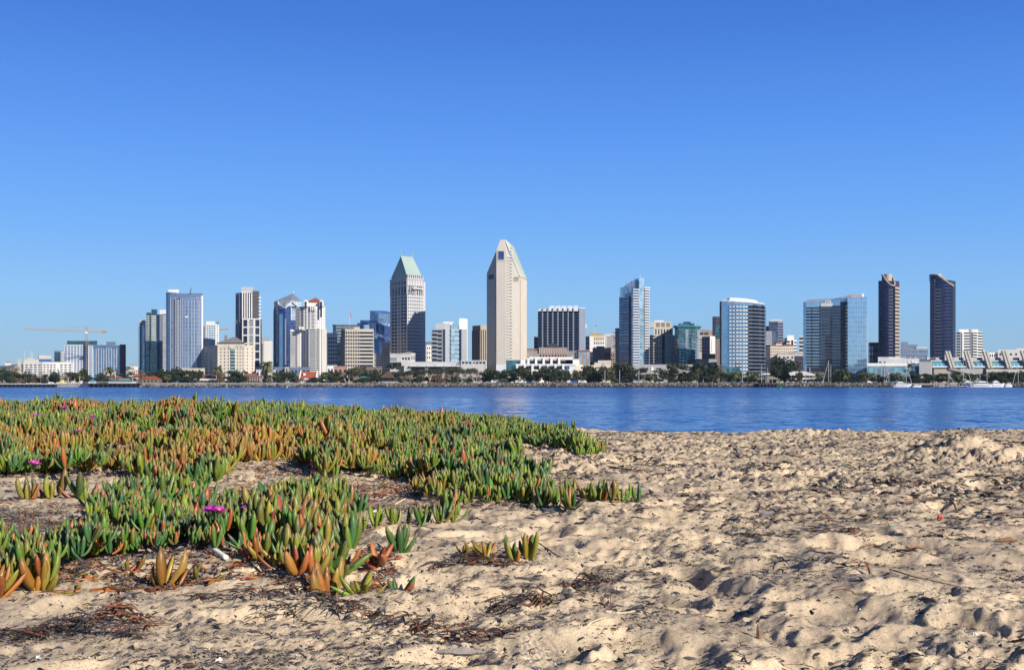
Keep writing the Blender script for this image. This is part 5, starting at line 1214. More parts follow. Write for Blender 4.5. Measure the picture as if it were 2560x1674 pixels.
# long ribbed slope running down to the far shoulder
t0, t1 = Vector((xb + .6, D + dT + 2, top + .4)), Vector((X(1283, D), D + 42, Z(616, D + 42)))
b0, b1 = Vector((*p[4], Z(690, D))) + Vector((0, -.4, 0)), Vector((*p[5], Z(695, D))) + Vector((.3, -.3, 0))
sl0 = Vector((*p[3], Z(632, D))); m = MB(); m.add([t0, sl0 + Vector((0, -.4, 0)), b0, b1, t1, t0 - Vector((0, 0, 2)), b0 - Vector((0, -2, 2)), b1 - Vector((0, -2, 2)), t1 - Vector((0, -1, 2))], [(0, 1, 2, 3, 4), (2, 6, 7, 3), (3, 7, 8, 4)]); ro = m.build('slanted_roof', wall('pale_green_stone', (0.44, 0.47, 0.40)), b.root)
m = MB()
for i in range(9):
    t = i / 8; a_ = t0.lerp(t1, t) ; q = b0.lerp(b1, t); m.bar(a_ + Vector((0, -.3, .3)), q + Vector((0, -.3, .3)), .42, .42, 4)
m.build('roof_rib', wall('pale_green_white', (0.56, 0.58, 0.50)), ro, org=b.root.location)
b.panel(f[1], W_WARM, Z(652, D), Z(626, D), .12, .88, .35, 'window_frame'); b.panel(f[1], G_NAVY, Z(649, D), Z(628, D), .2, .8, .5, 'tall_window')
b.panel(f[0], G_BLK, Z(696, D), Z(685, D), .22, .72, .25, 'square_window'); b.rep(f[0], 'slot_window', G_BLK, [(f[0].w * .93, f[0].w * .995, LAND + 2.9 * i, LAND + 2.9 * i + 1.9, -.05, .15) for i in range(10, 34)])
b.bands(f[2], wall('stone_louvre', (.34, .33, .31)), 40, LAND + 8, Z(640, D), .55, .12, 1, .15)
b.rep(f[3], 'slot_window', G_BLK, [(f[3].w * .0, f[3].w * .16, LAND + 8 + 2.95 * i, LAND + 8.7 + 2.95 * i, -.05, .15) for i in range(40)])
b.panel(f[3], wall('dark_recess', (.2, .17, .14)), Z(702, D), Z(691, D), .36, .84, .15, 'square_opening'); m = MB(); F = f[3]
for i, (u, w, h) in enumerate(((.40, .05, .8), (.5, .06, .6), (.62, .07, .7), (.74, .06, .45))):
    m.fbox(F, F.w * u, F.w * (u + w), Z(702, D), Z(702, D) + 4.1 * h, -.05, .3)
m.build('screen_rib', W_BEIGE, b.root)
b.panel(f[4], wall('grey_window_wall', (.30, .28, .26)), LAND + 8, Z(697, D), .0, 1, .1, 'window_wall'); m = MB(); F = f[4]
for c in range(6):
    m.fbox(F, max(F.w * c / 5 - .9, 0), min(F.w * c / 5 + .9, F.w), LAND, Z(696.5, D), -.05, .5)
m.build('wall_rib', W_CREAM, b.root); b.bands(f[4], W_CREAM, 31, LAND + 5, Z(706, D), .36, 0, 1, .4, 'floor_band')
for px in (1246.5, 1249.5, 1258):
    m = MB(); m.cone(X(px, D), D - .3, Z(911.5, D), Z(909.5, D), .35, .35, 6); m.build('wall_lamp', W_WHITE, b.root)
b.panel(f[1], W_COOL, LAND, Z(911, D), -.02, 1.02, .6, 'base_wall'); b.panel(f[0], W_BEIGE, LAND, Z(911, D), 0, 1, .3, 'base_wall'); b.done()
# ---- podium left of the tallest tower
D = 985; b = Bld('long grey conference podium with railed terrace and three dark arched windows', foot(1152, D, [(1010, 0)], [(1217, 2)]), 'podium'); zt = Z(915, D); b.body(W_LAV, zt, dep=14); F = b.f[0]
for i, (q0, q1) in enumerate(((1028, 1062), (1071, 1105), (1114, 1148))):
    x0, x1 = X(q0, D), X(q1, D); m = MB(); n = 12; pts_ = [(x0, LAND)] + [(x0 + (x1 - x0) * t / n, Z(920, D) + (Z(917.5, D) - Z(920, D)) * 3.2 * math.sin(math.pi * t / n)) for t in range(n + 1)] + [(x1, LAND)]
    vs = [(a, D - .3, z) for a, z in pts_] + [(a, D + .2, z) for a, z in pts_]; k2 = len(pts_); m.add(vs, [tuple(range(k2))] + [(j, j + 1, k2 + j + 1, k2 + j) for j in range(k2 - 1)]); m.build('arched_window', G_BLK, b.root)
    m = MB(); m.fbox(F, x0 - F.p[0] - 1, x1 - F.p[0] + 1, zt - .3, zt + .5, -.3, 3.0); m.build('balcony', W_COOL, b.root)
    m = MB()
    for j in range(9):
        u = x0 - F.p[0] + (x1 - x0) * j / 8; m.fbox(F, u - .25, u + .25, zt + .5, zt + (2.6 if j % 4 == 0 else 1.6), 2.3, 2.8)
    m.fbox(F, x0 - F.p[0], x1 - F.p[0], zt + 1.5, zt + 1.7, 2.3, 2.8); m.build('railing', W_COOL, b.root)
b.box('terrace_wall', W_LAV, 1003, 1160, 904, 915.5, D + 12, 10); b.box('upper_block', W_LAV, 1152, 1216, 901, 930, D - 2, 14); F = Fc((X(1152, D - 2), D - 2), (X(1216, D - 2), D - 2)); b.grid(F, G_DARK, 7, 1, Z(909.5, D), Z(903.5, D), .7, .8, .02, .98)
b.panel(F, W_WHITE, LAND, Z(900.5, D), .965, 1.0, .5, 'edge_pier'); b.panel(F, W_COOL, LAND, Z(902, D), .46, .485, .3, 'edge_pier'); b.panel(F, W_COOL, Z(902.3, D), Z(900.5, D), 0, .96, .4, 'cornice'); b.done()
# ---- glass link and white terraced podium
D = 1000; b = Bld('dark teal glass link at the foot of the tallest tower', foot(1265, D, [], [(1303, 0)]), 'glass_link'); b.body(G_TEAL, Z(901, D), dep=14); b.ribs(b.f[0], W_SLATE, 10, LAND, Z(901, D), .1, 0, 1, .2, 'mullion'); b.cap(W_SLATE, .5, .2); b.done()
D = 975; b = Bld('white terraced hotel podium with rows of deep square openings', foot(1289, D, [], [(1439, 1), (1456, 40)]), 'podium'); zl = Z(911.5, D); b.body(W_WHITE, zl, dep=30); F = b.f[0]
W7 = [(1296 + 19.2 * i, 1296 + 19.2 * i + 12.6) for i in range(7)]
fr = lambda q: (X(q, D) - F.p[0])
b.rep(F, 'deep_window', G_BLK, [(fr(a), fr(c_), Z(923, D), Z(915, D), -.05, .2) for a, c_ in W7]); b.rep(F, 'pier', W_WHITE, [(fr(a) - 2.0, fr(a) - .5, LAND, zl, -.05, 1.8) for a, c_ in W7]); b.rep(F, 'ground_window', G_BLK, [(fr(a), fr(c_), Z(938, D), Z(930, D), -.05, .2) for a, c_ in W7])
b.panel(F, W_WHITE, Z(928, D), Z(924, D), 0, .9, 1.6, 'ledge'); b.panel(F, W_COOL, zl - .6, zl + .8, -.005, 1.0, .6, 'parapet'); b.panel(F, W_BLUEP, Z(922, D), Z(917, D), fr(1414) / F.w, fr(1422) / F.w, .5, 'blue_screen')
Du = D + 16; m = MB(); e = 1.02; m.prism([(X(1301.6, Du), Du), (X(1440, Du), Du), (X(1450, Du), Du + 12), (X(1301.6, Du), Du + 24)], zl - 1, Z(899, Du)); m.build('upper_storey', W_WHITE, b.root); m = MB(); m.prism([(X(1324, Du), Du), (X(1432, Du), Du), (X(1432, Du), Du + 14), (X(1324, Du), Du + 14)], zl - 1, Z(892, Du)); m.build('upper_storey', W_WHITE, b.root)
Fu = Fc((X(1301.6, Du), Du), (X(1440, Du), Du)); fu = lambda q: (X(q, Du) - Fu.p[0])
U5 = [(1325 + 19.2 * i, 1325 + 19.2 * i + 12) for i in range(5)]
b.rep(Fu, 'deep_window', G_BLK, [(fu(a), fu(c_), Z(909.5, Du), Z(901, Du), -.05, .2) for a, c_ in U5]); b.rep(Fu, 'window_hood', W_BEIGE, [(fu(a), fu(c_), Z(901, Du), Z(896.5, Du), -.05, .3) for a, c_ in U5]); b.rep(Fu, 'pier', W_WHITE, [(fu(a) - 2.4, fu(a) - .4, zl, Z(894, Du), -.05, 1.6) for a, c_ in U5]); b.panel(b.f[1], W_CREAM, LAND, zl - .5, 0, 1, .2); b.done()
D = 1010; b = Bld('cream side wing with small awnings beyond the white terraced podium', foot(1440, D, [], [(1484, 6), (1490, 50)]), 'podium'); b.body(W_CREAM, Z(912, D), dep=20); b.box('upper_storey', W_BEIGE, 1430, 1451, 896, 912.5, D + 20, 10); b.grid(b.f[0], G_DARK, 6, 1, Z(930, D), Z(915, D), .35, .5); b.done()
D = 985; b = Bld('cream stepped block with one small window and arches above the shoreline trees', foot(1486, D, [], [(1528, 4)]), 'hall'); b.body(W_CREAM, Z(907, D), dep=16); b.box('upper_wall', W_CREAM, 1495, 1527.5, 900.5, 907.5, D + .4, 14); b.grid(b.f[0], G_BLK, 1, 1, Z(910, D), Z(905, D), .5, .8, .44, .56, name='small_window'); b.panel(b.f[0], W_GREY, Z(920, D), Z(911, D), .42, .62, .3, 'doorway'); b.cap(W_CREAM, .4, .3)
for i in range(6):
    m = MB(); F = b.f[0]; u = F.w * (.06 + .09 * i); m.fbox(F, u, u + 1.0, Z(921, D), Z(917.5, D), -.05, .15); m.build('arch_window', G_DARK, b.root)
b.done()
# ---- postmodern brown block with dark pyramid
D = 1060; b = Bld('brown stone block with a dark slate pyramid roof before the zigzag slab', foot(1362, D, [(1348, 0), (1316, 4)], [(1393, 0), (1418, 2), (1446, 0), (1475, 3)]), 'pavilion'); zt = Z(884, D); b.body(W_PINK, zt, dep=24); f = b.f; za = Z(893, D)
for i, n in ((0, 4), (4, 3)):
    b.grid(f[i], G_AQUA, n, 1, za, Z(884, D), .5, .9)
b.grid(f[1], G_DARK, 2, 1, za, Z(886, D), .5, .8); b.grid(f[2], G_DARK, 4, 1, za, Z(886, D), .5, .8); b.grid(f[3], G_DARK, 4, 1, za, Z(886, D), .5, .8)
b.box('upper_storey', W_PINK, 1347, 1418, 868.5, 884.5, D + 4, 16); F = Fc((X(1347, D + 4), D + 4), (X(1418, D + 4), D + 4)); b.ribs(F, W_CREAM, 16, Z(882, D), Z(871, D), .3, .02, .98, .4); b.box('side_wing', W_PINK, 1316, 1348, 876.5, 885, D + 5, 10); m = MB()
hip(b, 'pyramid_roof', W_SLROOF, [(X(1362, D + 5), D + 5), (X(1404, D + 5), D + 5), (X(1404, D + 5), D + 22), (X(1362, D + 5), D + 22)], Z(867, D), ((X(1380, D), D + 13, Z(855, D)), (X(1381, D), D + 13, Z(855, D))))
b.box('glass_wing', W_PINK, 1446, 1474.5, 875, 935, D - 3, 12); F = Fc((X(1446, D - 3), D - 3), (X(1474.5, D - 3), D - 3)); b.grid(F, G_AQUA, 3, 5, Z(916, D), Z(879, D), .62, .75, .06, .98); b.panel(F, W_PINK, Z(877, D), Z(874.5, D), -.01, 1.01, 1, 'cornice'); b.box('link_wing', W_PINK, 1418, 1446, 877, 893, D + 8, 10); F = Fc((X(1430, D + 8), D + 8), (X(1446, D + 8), D + 8)); b.grid(F, G_AQUA, 2, 2, Z(893, D), Z(879, D), .6, .7); b.done()
# ---- zigzag hotel slab
D = 1200; px0, px1 = 1345, 1447.5; seg = 8; pts = []
for i in range(seg):
    q = px0 + (px1 - px0) * i / seg; q2 = px0 + (px1 - px0) * (i + .82) / seg
    pts += [(X(q, D + 5.4), D + 5.4), (X(q2, D), D)]
pts[-1] = (X(px1, D), D); pts += [(X(1463, D + 9), D + 9)]
b = Bld('wide hotel slab shaded blue-grey with a zigzag front and white balconies', pts, 'hotel'); zt = Z(775, D); b.body(W_SLATE, zt, dep=14); f = b.f; za = LAND
for i in range(seg):
    F = f[2 * i]; b.balc(F, wall('blue_shade_parapet', (0.22, 0.27, 0.40)), 25, za + 4, zt - 2, [(.04, .96)], .46, .5)  # blue shade of the slab front put into the parapet colour
    b.panel(F, G_BLK, za, zt - 2, .02, .98, .12, 'glass_wall'); m = MB(); F3 = f[2 * i + 1]; m.fbox(F3, 0, F3.w, za, zt + 2.2 , -.05, .35); m.build('fin', wall('blue_shade_fin', (0.24, 0.27, 0.35)), b.root)  # fins coloured with the same blue shade
b.bands(f[-1], G_DARK, 25, za, zt - 2, .42, .0, .62, .2); b.panel(f[-1], W_COOL, zt - 2, Z(768.5, D), 0, 1.0, .3, 'parapet')
for i in range(seg):
    q = px0 + (px1 - px0) * i / seg; m = MB(); x0, x1 = X(q, D), X(q + 11.5, D); m.add([(x0, D + 1, zt - 1), (x1, D + 1, zt - 1), (x1, D + 1, zt + 2.8), (x0, D + 1, zt + .4), (x0, D + 7, zt - 1), (x1, D + 7, zt - 1), (x1, D + 7, zt + 2.8), (x0, D + 7, zt + .4)], [(0, 1, 2, 3), (1, 5, 6, 2), (3, 2, 6, 7), (0, 3, 7, 4), (4, 7, 6, 5)]); m.build('saw_tooth', W_COOL, b.root)
for i in range(5):
    q = 1372.5 + 14.9 * i; m = MB(); x0, x1 = X(q, D), X(q + 14.4, D); m.add([(x0, D + 9, zt - 1), (x1, D + 9, zt - 1), (x1, D + 9, Z(762.5, D)), (x0 + 1.5, D + 9, Z(763, D)), (x0, D + 9, Z(769, D)), (x0, D + 16, zt - 1), (x1, D + 16, zt - 1), (x1, D + 16, Z(762.5, D)), (x0 + 1.5, D + 16, Z(763, D)), (x0, D + 16, Z(769, D))], [(0, 1, 2, 3, 4), (1, 6, 7, 2), (2, 7, 8, 3), (3, 8, 9, 4), (4, 9, 5, 0), (9, 8, 7, 6, 5)]); m.build('penthouse', W_COOL, b.root)
b.box('side_box', W_WHITE, 1461, 1467, 810, 820, D + 10, 6); b.done()
D = 1260; b = Bld('dark slim block at the edge of the zigzag slab', foot(1335, D, [], [(1347, 0)]), 'office_block'); b.body(W_SLATE, Z(841, D)); b.grid(b.f[0], G_BLK, 3, 12, LAND, Z(843, D), .5, .6); b.done()
# ---- beige block with gold top
D = 1230; b = Bld('white and tan block with a gold panelled top and rounded roof', foot(1474, D, [(1464, -45)], [(1484, 4), (1512, 6)]), 'office_block'); zt = Z(840, D); b.body(W_WHITE, zt); b.grid(b.f[2], G_DARK, 5, 7, LAND + 10, Z(851, D), .5, .5, .0, .95); b.grid(b.f[2], W_GOLD, 5, 1, Z(851, D), Z(841, D), .62, .9, .0, .95, .3, 'gold_panel'); b.grid(b.f[0], G_DARK, 3, 8, LAND + 10, zt, .4, .6); b.box('roof_drum', W_GOLD, 1473, 1505, 833, 840.5, D + 5, 12); b.done()
D = 1220; root = empty('flagpole', (X(1488, D), D + 8, Z(833, D)), 'flagpole with a small flag on the gold topped block', 'flagpole'); m = MB(); m.bar((X(1488, D), D + 8, Z(834, D)), (X(1488, D), D + 8, Z(808.5, D)), .22); m.build('pole', W_STEEL, root); m = MB(); m.add([(X(1488, D), D + 8, Z(809, D)), (X(1489.3, D), D + 8, Z(811, D)), (X(1493, D), D + 8.3, Z(815, D)), (X(1488.6, D), D + 8, Z(815, D)), (X(1488, D), D + 8.2, Z(809, D)), (X(1489.3, D), D + 8.2, Z(811, D)), (X(1493, D), D + 8.5, Z(815, D)), (X(1488.6, D), D + 8.2, Z(815, D))], [(0, 1, 2, 3), (7, 6, 5, 4), (0, 4, 5, 1), (1, 5, 6, 2), (2, 6, 7, 3), (3, 7, 4, 0)]); m.build('flag', wall('flag_blue', (.12, .12, .25)), root)
D = 1290; b = Bld('grey office with three white bands and a rooftop sign behind the blue condo', foot(1511, D, [], [(1545, 4)]), 'office_block'); b.body(W_LAV, Z(834, D)); b.bands(b.f[0], G_DARK, 6, Z(870, D), Z(840, D), .35, .18, .98); F = b.f[0]; m = MB()
for i, w in enumerate((1.0, .8, .9, .6, 1.0, .5, .8)):
    u = F.w * .5 + i * 1.15; m.fbox(F, u, u + w * .8, Z(839.5, D), Z(837.3, D), -.05, .2)
m.build('sign_lettering', W_DARK, b.root); b.done()
D = 1130; b = Bld('grey lattice parking structure behind the cream stepped block', foot(1510, D, [(1482, -20)], [(1537, 8)]), 'parking_structure'); zt = Z(869, D); b.body(W_BROWN, zt); b.bands(b.f[0], W_GREY, 12, LAND, zt, .3, 0, 1, .6, 'floor_band'); b.ribs(b.f[0], W_GREY, 9, LAND, zt, .25, 0, 1, .9); b.bands(b.f[1], W_BEIGE, 1, Z(880, D), zt, .95, 0, 1, .3, 'panel_band'); b.grid(b.f[1], G_DARK, 5, 7, LAND, Z(882, D), .4, .5); b.box('upper_deck', W_BROWN, 1492, 1511, 865, 869.5, D + 6, 8); b.done()
# ---- tall blue and white condo with curved glass crown
D = 1070; pts = foot(1579, D, [(1548, -50), (1538, -48)], [(1597, 14), (1609, 26), (1622, 30)]); b = Bld('tall blue glass condo tower with white balconies and a sail shaped crown', pts, 'condo_tower'); zt = Z(740, D); zl = Z(818, D); f = b.f
m = MB(); a0, a1 = pts[0], pts[1]; m.prism([a0, a1, (a1[0] * 1.02, a1[1] + 18), (a0[0] * 1.02, a0[1] + 18)], LAND, zl); m.build('low_wall', W_SLATE, b.root)
m = MB(); rr = pts[1:] + [(pts[-1][0] * 1.02, pts[-1][1] + 20), (pts[1][0] * 1.02, pts[1][1] + 22)]; m.prism(rr, LAND, zt); m.build('wall', W_SLATE, b.root); za = LAND
b.grid(f[0], G_DARK, 2, 20, za, zl, .5, .55); b.balc(f[0], W_LGREY, 20, za, Z(824, D), [(-.25, .2)], .3, 1.2)
b.grid(f[1], G_BLUE, 5, 31, za, zt, .66, .6, .02, .78); b.panel(f[1], W_PURP, za, zt, .8, 1, .3)
b.panel(f[2], G_BLUE, za, Z(722, D), 0, 1, .2, 'glass_wall'); b.balc(f[2], W_WHITE, 36, za, Z(718, D), [(.12, 1)], .32, 1.8)
b.panel(f[3], G_AQUA, za, Z(695, D), 0, 1, .6, 'glass_shaft', o0=-8); b.panel(f[4], W_SLATE, za, Z(722, D), 0, 1, .3, 'recess', o0=-8); b.balc(f[4], W_WHITE, 36, za, Z(718, D), [(.0, .75)], .34, 1.8); b.balc(f[4], W_WHITE, 36, za, Z(718, D), [(.85, 1.02)], .34, 1.2); b.panel(f[4], W_WHITE, Z(719, D), Z(717, D), 0, 1.15, 1.4, 'cornice', o0=-6)
m = MB(); q = [(1553, 716), (1597, 716)]; m.prism([(X(1553, D + 6), D + 6), (X(1597, D + 4), D + 4), (X(1597, D + 4), D + 18), (X(1553, D + 6), D + 20)], zt - 1, Z(716.5, D)); m.build('upper_wall', G_BLUE, b.root)
n = 10; m = MB(); top_ = [(1562 + (1597 - 1562) * i / n, 713 - 19 * (i / n) ** .75) for i in range(n + 1)]
vs = [(X(1562, D + 5), D + 5, Z(717, D)), *[(X(a, D + 5), D + 5, Z(c_, D)) for a, c_ in top_], (X(1597, D + 5), D + 5, Z(717, D))]; k2 = len(vs); vs2 = [(v[0], v[1] + 10, v[2]) for v in vs]; m.add(vs + vs2, [tuple(range(k2))[::-1], tuple(range(k2, 2 * k2))] + [(j, (j + 1) % k2, k2 + (j + 1) % k2, k2 + j) for j in range(k2)]); m.build('crown', G_STEEL, b.root)
m = MB(); m.bar((X(1603, D), D + 8, Z(696, D)), (X(1603, D), D + 8, Z(684, D)), .2); m.build('roof_antenna', W_STEEL, b.root); b.done()
# ---- low grey hall
D = 990; b = Bld('low grey exhibition hall with one white panel behind the shoreline trees', foot(1583, D, [], [(1740, 2)]), 'hall'); b.body(W_GREY, Z(912, D), dep=24); b.panel(b.f[0], W_WHITE, LAND, Z(917, D), .285, .32, .5); b.cap(W_GREY, .5, .2); b.done()
# ---- cream condo with mansard
D = 1120; b = Bld('cream condo tower with a boxed mansard top and vertical window strips', foot(1633, D, [(1624, -40)], [(1655, 4), (1662, 30), (1688, 8)]), 'condo_tower'); zt = Z(837, D); b.body(W_CREAM, zt, dep=24); f = b.f; za = LAND
b.bands(f[0], G_DARK, 18, za, zt, .5); b.grid(f[1], G_DARK, 2, 9, za, zt, .28, .7, .3, .95); b.bands(f[1], G_DARK, 18, za, zt, .5, .0, .26, .2); b.panel(f[2], G_BLK, za, zt, 0, 1, .2, 'glass_slot'); b.panel(f[3], W_LGREY, za, zt, 0, 1, .15); b.grid(f[3], G_AQUA, 5, 18, za, zt, .5, .5, .0, 1, .3)
b.box('upper_wall', W_CREAM, 1634, 1682, 818, 838, D + 5, 14); F = Fc((X(1634, D + 5), D + 5), (X(1682, D + 5), D + 5)); b.grid(F, G_DARK, 6, 1, Z(836, D), Z(821, D), .35, .9, .05, .95, .25, 'tall_window'); b.box('mansard', W_LAV, 1626, 1678, 803.5, 818.5, D + 9, 12); F = Fc((X(1637, D + 9), D + 9), (X(1678, D + 9), D + 9)); b.grid(F, W_BROWN, 3, 1, Z(816, D), Z(805, D), .7, .9, .05, .98, .3, 'mansard_window'); b.box('plant_room', W_WHITE, 1636, 1660, 801, 804, D + 12, 6); b.done()
# ---- teal condo
D = 1100; b = Bld('teal glass condo tower with projecting eaves and a stepped dark crown', foot(1712, D, [(1696, -8), (1687, -40)], [(1728, 12), (1740, 20), (1749, 38)]), 'condo_tower'); zt = Z(816, D); b.body(G_TEAL, zt, dep=22); f = b.f; za = LAND
for i in range(5):
    b.balc(f[i], W_COOL if i in (2, 4) else W_SLATE, 26, za, zt - 2, [(.1, .9)] if i != 2 else [(.05, .5)], .3, .9)
b.panel(f[1], W_SLATE, za, Z(858, D), .0, 1, .9, 'lower_bay'); b.grid(f[1], G_TEAL, 2, 13, za, Z(859, D), .7, .6, out=1.05); b.panel(f[3], W_SLATE, za, Z(846, D), 0, 1, .9, 'lower_bay'); b.grid(f[3], G_TEAL, 1, 14, za, Z(847, D), .7, .6, out=1.05); b.panel(f[0], W_PINK, za, Z(848, D), 0, 1, .8, 'lower_bay'); b.grid(f[0], G_DARK, 2, 14, za, Z(849, D), .4, .5, out=.95)
b.cap(W_TEALR, 1.0, 1.8); b.box('crown', G_TEAL, 1696, 1736, 808, 816.5, D + 8, 12); b.box('crown', G_NAVY, 1708, 1727, 804, 808.5, D + 10, 8); b.done()
D = 1300; b = Bld('beige offices stepping behind the teal condo tower', foot(1746, D, [], [(1783, 2)]), 'office_block'); b.body(W_BEIGE, Z(838, D)); b.box('upper_wall', W_PINK, 1747, 1772, 823.5, 838.5, D + 4, 10); b.bands(b.f[0], G_DARK, 5, Z(880, D), Z(845, D), .4, .1, .9); F = Fc((X(1747, D + 4), D + 4), (X(1772, D + 4), D + 4)); b.grid(F, G_DARK, 2, 1, Z(837, D), Z(830, D), .8, .8); b.box('upper_wall', W_PINK, 1772, 1782, 826, 838.5, D + 6, 10); b.done()
D = 1200; b = Bld('small white block with a shaded side between the teal condo and the curved hotel', foot(1775, D, [(1755, -52)], [(1789, 14)]), 'apartment_block'); b.body(W_WHITE, Z(840, D)); b.panel(b.f[0], W_SLATE, LAND, Z(842, D), 0, 1, .15); b.grid(b.f[0], G_DARK, 3, 12, LAND, Z(844, D), .6, .5, out=.25); b.grid(b.f[1], G_BLK, 1, 8, Z(880, D), Z(846, D), .25, .6, .1, .45); b.done()  # shade of the left side painted as a blue-grey panel over the white
D = 1210; b = Bld('dark violet tower peering over the curved white banded hotel', foot(1790, D, [(1781, -20)], [(1801, 10)]), 'office_block'); b.body(W_PURP, Z(791, D)); b.grid(b.f[1], G_DARK, 3, 22, LAND, Z(795, D), .45, .5); b.done()
D = 1130; b = Bld('brown and teal balcony tower squeezed behind the curved white banded hotel', foot(1788, D, [], [(1803, 0)]), 'condo_tower'); b.body(W_PINK, Z(812, D)); b.grid(b.f[0], G_DARK, 3, 24, LAND, Z(814, D), .5, .5); b.panel(b.f[0], G_TEAL, Z(845, D), Z(812, D), 0, 1, .3, 'glass_wall'); b.done()
# ---- curved hotel
D = 1010; p0 = foot(1821, D, [(1804, -16), (1799.5, -58)], [(1838, -5), (1854, 4), (1868, 12), (1882, 24), (1894, 36), (1904, 46), (1911, 58), (1914, 70)]); b = Bld('curved hotel tower of mirror glass with white balcony bands and white crown', p0, 'hotel_tower'); zt = Z(757, D)
r = b.ring(10); b.body(G_SKY, [Z(752 + max(0, (CX + F_PX * p[0] / p[1] - 1800)) * .045, D) for p in r], dep=10); f = b.f; za = LAND + 4; zb = Z(763, D)
b.panel(f[0], G_BLK, LAND, Z(754, D), 0, 1, .25, 'dark_edge')
for i in (2, 3, 4):
    F = f[i]; n = 20; rh = (zb - za) / n
    b.rep(F, 'window_band', G_BLK, [(0.0, F.w, za + rh * (k2 + .5), za + rh * (k2 + .95), -.05, .2) for k2 in reversed(range(n))]); b.rep(F, 'balcony', W_COOL, [(F.w * (.1 + .5 * j), F.w * (.1 + .5 * j) + 2.2, za + rh * (k2 + .45), za + rh * (k2 + .8), -.05, 1.4) for k2 in reversed(range(n)) for j in (0, 1)], cap=120)
for i in (5, 6, 7, 8, 9):
    F = f[i]; n = 20; rh = (zb - za) / n; b.panel(F, G_BLK, LAND, zb, 0, 1, .2, 'dark_glass'); b.rep(F, 'balcony', wall('blue_grey_parapet', (0.22, 0.25, 0.31)), [(F.w * .02, F.w * .98, za + rh * k2, za + rh * (k2 + .18), -.05, .8) for k2 in reversed(range(n))], cap=120)
m = MB(); pt_ = [p for p in b.pts[1:-1]]; nn = len(pt_); cr = pt_ + [(pt_[-1][0] * 1.012, pt_[-1][1] + 12), (pt_[0][0] * 1.012, pt_[0][1] + 14)]; m.prism(cr, [Z(753.5 + .05 * (CX + F_PX * p[0] / p[1] - 1800), D) for p in cr], [Z(748.5 + .06 * (CX + F_PX * p[0] / p[1] - 1800), D) for p in cr]); m.build('crown_band', W_WHITE, b.root)
m = MB(); c2 = [(X(q, D + 5 + 8 * ((q - 1824) / 70) ** 2), D + 5 + 8 * ((q - 1824) / 70) ** 2) for q in (1824, 1840, 1856, 1872, 1884, 1893)]; c2 += [(c2[-1][0], c2[-1][1] + 8), (c2[0][0], c2[0][1] + 12)]; m.prism(c2, Z(753, D), [Z(743 + .0012 * (q - 1824) ** 2, D) for q in (1824, 1840, 1856, 1872, 1884, 1893, 1893, 1824)]); m.build('penthouse', W_WHITE, b.root); b.box('base_block', G_TEAL, 1805, 1850, 921, 940, D - 8, 9, LAND); b.done()
# ---- behind: towers between the hotels
D = 1350; b = Bld('blue-grey condo tower with white balconies between the two mirror hotels', foot(1945, D, [(1922, -30)], [(1958, 24)]), 'condo_tower'); b.body(W_SLATE, Z(803, D)); b.grid(b.f[0], G_BLUE, 5, 22, LAND, Z(806, D), .6, .6); b.bands(b.f[1], G_DARK, 22, LAND, Z(806, D), .5); b.box('crown', W_LGREY, 1925, 1956, 798, 803.5, D + 4, 10); b.box('low_wing', W_SLATE, 1913, 1929, 815, 860, D + 12, 10, LAND); b.box('low_wing', W_COOL, 1914, 1929, 828, 860, D - 4, 8, LAND); b.bands(Fc((X(1914, D - 4), D - 4), (X(1929, D - 4), D - 4)), G_DARK, 9, Z(875, D), Z(829, D), .5); b.done()
D = 1320; b = Bld('stepped white condo between the two mirror hotels', foot(1975, D, [(1966, -10)], [(1985, 8), (1992, 30)]), 'condo_tower'); b.body(W_WHITE, Z(850, D)); b.box('upper_wall', W_WHITE, 1968, 1985, 837.5, 850.5, D + 4, 8); b.bands(b.f[0], G_DARK, 14, LAND, Z(850, D), .5); b.panel(b.f[1], G_BLK, LAND, Z(850, D), .3, .8, .2, 'glass_slot'); b.bands(b.f[2], G_DARK, 14, LAND, Z(852, D), .5); b.box('low_wing', W_SLATE, 1958, 1968, 845, 870, D + 6, 8, LAND); b.done()
D = 1280; b = Bld('blue-grey striped office at the side of the concave mirror hotel', foot(1998, D, [], [(2012, 0)]), 'office_block'); b.body(W_LAV, Z(839, D)); b.bands(b.f[0], G_DARK, 12, LAND, Z(841, D), .5); b.done()
D = 1180; b = Bld('old white hotel with red tiled roofs and a square turret', foot(1926, D, [(1914, -40)], [(1958, 6), (1985, 8)]), 'hotel'); zt = Z(864, D); b.body(W_CREAM, zt, dep=22); f = b.f; b.grid(f[1], G_DARK, 6, 11, LAND + 4, Z(868, D), .35, .45); b.grid(f[2], G_DARK, 5, 11, LAND + 4, Z(868, D), .35, .45); b.grid(f[0], G_DARK, 3, 11, LAND + 4, Z(868, D), .4, .45)
b.cap(W_ROOFB, .8, .6); b.box('turret', W_WHITE, 1940, 1955, 857, 865, D + 5, 8); hip(b, 'turret_roof', W_ROOFR, [(X(1939, D + 4), D + 4), (X(1956, D + 4), D + 4), (X(1956, D + 4), D + 14), (X(1939, D + 4), D + 14)], Z(857, D), ((X(1947, D), D + 9, Z(852.5, D)), (X(1948, D), D + 9, Z(852.5, D)))); 
for q0, q1 in ((1914, 1938), (1960, 1984)):
    hip(b, 'roof', W_ROOFB, [(X(q0, D + 3), D + 3), (X(q1, D + 3), D + 3), (X(q1, D + 3), D + 20), (X(q0, D + 3), D + 20)], Z(864, D) + 1, ((X(q0 + 7, D), D + 11, Z(860, D)), (X(q1 - 7, D), D + 11, Z(860, D))))
b.panel(f[1], W_ROOFR, LAND, Z(921, D), .0, 1, .4, 'red_base'); b.done()
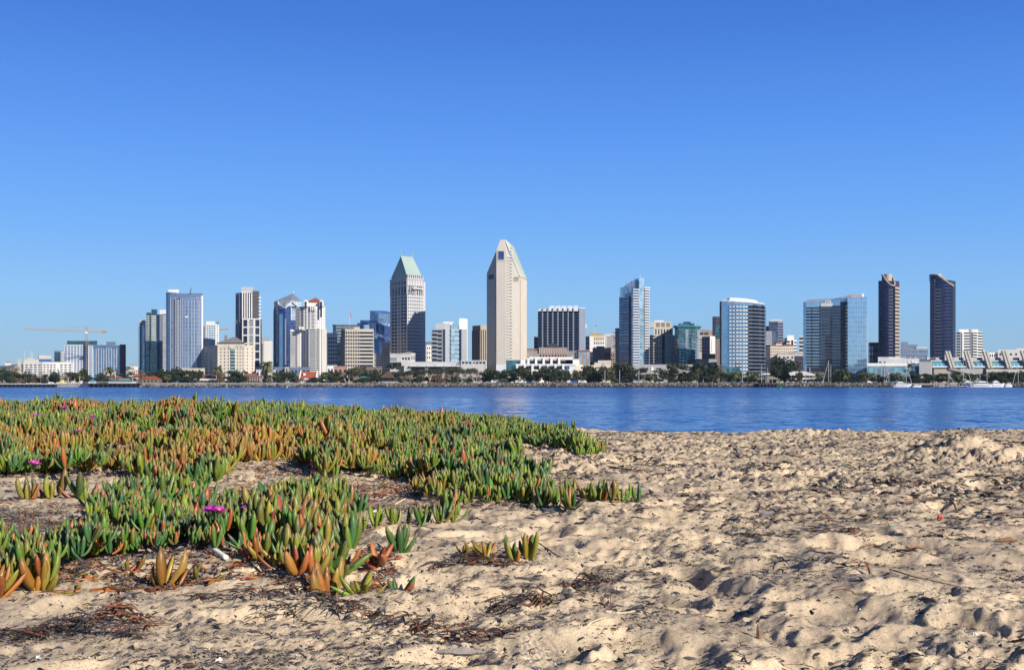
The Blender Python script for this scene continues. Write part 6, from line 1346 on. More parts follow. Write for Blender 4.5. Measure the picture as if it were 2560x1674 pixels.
D = 1150; b = Bld('low dark windowed block beside the old red roofed hotel', foot(1944, D, [(1942, -50)], [(1986, 2), (2010, 6)]), 'apartment_block'); b.body(W_LAV, Z(884, D)); b.panel(b.f[2], W_PURP, LAND, Z(889, D), 0, 1, .2); b.grid(b.f[2], G_DARK, 4, 5, LAND + 3, Z(890, D), .5, .6, out=.3); b.grid(b.f[1], G_DARK, 4, 6, LAND + 3, Z(888, D), .4, .5); b.box('upper_wall', W_BEIGE, 1971, 1988, 880, 884.5, D + 5, 8); b.cap(W_ROOFB, .4, .3); b.done()
# ---- concave mirror hotel
D = 1000; p0 = foot(2015, D + 2, [(2008, -30)], [(2048, 6), (2076, -4), (2101, -12), (2109, -26), (2119, -48), (2167, 14)]); b = Bld('concave mirror glass hotel tower with dark balcony bands and a pale blue end', p0, 'hotel_tower'); r = b.ring(14); f = b.f
zp = lambda px: Z(754 - max(0, px - 2008) * .083, D)
b.body(G_SKY, [zp(CX + F_PX * p[0] / p[1]) for p in r], dep=14); za = Z(920, D); n = 20
for i in (1, 2, 3):
    F = f[i]
    pa, pb = [CX + F_PX * q[0] / q[1] for q in (F.p, F.b)]; zb = Z(767 - .05 * (pa - 2010), D); rh = (zb - za) / n
    b.rep(F, 'balcony_band', G_BLK, [(0, F.w, za + rh * (k2 + (.36 if i == 1 else .14)), za + rh * (k2 + 1.0), -.05, .35) for k2 in reversed(range(n))])
    if i > 1:
        b.rep(F, 'balcony', W_SLATE, [(F.w * (.06 + .19 * j), F.w * (.06 + .19 * j) + 1.5, za + rh * (k2 + .40), za + rh * (k2 + .52), -.05, .9) for k2 in reversed(range(3, n)) for j in range(5)], cap=120)
F = f[2]; b.panel(F, G_BLK, LAND, Z(838, D), .55, 1, .25, 'dark_glass'); F = f[3]; b.panel(F, G_BLK, LAND, Z(790, D), .0, .2, .4, 'dark_glass'); b.panel(f[1], G_BLK, za, Z(767, D), .42, .47, .45, 'pier')
for i in (4, 5):
    b.panel(f[i], G_BLK, LAND, zp(2109) - 3, 0, 1, .2, 'dark_glass')
b.rep(f[5], 'balcony', W_COOL, [(f[5].w * .5, f[5].w * .8, Z(920, D) + 3.0 * k2, Z(920, D) + 3.0 * k2 + .7, -.05, .6) for k2 in range(19)], cap=160)
for i in (1, 2, 3):
    b.panel(f[i], G_BLK, LAND, Z(918, D), 0, 1, .6, 'base_glass')
m = MB()
m.prism([(X(2017, D + 5), D + 5), (X(2077, D + 5), D + 5), (X(2077, D + 9), D + 9), (X(2017, D + 9), D + 9)], Z(756, D), [Z(747.5, D), Z(744.5, D), Z(744.5, D), Z(747.5, D)]); m.build('roof_screen', wall('mauve_screen', (.30, .25, .25)), b.root)
m = MB(); m.prism([(X(2077, D + 7), D + 7), (X(2104, D + 2), D + 2), (X(2128, D + 1), D + 1), (X(2154, D + 4), D + 4), (X(2160, D + 8), D + 8), (X(2104, D + 14), D + 14)], Z(752, D), [Z(746, D), Z(743, D), Z(736, D), Z(735, D), Z(735, D), Z(743, D)]); m.build('roof_screen', wall('mauve_screen', (.30, .25, .25)), b.root); b.box('roof_cube', W_WHITE, 2154, 2160, 734, 742, D + 3.5, 5)
F = f[2]; b.panel(F, W_LGREY, Z(765.5, D), Z(757, D), .14, 1.2, .5, 'terrace_wall'); b.panel(F, W_LGREY, Z(757.5, D), Z(750, D), .5, 1.05, .4, 'terrace_wall'); b.panel(F, W_GREY, Z(757, D), Z(751, D), .62, .95, .6, 'opening'); b.panel(f[6], W_LGREY, LAND, Z(790, D), 1.0, 1.03, -.6, 'edge_trim', o0=-3); b.done()
D = 1130; b = Bld('violet panelled block between the concave hotel and the dark towers', foot(2171, D, [], [(2198, 4)]), 'office_block'); b.body(W_PURP, Z(857, D)); b.grid(b.f[0], G_STEEL, 4, 3, Z(905, D), Z(863, D), .6, .72); b.cap(W_SLATE, .6, .3); b.done()
# ---- pair of dark towers with slanted oval caps
def dark_tower(D, pl, pc, pr, ytop, cyl, label, lit):
    pts = foot(pc[0], D, [(pl, -28)], [(pc[1], 10), (pr[0], 30), (pr[1], 48)]); b = Bld(label, pts, 'condo_tower', group='twin dark condo towers')
    zt = Z(ytop, D); b.body(W_DARK, zt, dep=20); f = b.f; za = LAND; n = 40
    b.panel(f[0], G_BRZ, za, zt - 2, .0, 1, .2, 'glass_wall'); b.bands(f[0], wall('grey_sill', (.12, .12, .15)), n, za, zt - 4, .12, .1, .9, .4, 'floor_band')
    b.panel(f[1], G_BRZ, za, zt - 1, 0, 1, .3, 'glass_wall'); b.rep(f[2], 'window_slot', G_BLK, [(f[2].w * .1, f[2].w * .8, za + 3.25 * k2, za + 3.25 * k2 + 1.5, -.05, .2) for k2 in range(30)])
    if lit:
        b.bands(f[3], W_BEIGE, 27, za, Z(714, D), .48, 0, 1, .5, 'floor_band'); b.panel(f[3], W_PURP, za, zt - 1, 0, 1, .2, 'glass_wall')
    else:
        b.rep(f[3], 'window_slot', G_BLK, [(f[3].w * .1, f[3].w * .9, za + 3.25 * k2, za + 3.25 * k2 + 1.8, -.05, .25) for k2 in range(30)])
    # oval drum cut by a slanted plane
    c0, c1, yt, ys = cyl; cx, rx = (X(c0, D) + X(c1, D)) / 2, (X(c1, D) - X(c0, D)) / 2; ry = rx * .62; cy = D + ry - 2.2; nn = 32; lo, hi_ = [], []
    ztop, zlow = Z(yt, D), Z(ys, D)
    for i in range(nn):
        t = 2 * math.pi * i / nn; x, y = cx + rx * math.cos(t), cy + ry * math.sin(t)
        hq = lambda q: min(ztop, ztop - (q + .25) * (ztop - zlow) / 1.25)
        q = math.cos(t) * .6 - math.sin(t) * .8 if lit else math.cos(t) * .93 - math.sin(t) * .37   # towards the low side
        lo.append((x, y, za)); hi_.append((x, y, hq(q)))
    m = MB(); m.add(lo + hi_ + [(cx, cy, hq(0))], [(i, (i + 1) % nn, nn + (i + 1) % nn, nn + i) for i in range(nn)] + [(nn + i, nn + (i + 1) % nn, 2 * nn) for i in range(nn)]); m.build('oval_drum', G_BRZ, b.root, smooth=False)
    m = MB()
    for i in range(nn):
        a_, c_ = Vector(hi_[i]), Vector(hi_[(i + 1) % nn]); m.bar(a_, c_, .75, .75, 5)
    m.build('slanted_rim', W_BEIGE, b.root)
    m = MB(); ca = [Vector(hi_[i]) for i in range(nn) if hi_[i][2] > ztop - .6]
    kc = .62 if lit else .5; m.cone(cx - rx * (1 - kc) * (.15 if lit else .95), cy + ry - rx * kc + 1, ztop - 6.0, ztop + .8, rx * kc, rx * kc, 24); m.build('cap', wall('pale_tan_cap', (.50, .42, .36)), b.root)
    xq = (lambda q: X(q, D)); qa, qb = ((2219, 2230) if lit else (2338, 2352)); ys = lambda q: cy - ry * math.sqrt(max(0, 1 - ((X(q, D) - cx) / rx) ** 2))
    F = Fc((X(qa, D), ys(qa)), (X(qb, D), ys(qb))); b.rep(F, 'balcony', wall('grey_sill', (.12, .12, .15)), [(0, F.w, za + 3.25 * k2, za + 3.25 * k2 + .9, -1.5, .7) for k2 in range(29)]); b.rep(F, 'balcony_recess', G_BLK, [(F.w * .05, F.w * .95, za + 3.25 * k2 + .95, za + 3.25 * k2 + 3.0, -1.5, .15) for k2 in range(29)])
    qa, qb = (2381, 2386.5) if not lit else (2232.5, 2236.5); F = Fc((X(qa, D), ys(qa)), (X(qb, D), ys(qb))); b.rep(F, 'window_slot', G_BLK, [(0, F.w, za + 3.25 * k2, za + 3.25 * k2 + 1.6, -1.5, .2) for k2 in range(29)]); b.done()
dark_tower(1120, 2196, (2215, 2233), (2237, 2248), 701, (2206, 2238, 687, 714), 'dark condo tower with tan bands on its sunny side, first of the twin dark towers', True)
dark_tower(1110, 2326, (2335, 2367), (2372, 2389), 699, (2330, 2388, 686, 714), 'dark condo tower with wider oval cap, beside the white balcony condo', False)
D = 1350; b = Bld('hazy blue stepped apartment block between the twin dark towers', foot(2264, D, [(2251, 0)], [(2296, 4), (2320, 6)]), 'condo_tower'); b.body(W_SLATE, Z(871, D)); b.box('upper_wall', W_SLATE, 2252, 2270, 854, 871.5, D + 4, 8); b.box('upper_wall', W_SLATE, 2264, 2294, 861, 871.5, D + 6, 8); b.box('upper_wall', W_LGREY, 2290, 2318, 867, 872, D + 2, 6); b.grid(b.f[1], G_BLUE, 6, 8, LAND, Z(873, D), .6, .55); b.bands(b.f[2], G_BLUE, 8, LAND, Z(873, D), .5); b.done()
D = 1160; b = Bld('white balcony condo beside the wider dark tower', foot(2405, D, [(2391, -20)], [(2425, 6), (2443, 14), (2457, 26)]), 'condo_tower'); zt = Z(829, D); b.body(W_WHITE, zt); f = b.f; n = 11; za = Z(905, D)
b.bands(f[0], G_DARK, n, za, zt, .55, 0, .75, .2); b.bands(f[1], G_DARK, n, za, zt, .5, .25, .98, .2); b.panel(f[2], W_SLATE, LAND, zt, 0, .25, .3, 'recess'); b.bands(f[2], G_BLK, n, za, zt, .6, .25, .98, .2); b.balc(f[2], W_WHITE, n, za, zt, [(.25, .98)], .38, 1.4); b.bands(f[3], G_DARK, n, za, zt, .55, .05, .98, .2); b.panel(f[1], W_COOL, LAND, Z(832, D), 0, .2, .5, 'stair_slab')
b.box('crown', W_WHITE, 2398, 2446, 823, 829.5, D + 5, 10); b.box('crown_block', W_LGREY, 2426, 2432, 822, 829.5, D + 4, 6); b.box('low_wing', W_WHITE, 2452, 2464, 875, 905, D + 8, 8, LAND); b.done()
D = 1200; b = Bld('low white building behind the convention hall roof at the far end', foot(2495, D, [(2473, 0)], [(2640, 3)]), 'office_block'); b.body(W_WHITE, Z(881, D)); b.box('upper_wall', W_LAV, 2494.5, 2620, 873.5, 881.5, D - 2, 20, LAND); b.grid(Fc((X(2494.5, D - 2), D - 2), (X(2560, D - 2), D - 2)), G_DARK, 5, 1, Z(889, D), Z(882, D), .35, .8); b.grid(b.f[0], G_DARK, 4, 1, Z(893, D), Z(884, D), .5, .8); b.box('plant_room', W_CREAM, 2540, 2620, 870.5, 874, D + 4, 10); b.done()
# ---- convention centre
D = 985; b = Bld('long convention hall with slanted concrete fins and teal glass vaults', foot(2328, D, [], [(2700, 2)]), 'convention_hall'); zt = Z(899, D); F = b.f[0]
b.body(W_LAV, Z(905, D + 14), dep=60); q = lambda px: (X(px, D) - F.p[0])
m = MB(); m.fbox(F, 0, F.w, LAND, Z(922, D), -6, 6.0); m.build('terrace_wall', wall('sandy_grey_concrete', (0.36, 0.32, 0.27)), b.root); m = MB(); m.fbox(F, q(2456), F.w, LAND + 2, Z(923, D), 6.0, 9.0); m.build('terrace_wall', wall('pale_sandy_concrete', (0.47, 0.43, 0.37)), b.root)
fins = [2376 + 47.3 * i for i in range(7)]
for i, px in enumerate(fins):
    a = Vector((X(px - 6.5, D - 3), D - 3, Z(877, D))); c = Vector((X(px + 7, D - 8), D - 8, Z(920, D))); w = 1.35
    for s in (-1, 1):
        m = MB(); vs = []
        for p in (a, c):
            for dx, dy in ((-.85, 0), (.85, 0), (.85, 3), (-.85, 3)):
                vs.append((p.x + dx + s * 1.25, p.y + dy, p.z))
        m.add(vs, [(0, 1, 5, 4), (1, 2, 6, 5), (2, 3, 7, 6), (3, 0, 4, 7), (3, 2, 1, 0), (4, 5, 6, 7)]); m.build('slanted_fin', wall('pale_sandy_concrete', (0.47, 0.43, 0.37)), b.root)
    m = MB(); m.prism([(X(px - 14, D + 6), D + 6), (X(px - 10, D + 6), D + 6), (X(px - 10, D + 9), D + 9), (X(px - 14, D + 9), D + 9)], Z(905, D), Z(883, D)); m.build('roof_pier', W_LAV, b.root)
    x0, x1 = X(px + 10, D - 4), X(px + 44, D - 4)
    if i == 0:
        xs_ = [(X(2332, D - 4), X(2372, D - 4)), (x0, x1)]
    else:
        xs_ = [(x0, x1)]
    for (xa_, xb_) in xs_:
        m = MB(); nn = 6; rows = []
        for kx in range(nn + 1):
            t = math.pi / 2 * kx / nn; rows.append((D - 4 + 5 * (1 - math.cos(t)) , Z(915, D) + (Z(903.5, D) - Z(915, D)) * math.sin(t)))
        vs = [(xa_, y, z) for y, z in rows] + [(xb_, y, z) for y, z in rows]; m.add(vs, [(j, nn + 1 + j, nn + 2 + j, j + 1) for j in range(nn)] + [tuple(range(nn + 1)), tuple(reversed(range(nn + 1, 2 * nn + 2)))]); m.build('glass_vault', G_CYAN, b.root)
        m = MB(); m.box(xa_ - 1, xb_ + 1, D - 5.5, D + 6, Z(918.5, D), Z(915.2, D)); m.build('ledge', W_COOL, b.root); m = MB(); m.box(xa_ - 1, xb_ + 1, D - 1.5, D + 6, Z(903.3, D), Z(900, D)); m.build('ledge', W_LAV, b.root)
        m = MB(); m.cone((xa_ + xb_) / 2 + (xb_ - xa_) * .25, D + 4, Z(898.5, D), Z(893.5, D), 1.8, 1.8, 10); m.build('blue_funnel', W_BLUEP, b.root)
m = MB(); m.fbox(F, 0, F.w, Z(899, D), Z(893, D), -12, -8); m.build('roof_parapet', W_LAV, b.root)
m = MB(); m.add([(X(2372, D - 7), D - 7, Z(923, D)), (X(2440, D - 9), D - 9, Z(937, D)), (X(2440, D - 9), D - 9, Z(933, D)), (X(2372, D - 7), D - 7, Z(920, D)), (X(2372, D - 5), D - 5, Z(923, D)), (X(2440, D - 6), D - 6, Z(937, D)), (X(2440, D - 6), D - 6, Z(933, D)), (X(2372, D - 5), D - 5, Z(920, D))], [(0, 1, 2, 3), (3, 2, 6, 7), (1, 5, 6, 2), (7, 6, 5, 4), (0, 3, 7, 4), (0, 4, 5, 1)]); m.build('stair_ramp', wall('pale_sandy_concrete', (0.47, 0.43, 0.37)), b.root)
m = MB(); m.box(X(2400, D - 7), X(2456, D - 7), D - 7.2, D - 6.3, LAND, Z(921, D)); m.build('ramp_wall', W_GREY, b.root); b.done()
D = 960; b = Bld('low glass concourse with mirror panels in front of the twin dark towers', foot(2168, D, [], [(2298, 0)]), 'glass_hall'); zt = Z(914, D); b.body(glass('concourse_glass', (.22, .38, .46), metal=.6, floor=3.2, bay=2.6, line=.1, vline=.1), zt, dep=40); b.panel(b.f[0], W_WHITE, zt - .2, Z(907.5, D), 0, .8, .3, 'parapet'); b.panel(b.f[0], W_SLATE, LAND, Z(921, D), .32, .46, .3, 'dark_panel'); b.box('roof_block', W_LAV, 2214, 2298, 896, 908, D + 20, 15); b.box('roof_block', W_COOL, 2222, 2262, 893.5, 898, D + 24, 10)
for px, w in ((2262, 9), (2275, 9), (2288, 8), (2318, 5)):
    m = MB(); m.cone(X(px, D + 22), D + 22, Z(897, D), Z(890, D), .7, .7, 6); m.build('roof_pier', W_LAV, b.root)
b.done()
D = 955; b = Bld('blank grey concrete box between the glass concourse and the convention hall', foot(2298, D, [], [(2328, 0), (2330, 50)]), 'concrete_block'); b.body(W_GREY, Z(905, D), dep=12); b.cap(W_GREY, .3, .15); b.done()
D = 975; root = empty('tent_roof', (X(2276, D), D, Z(912, D)), 'white peaked sail tent over the glass concourse', 'tent'); n = 5
for i in range(n):
    m = MB(); x0, x1 = X(2254 + 8.8 * i, D), X(2254 + 8.8 * (i + 1), D); y0, y1 = D, D + 12; zb = Z(912 - (0, 2, 4, 5, 3)[i], D); pk = Vector(((x0 + x1) / 2, (y0 + y1) / 2, Z((908, 903.5, 901, 900, 901)[i], D)))
    m.add([(x0, y0, zb - (1 if i == 0 else 0)), (x1, y0, zb), (x1, y1, zb), (x0, y1, zb), pk], [(0, 1, 4), (1, 2, 4), (2, 3, 4), (3, 0, 4), (3, 2, 1, 0)]); m.build('sail', wall('tent_fabric', (.8, .8, .8), amp=.03), root)
# ---- extra: pier sign building at the base of the curved glass tower, low blocks between towers
for (q0, q1, yt, D, mat, label, n) in ((455, 512, 921, 1000, W_CREAM, 'low cream restaurant roofs under the broad curved tower', 6), (640, 690, 924, 1010, W_LGREY, 'low pale block with steps under the slim tall tower', 5), (686, 775, 918, 1030, W_SLATE, 'shadowed glass base block under the pointed tower', 9), (818, 842, 914, 1080, W_COOL, 'low white block under the half shadowed white office', 3),
        (834, 868, 916, 1000, W_TERRA, 'pink terracotta low block under the cream grid office', 3), (886, 955, 917.5, 985, wall('brown_flat_roof', (.2, .15, .12)), 'long flat brown roofed hall under the cream grid office', 8), (1740, 1792, 898, 1090, W_GREY, 'low grey block behind tall eucalyptus trees', 4), (1755, 1790, 885, 1150, W_PINK, 'small pink brown block beside the curved hotel', 4), (2195, 2240, 893, 1040, W_LGREY, 'low pale block at the foot of the first dark tower', 4), (1466, 1500, 880, 1190, W_PURP, 'dark shadowed block behind the brown stone glass wing', 4), (1310, 1350, 872, 1170, W_BROWN, 'low brown block behind the white terraced podium', 5), (2020, 2060, 932, 940, W_SLATE, 'dark low pavilion before the concave mirror hotel', 4)):
    b = Bld(label, foot(q0, D, [], [(q1, 2)]), 'low_block'); b.body(mat, Z(yt, D), dep=16); b.grid(b.f[0], G_DARK, n, 2, LAND + 1, Z(yt + 2, D), .5, .45); b.cap(mat, .4, .3); b.done()
b = Bld('small cream tower with a narrow slot beside the red roofed condo tower', foot(712, 1015, [], [(722, 4)]), 'small_tower'); b.body(W_BEIGE, Z(918, 1015), dep=6); b.grid(b.f[0], G_DARK, 1, 1, Z(930, 1015), Z(921, 1015), .3, .9, name='slot_window'); b.cap(W_CREAM, .4, .3); b.done()
# ---- houses on the hills
g = random.Random(5); hl = ['first', 'second', 'third', 'fourth', 'fifth', 'sixth', 'seventh', 'eighth', 'ninth', 'tenth', 'eleventh', 'twelfth', 'thirteenth', 'fourteenth', 'fifteenth', 'sixteenth']
hs = sorted([(5, 3500), (12, 3300), (18, 3900), (24, 3400), (30, 3700), (36, 3300), (42, 3800), (48, 3500), (54, 3400), (318, 3600), (324, 3300), (330, 3900), (335, 3500), (341, 3350)])
for i, (px, D) in enumerate(hs):
    x = X(px, D); z = hill_z(x, D); w = g.uniform(9, 16); h = g.uniform(6, 10); root = empty('hillside_house', (x, D, z), f'{hl[i]} pale house counted along the wooded hillside from the picture edge', 'house', 'pale houses on the hills')
    m = MB(); m.box(x - w / 2, x + w / 2, D, D + 12, z - 6, z + h); m.build('wall', W_CREAM if g.random() < .6 else W_WHITE, root); m = MB(); m.add([(x - w * .55, D - .5, z + h), (x + w * .55, D - .5, z + h), (x + w * .55, D + 12.5, z + h), (x - w * .55, D + 12.5, z + h), (x - w * .2, D + 6, z + h + 3), (x + w * .2, D + 6, z + h + 3)], [(0, 1, 5, 4), (1, 2, 5), (2, 3, 4, 5), (3, 0, 4), (3, 2, 1, 0)]); m.build('roof', W_ROOFB if g.random() < .5 else W_ROOFG, root)
b = Bld('white cube house on the hilltop behind the shoreline pines', foot(44, 3300, [], [(53, 4)]), 'hilltop_block'); b.body(W_CREAM, Z(897, 3300), dep=20); b.grid(b.f[0], G_DARK, 3, 2, Z(905, 3300), Z(898, 3300), .3, .3); b.done()
b = Bld('cream apartment block below the hills beside the dark narrow condo', foot(322, 1400, [], [(345, 8)]), 'apartment_block'); b.body(W_CREAM, Z(923, 1400), dep=18); b.grid(b.f[0], G_DARK, 4, 4, LAND + 4, Z(925, 1400), .4, .5); b.box('upper_wall', W_WHITE, 335, 346, 916, 924, 1405, 8); b.done()
# ================================================================== trees along the far shore
BARK = wall('tree_bark', (0.16, 0.12, 0.09), amp=0.3, scale=1.5); BARKP = wall('pale_bark', (0.42, 0.34, 0.27), amp=0.25, scale=1.5)
CROWNM = {}
def crown_mat(name, cols):
    m, t, b = new_mat(name); g = N(t, 'ShaderNodeNewGeometry'); oi = N(t, 'ShaderNodeObjectInfo')
    ri = ramp_node(t, g.outputs['Random Per Island'], [(0.0, cols[0]), (0.55, cols[1]), (1.0, cols[2])])
    mr = N(t, 'ShaderNodeMapRange'); mr.inputs[3].default_value = .75; mr.inputs[4].default_value = 1.25; L(t, oi.outputs['Random'], mr.inputs[0])
    sc = N(t, 'ShaderNodeVectorMath', operation='SCALE'); L(t, ri.outputs[0], sc.inputs[0]); L(t, mr.outputs[0], sc.inputs['Scale']); L(t, sc.outputs[0], b.inputs['Base Color']); b.inputs['Roughness'].default_value = .7; b.inputs['Specular IOR Level'].default_value = .2
    return m
CROWN = {'dark': crown_mat('dark_foliage', [(.014, .024, .011), (.024, .037, .016), (.048, .055, .024)]), 'olive': crown_mat('olive_foliage', [(.024, .031, .013), (.048, .052, .022), (.085, .075, .034)]), 'brown': crown_mat('brown_foliage', [(.07, .05, .03), (.13, .09, .05), (.2, .13, .075)]), 'palm': crown_mat('palm_frond', [(.035, .055, .022), (.07, .085, .03), (.15, .13, .05)])}
def leaf_clumps(g, lobes, n, s):
    """n small bent leaf-clump faces spread through a few overlapping lobes"""
    V, Fs = [], []
    w = np.array([a[3] * a[4] * a[5] for a in lobes]); w = w / w.sum()
    for _ in range(n):
        a = lobes[g.choice(len(lobes), p=w)]
        d = g.normal(0, 1, 3); d /= np.linalg.norm(d); r = g.random() ** .4
        c = np.array(a[:3]) + d * r * np.array(a[3:6])
        t1 = g.normal(0, 1, 3); t1 /= np.linalg.norm(t1); t2 = np.cross(t1, g.normal(0, 1, 3)); t2 /= np.linalg.norm(t2); t3 = np.cross(t1, t2)
        q = s * g.uniform(.5, 1.3); o = len(V)
        V += [c + t1 * q, c + t2 * q * .7 + t3 * q * .3, c - t1 * q, c - t2 * q * .7 + t3 * q * .3]
        Fs += [(o, o + 1, o + 2), (o, o + 2, o + 3)]
    return np.array(V), Fs
def branch(m, g, p, d, ln, r, lv, spread=.55):
    q = p + d * ln; m.bar(p, q, r, r * .7, 5)
    if lv > 0:
        for _ in range(int(g.integers(2, 4))):
            nd = (d + Vector(g.normal(0, spread, 3))); nd.z = max(nd.z, .15); nd.normalize(); branch(m, g, q, nd, ln * .72, r * .62, lv - 1, spread)
TREE_KINDS = {}
def tree_proto(kind, v):
    g = np.random.default_rng(hash_(kind) + v); tr = MB(); H = 1.0
    if kind in ('round', 'tall', 'shrub', 'bare', 'brownbush', 'euc'):
        hb = {'round': .10, 'tall': .14, 'shrub': .0, 'bare': .25, 'brownbush': .05, 'euc': .26}[kind]
        branch(tr, g, Vector((0, 0, -.02)), Vector((g.normal(0, .05), 0, 1)).normalized(), hb + .06, .030 if kind != 'bare' else .018, 3 if kind in ('bare', 'euc') else 2, .5)
        lobes = []
        nl = {'round': 11, 'tall': 10, 'shrub': 8, 'bare': 8, 'brownbush': 8, 'euc': 11}[kind]; wd = {'round': .42, 'tall': .26, 'shrub': .6, 'bare': .34, 'brownbush': .5, 'euc': .30}[kind]
        for _ in range(nl):
            z = g.uniform(hb + .10, .86); k2 = 1 - abs((z - hb) / (1 - hb) - .45) * .9
            lobes.append((g.normal(0, wd * .45) * k2, g.normal(0, wd * .45) * k2, z, wd * .55 * k2 + .06, wd * .55 * k2 + .06, .17))
        n = {'bare': 230, 'euc': 620}.get(kind, 760); V, Fs = leaf_clumps(g, lobes, n, .062 if kind != 'bare' else .035)
        mat = {'round': 'dark', 'tall': 'dark', 'shrub': 'dark', 'bare': 'brown', 'brownbush': 'brown', 'euc': 'olive'}[kind]; bark = BARK if kind not in ('bare', 'euc') else BARKP
    elif kind == 'conifer':
        tr.bar((0, 0, 0), (0, 0, .95), .022, .004, 5); lobes = []
        for i in range(9):
            z = .18 + .78 * i / 8; r = .26 * (1 - .85 * i / 8); lobes.append((g.normal(0, .03), g.normal(0, .03), z, r, r, .05))
        V, Fs = leaf_clumps(g, lobes, 520, .05); mat = 'dark'; bark = BARK
    elif kind == 'pine':
        for a in range(5):
            t = a * 1.257; tr.bar((0, 0, 0) if a else (0, 0, -.02), (.3 * math.cos(t), .3 * math.sin(t), .75), .022, .01, 5)
        lobes = [(g.normal(0, .3), g.normal(0, .2), .78 + g.normal(0, .05), .32, .3, .09) for _ in range(7)]; V, Fs = leaf_clumps(g, lobes, 420, .05); mat = 'dark'; bark = BARK
    elif kind == 'coral':
        for a in range(4):
            d = Vector((g.normal(0, .45), g.normal(0, .35), 1)).normalized(); branch(tr, g, Vector((g.normal(0, .05), g.normal(0, .04), -.02)), d, .30, .035, 3, .42)
        lobes = [(g.normal(0, .22), g.normal(0, .2), g.uniform(.6, .9), .25, .22, .15) for _ in range(6)]; V, Fs = leaf_clumps(g, lobes, 330, .042); mat = 'olive'; bark = BARKP
    elif kind in ('palm', 'fanpalm'):
        hp = .62 if kind == 'palm' else .84; tr.tube([(0, 0, -.02), (.01, 0, hp * .5), (0.02, 0, hp)], [.03 if kind == 'palm' else .014, .022 if kind == 'palm' else .011, .018 if kind == 'palm' else .011], 6); V = []; Fs = []
        nf = 34; fl = .38 if kind == 'palm' else .15
        for i in range(nf):
            a = g.random() * 6.28; e = g.uniform(-.5, 1.25); p = np.array([.02, 0, hp]); w = fl * .16; ca, sa = math.cos(a), math.sin(a); side = np.array([-sa, ca, 0]) * w; prev = None
            for j in range(5):
                t = j / 4; pos = np.array([.02, 0, hp]) + fl * np.array([ca * t * math.cos(e * .6), sa * t * math.cos(e * .6), t * math.sin(e) - .75 * t * t]); k2 = (.25 + 1.5 * t * (1 - t) * 2) * (1 - .9 * (t == 1)); o = len(V)
                V += [pos + side * k2 - np.array([0, 0, w * .5 * k2]), pos + np.array([0, 0, .006]), pos - side * k2 - np.array([0, 0, w * .5 * k2])]
                if j:
                    Fs += [(o - 3, o - 2, o + 1, o), (o - 2, o - 1, o + 2, o + 1)]
        V = np.array(V); mat = 'palm'; bark = BARK if kind == 'palm' else BARK
    hmax = V[:, 2].max(); V = V / hmax; tv = np.array(tr.v) / hmax
    return np_mesh('trunk', tv, tr.f, bark), np_mesh('crown', V, Fs, CROWN[mat])
def hash_(s_): return sum(ord(c) * (i + 7) for i, c in enumerate(s_))
KIND_TXT = {'round': ('broad dark green tree', 'shade_tree'), 'tall': ('tall narrow dark tree', 'tall_tree'), 'shrub': ('low dark green bush', 'bush'), 'bare': ('grey half bare tree', 'bare_tree'), 'brownbush': ('brownish leafed tree', 'brown_tree'), 'euc': ('olive eucalyptus with pale trunks', 'eucalyptus_tree'), 'conifer': ('pointed dark conifer', 'conifer_tree'), 'pine': ('flat topped dark pine', 'pine_tree'), 'coral': ('pale limbed coral tree', 'coral_tree'), 'palm': ('feathery palm', 'palm_tree'), 'fanpalm': ('thin tall fan palm', 'fan_palm_tree')}
LANDMARKS = [(0, 58, 'the wooded hill'), (58, 190, 'the long white office'), (190, 320, 'the blue glass hotel'), (320, 415, 'the green balcony condos'), (415, 512, 'the broad curved glass tower'), (512, 640, 'the cream hipped roof hotel'), (640, 690, 'the low white zigzag condo'), (690, 757, 'the pointed glass skyscraper'), (757, 825, 'the red roofed white tower'), (825, 935, 'the cream grid office'), (935, 1065, 'the green copper roofed tower'), (1065, 1170, 'the grey condo with glass bay'), (1170, 1217, 'the brown ribbed office'), (1217, 1320, 'the tallest stone tower'), (1320, 1465, 'the white terraced podium'), (1465, 1538, 'the cream stepped block'), (1538, 1624, 'the blue sail crowned condo'), (1624, 1690, 'the cream mansard condo'), (1690, 1755, 'the teal condo'), (1755, 1799, 'the small white shaded block'), (1799, 1916, 'the curved banded hotel'), (1916, 2006, 'the old red roofed hotel'), (2006, 2170, 'the concave mirror hotel'), (2170, 2300, 'the glass concourse'), (2300, 2332, 'the grey concrete box'), (2332, 2420, 'the wider dark tower'), (2420, 2620, 'the finned convention hall')]
def landmark(px):
    for a, c, t in LANDMARKS:
        if a <= px < c:
            return t
    return LANDMARKS[0][2] if px < 60 else LANDMARKS[-1][2]
ORD = ['first', 'second', 'third', 'fourth', 'fifth', 'sixth', 'seventh', 'eighth', 'ninth', 'tenth', 'eleventh', 'twelfth', 'thirteenth', 'fourteenth', 'fifteenth', 'sixteenth', 'seventeenth', 'eighteenth']
S1 = [(35, 170, 100, 'tall'), (110, 225, 100, 'round'), (230, 150, 130, 'bare'), (355, 215, 80, 'conifer'), (405, 195, 60, 'conifer'), (385, 300, 80, 'brownbush'), (500, 285, 110, 'round'), (575, 230, 90, 'bare'), (705, 220, 80, 'conifer'), (755, 215, 70, 'tall'), (805, 200, 60, 'conifer'), (860, 240, 70, 'bare'), (930, 235, 90, 'brownbush'), (1005, 240, 90, 'round'), (1085, 240, 100, 'brownbush'), (1150, 195, 90, 'tall'), (1250, 285, 110, 'shrub'), (1340, 270, 110, 'round'), (1510, 145, 90, 'palm'), (1615, 185, 40, 'conifer'), (1690, 255, 100, 'round'), (1975, 210, 80, 'bare'), (2080, 290, 110, 'shrub'), (2250, 195, 170, 'round'), (2315, 250, 90, 'palm'), (10, 270, 110, 'shrub'), (160, 290, 120, 'shrub')]
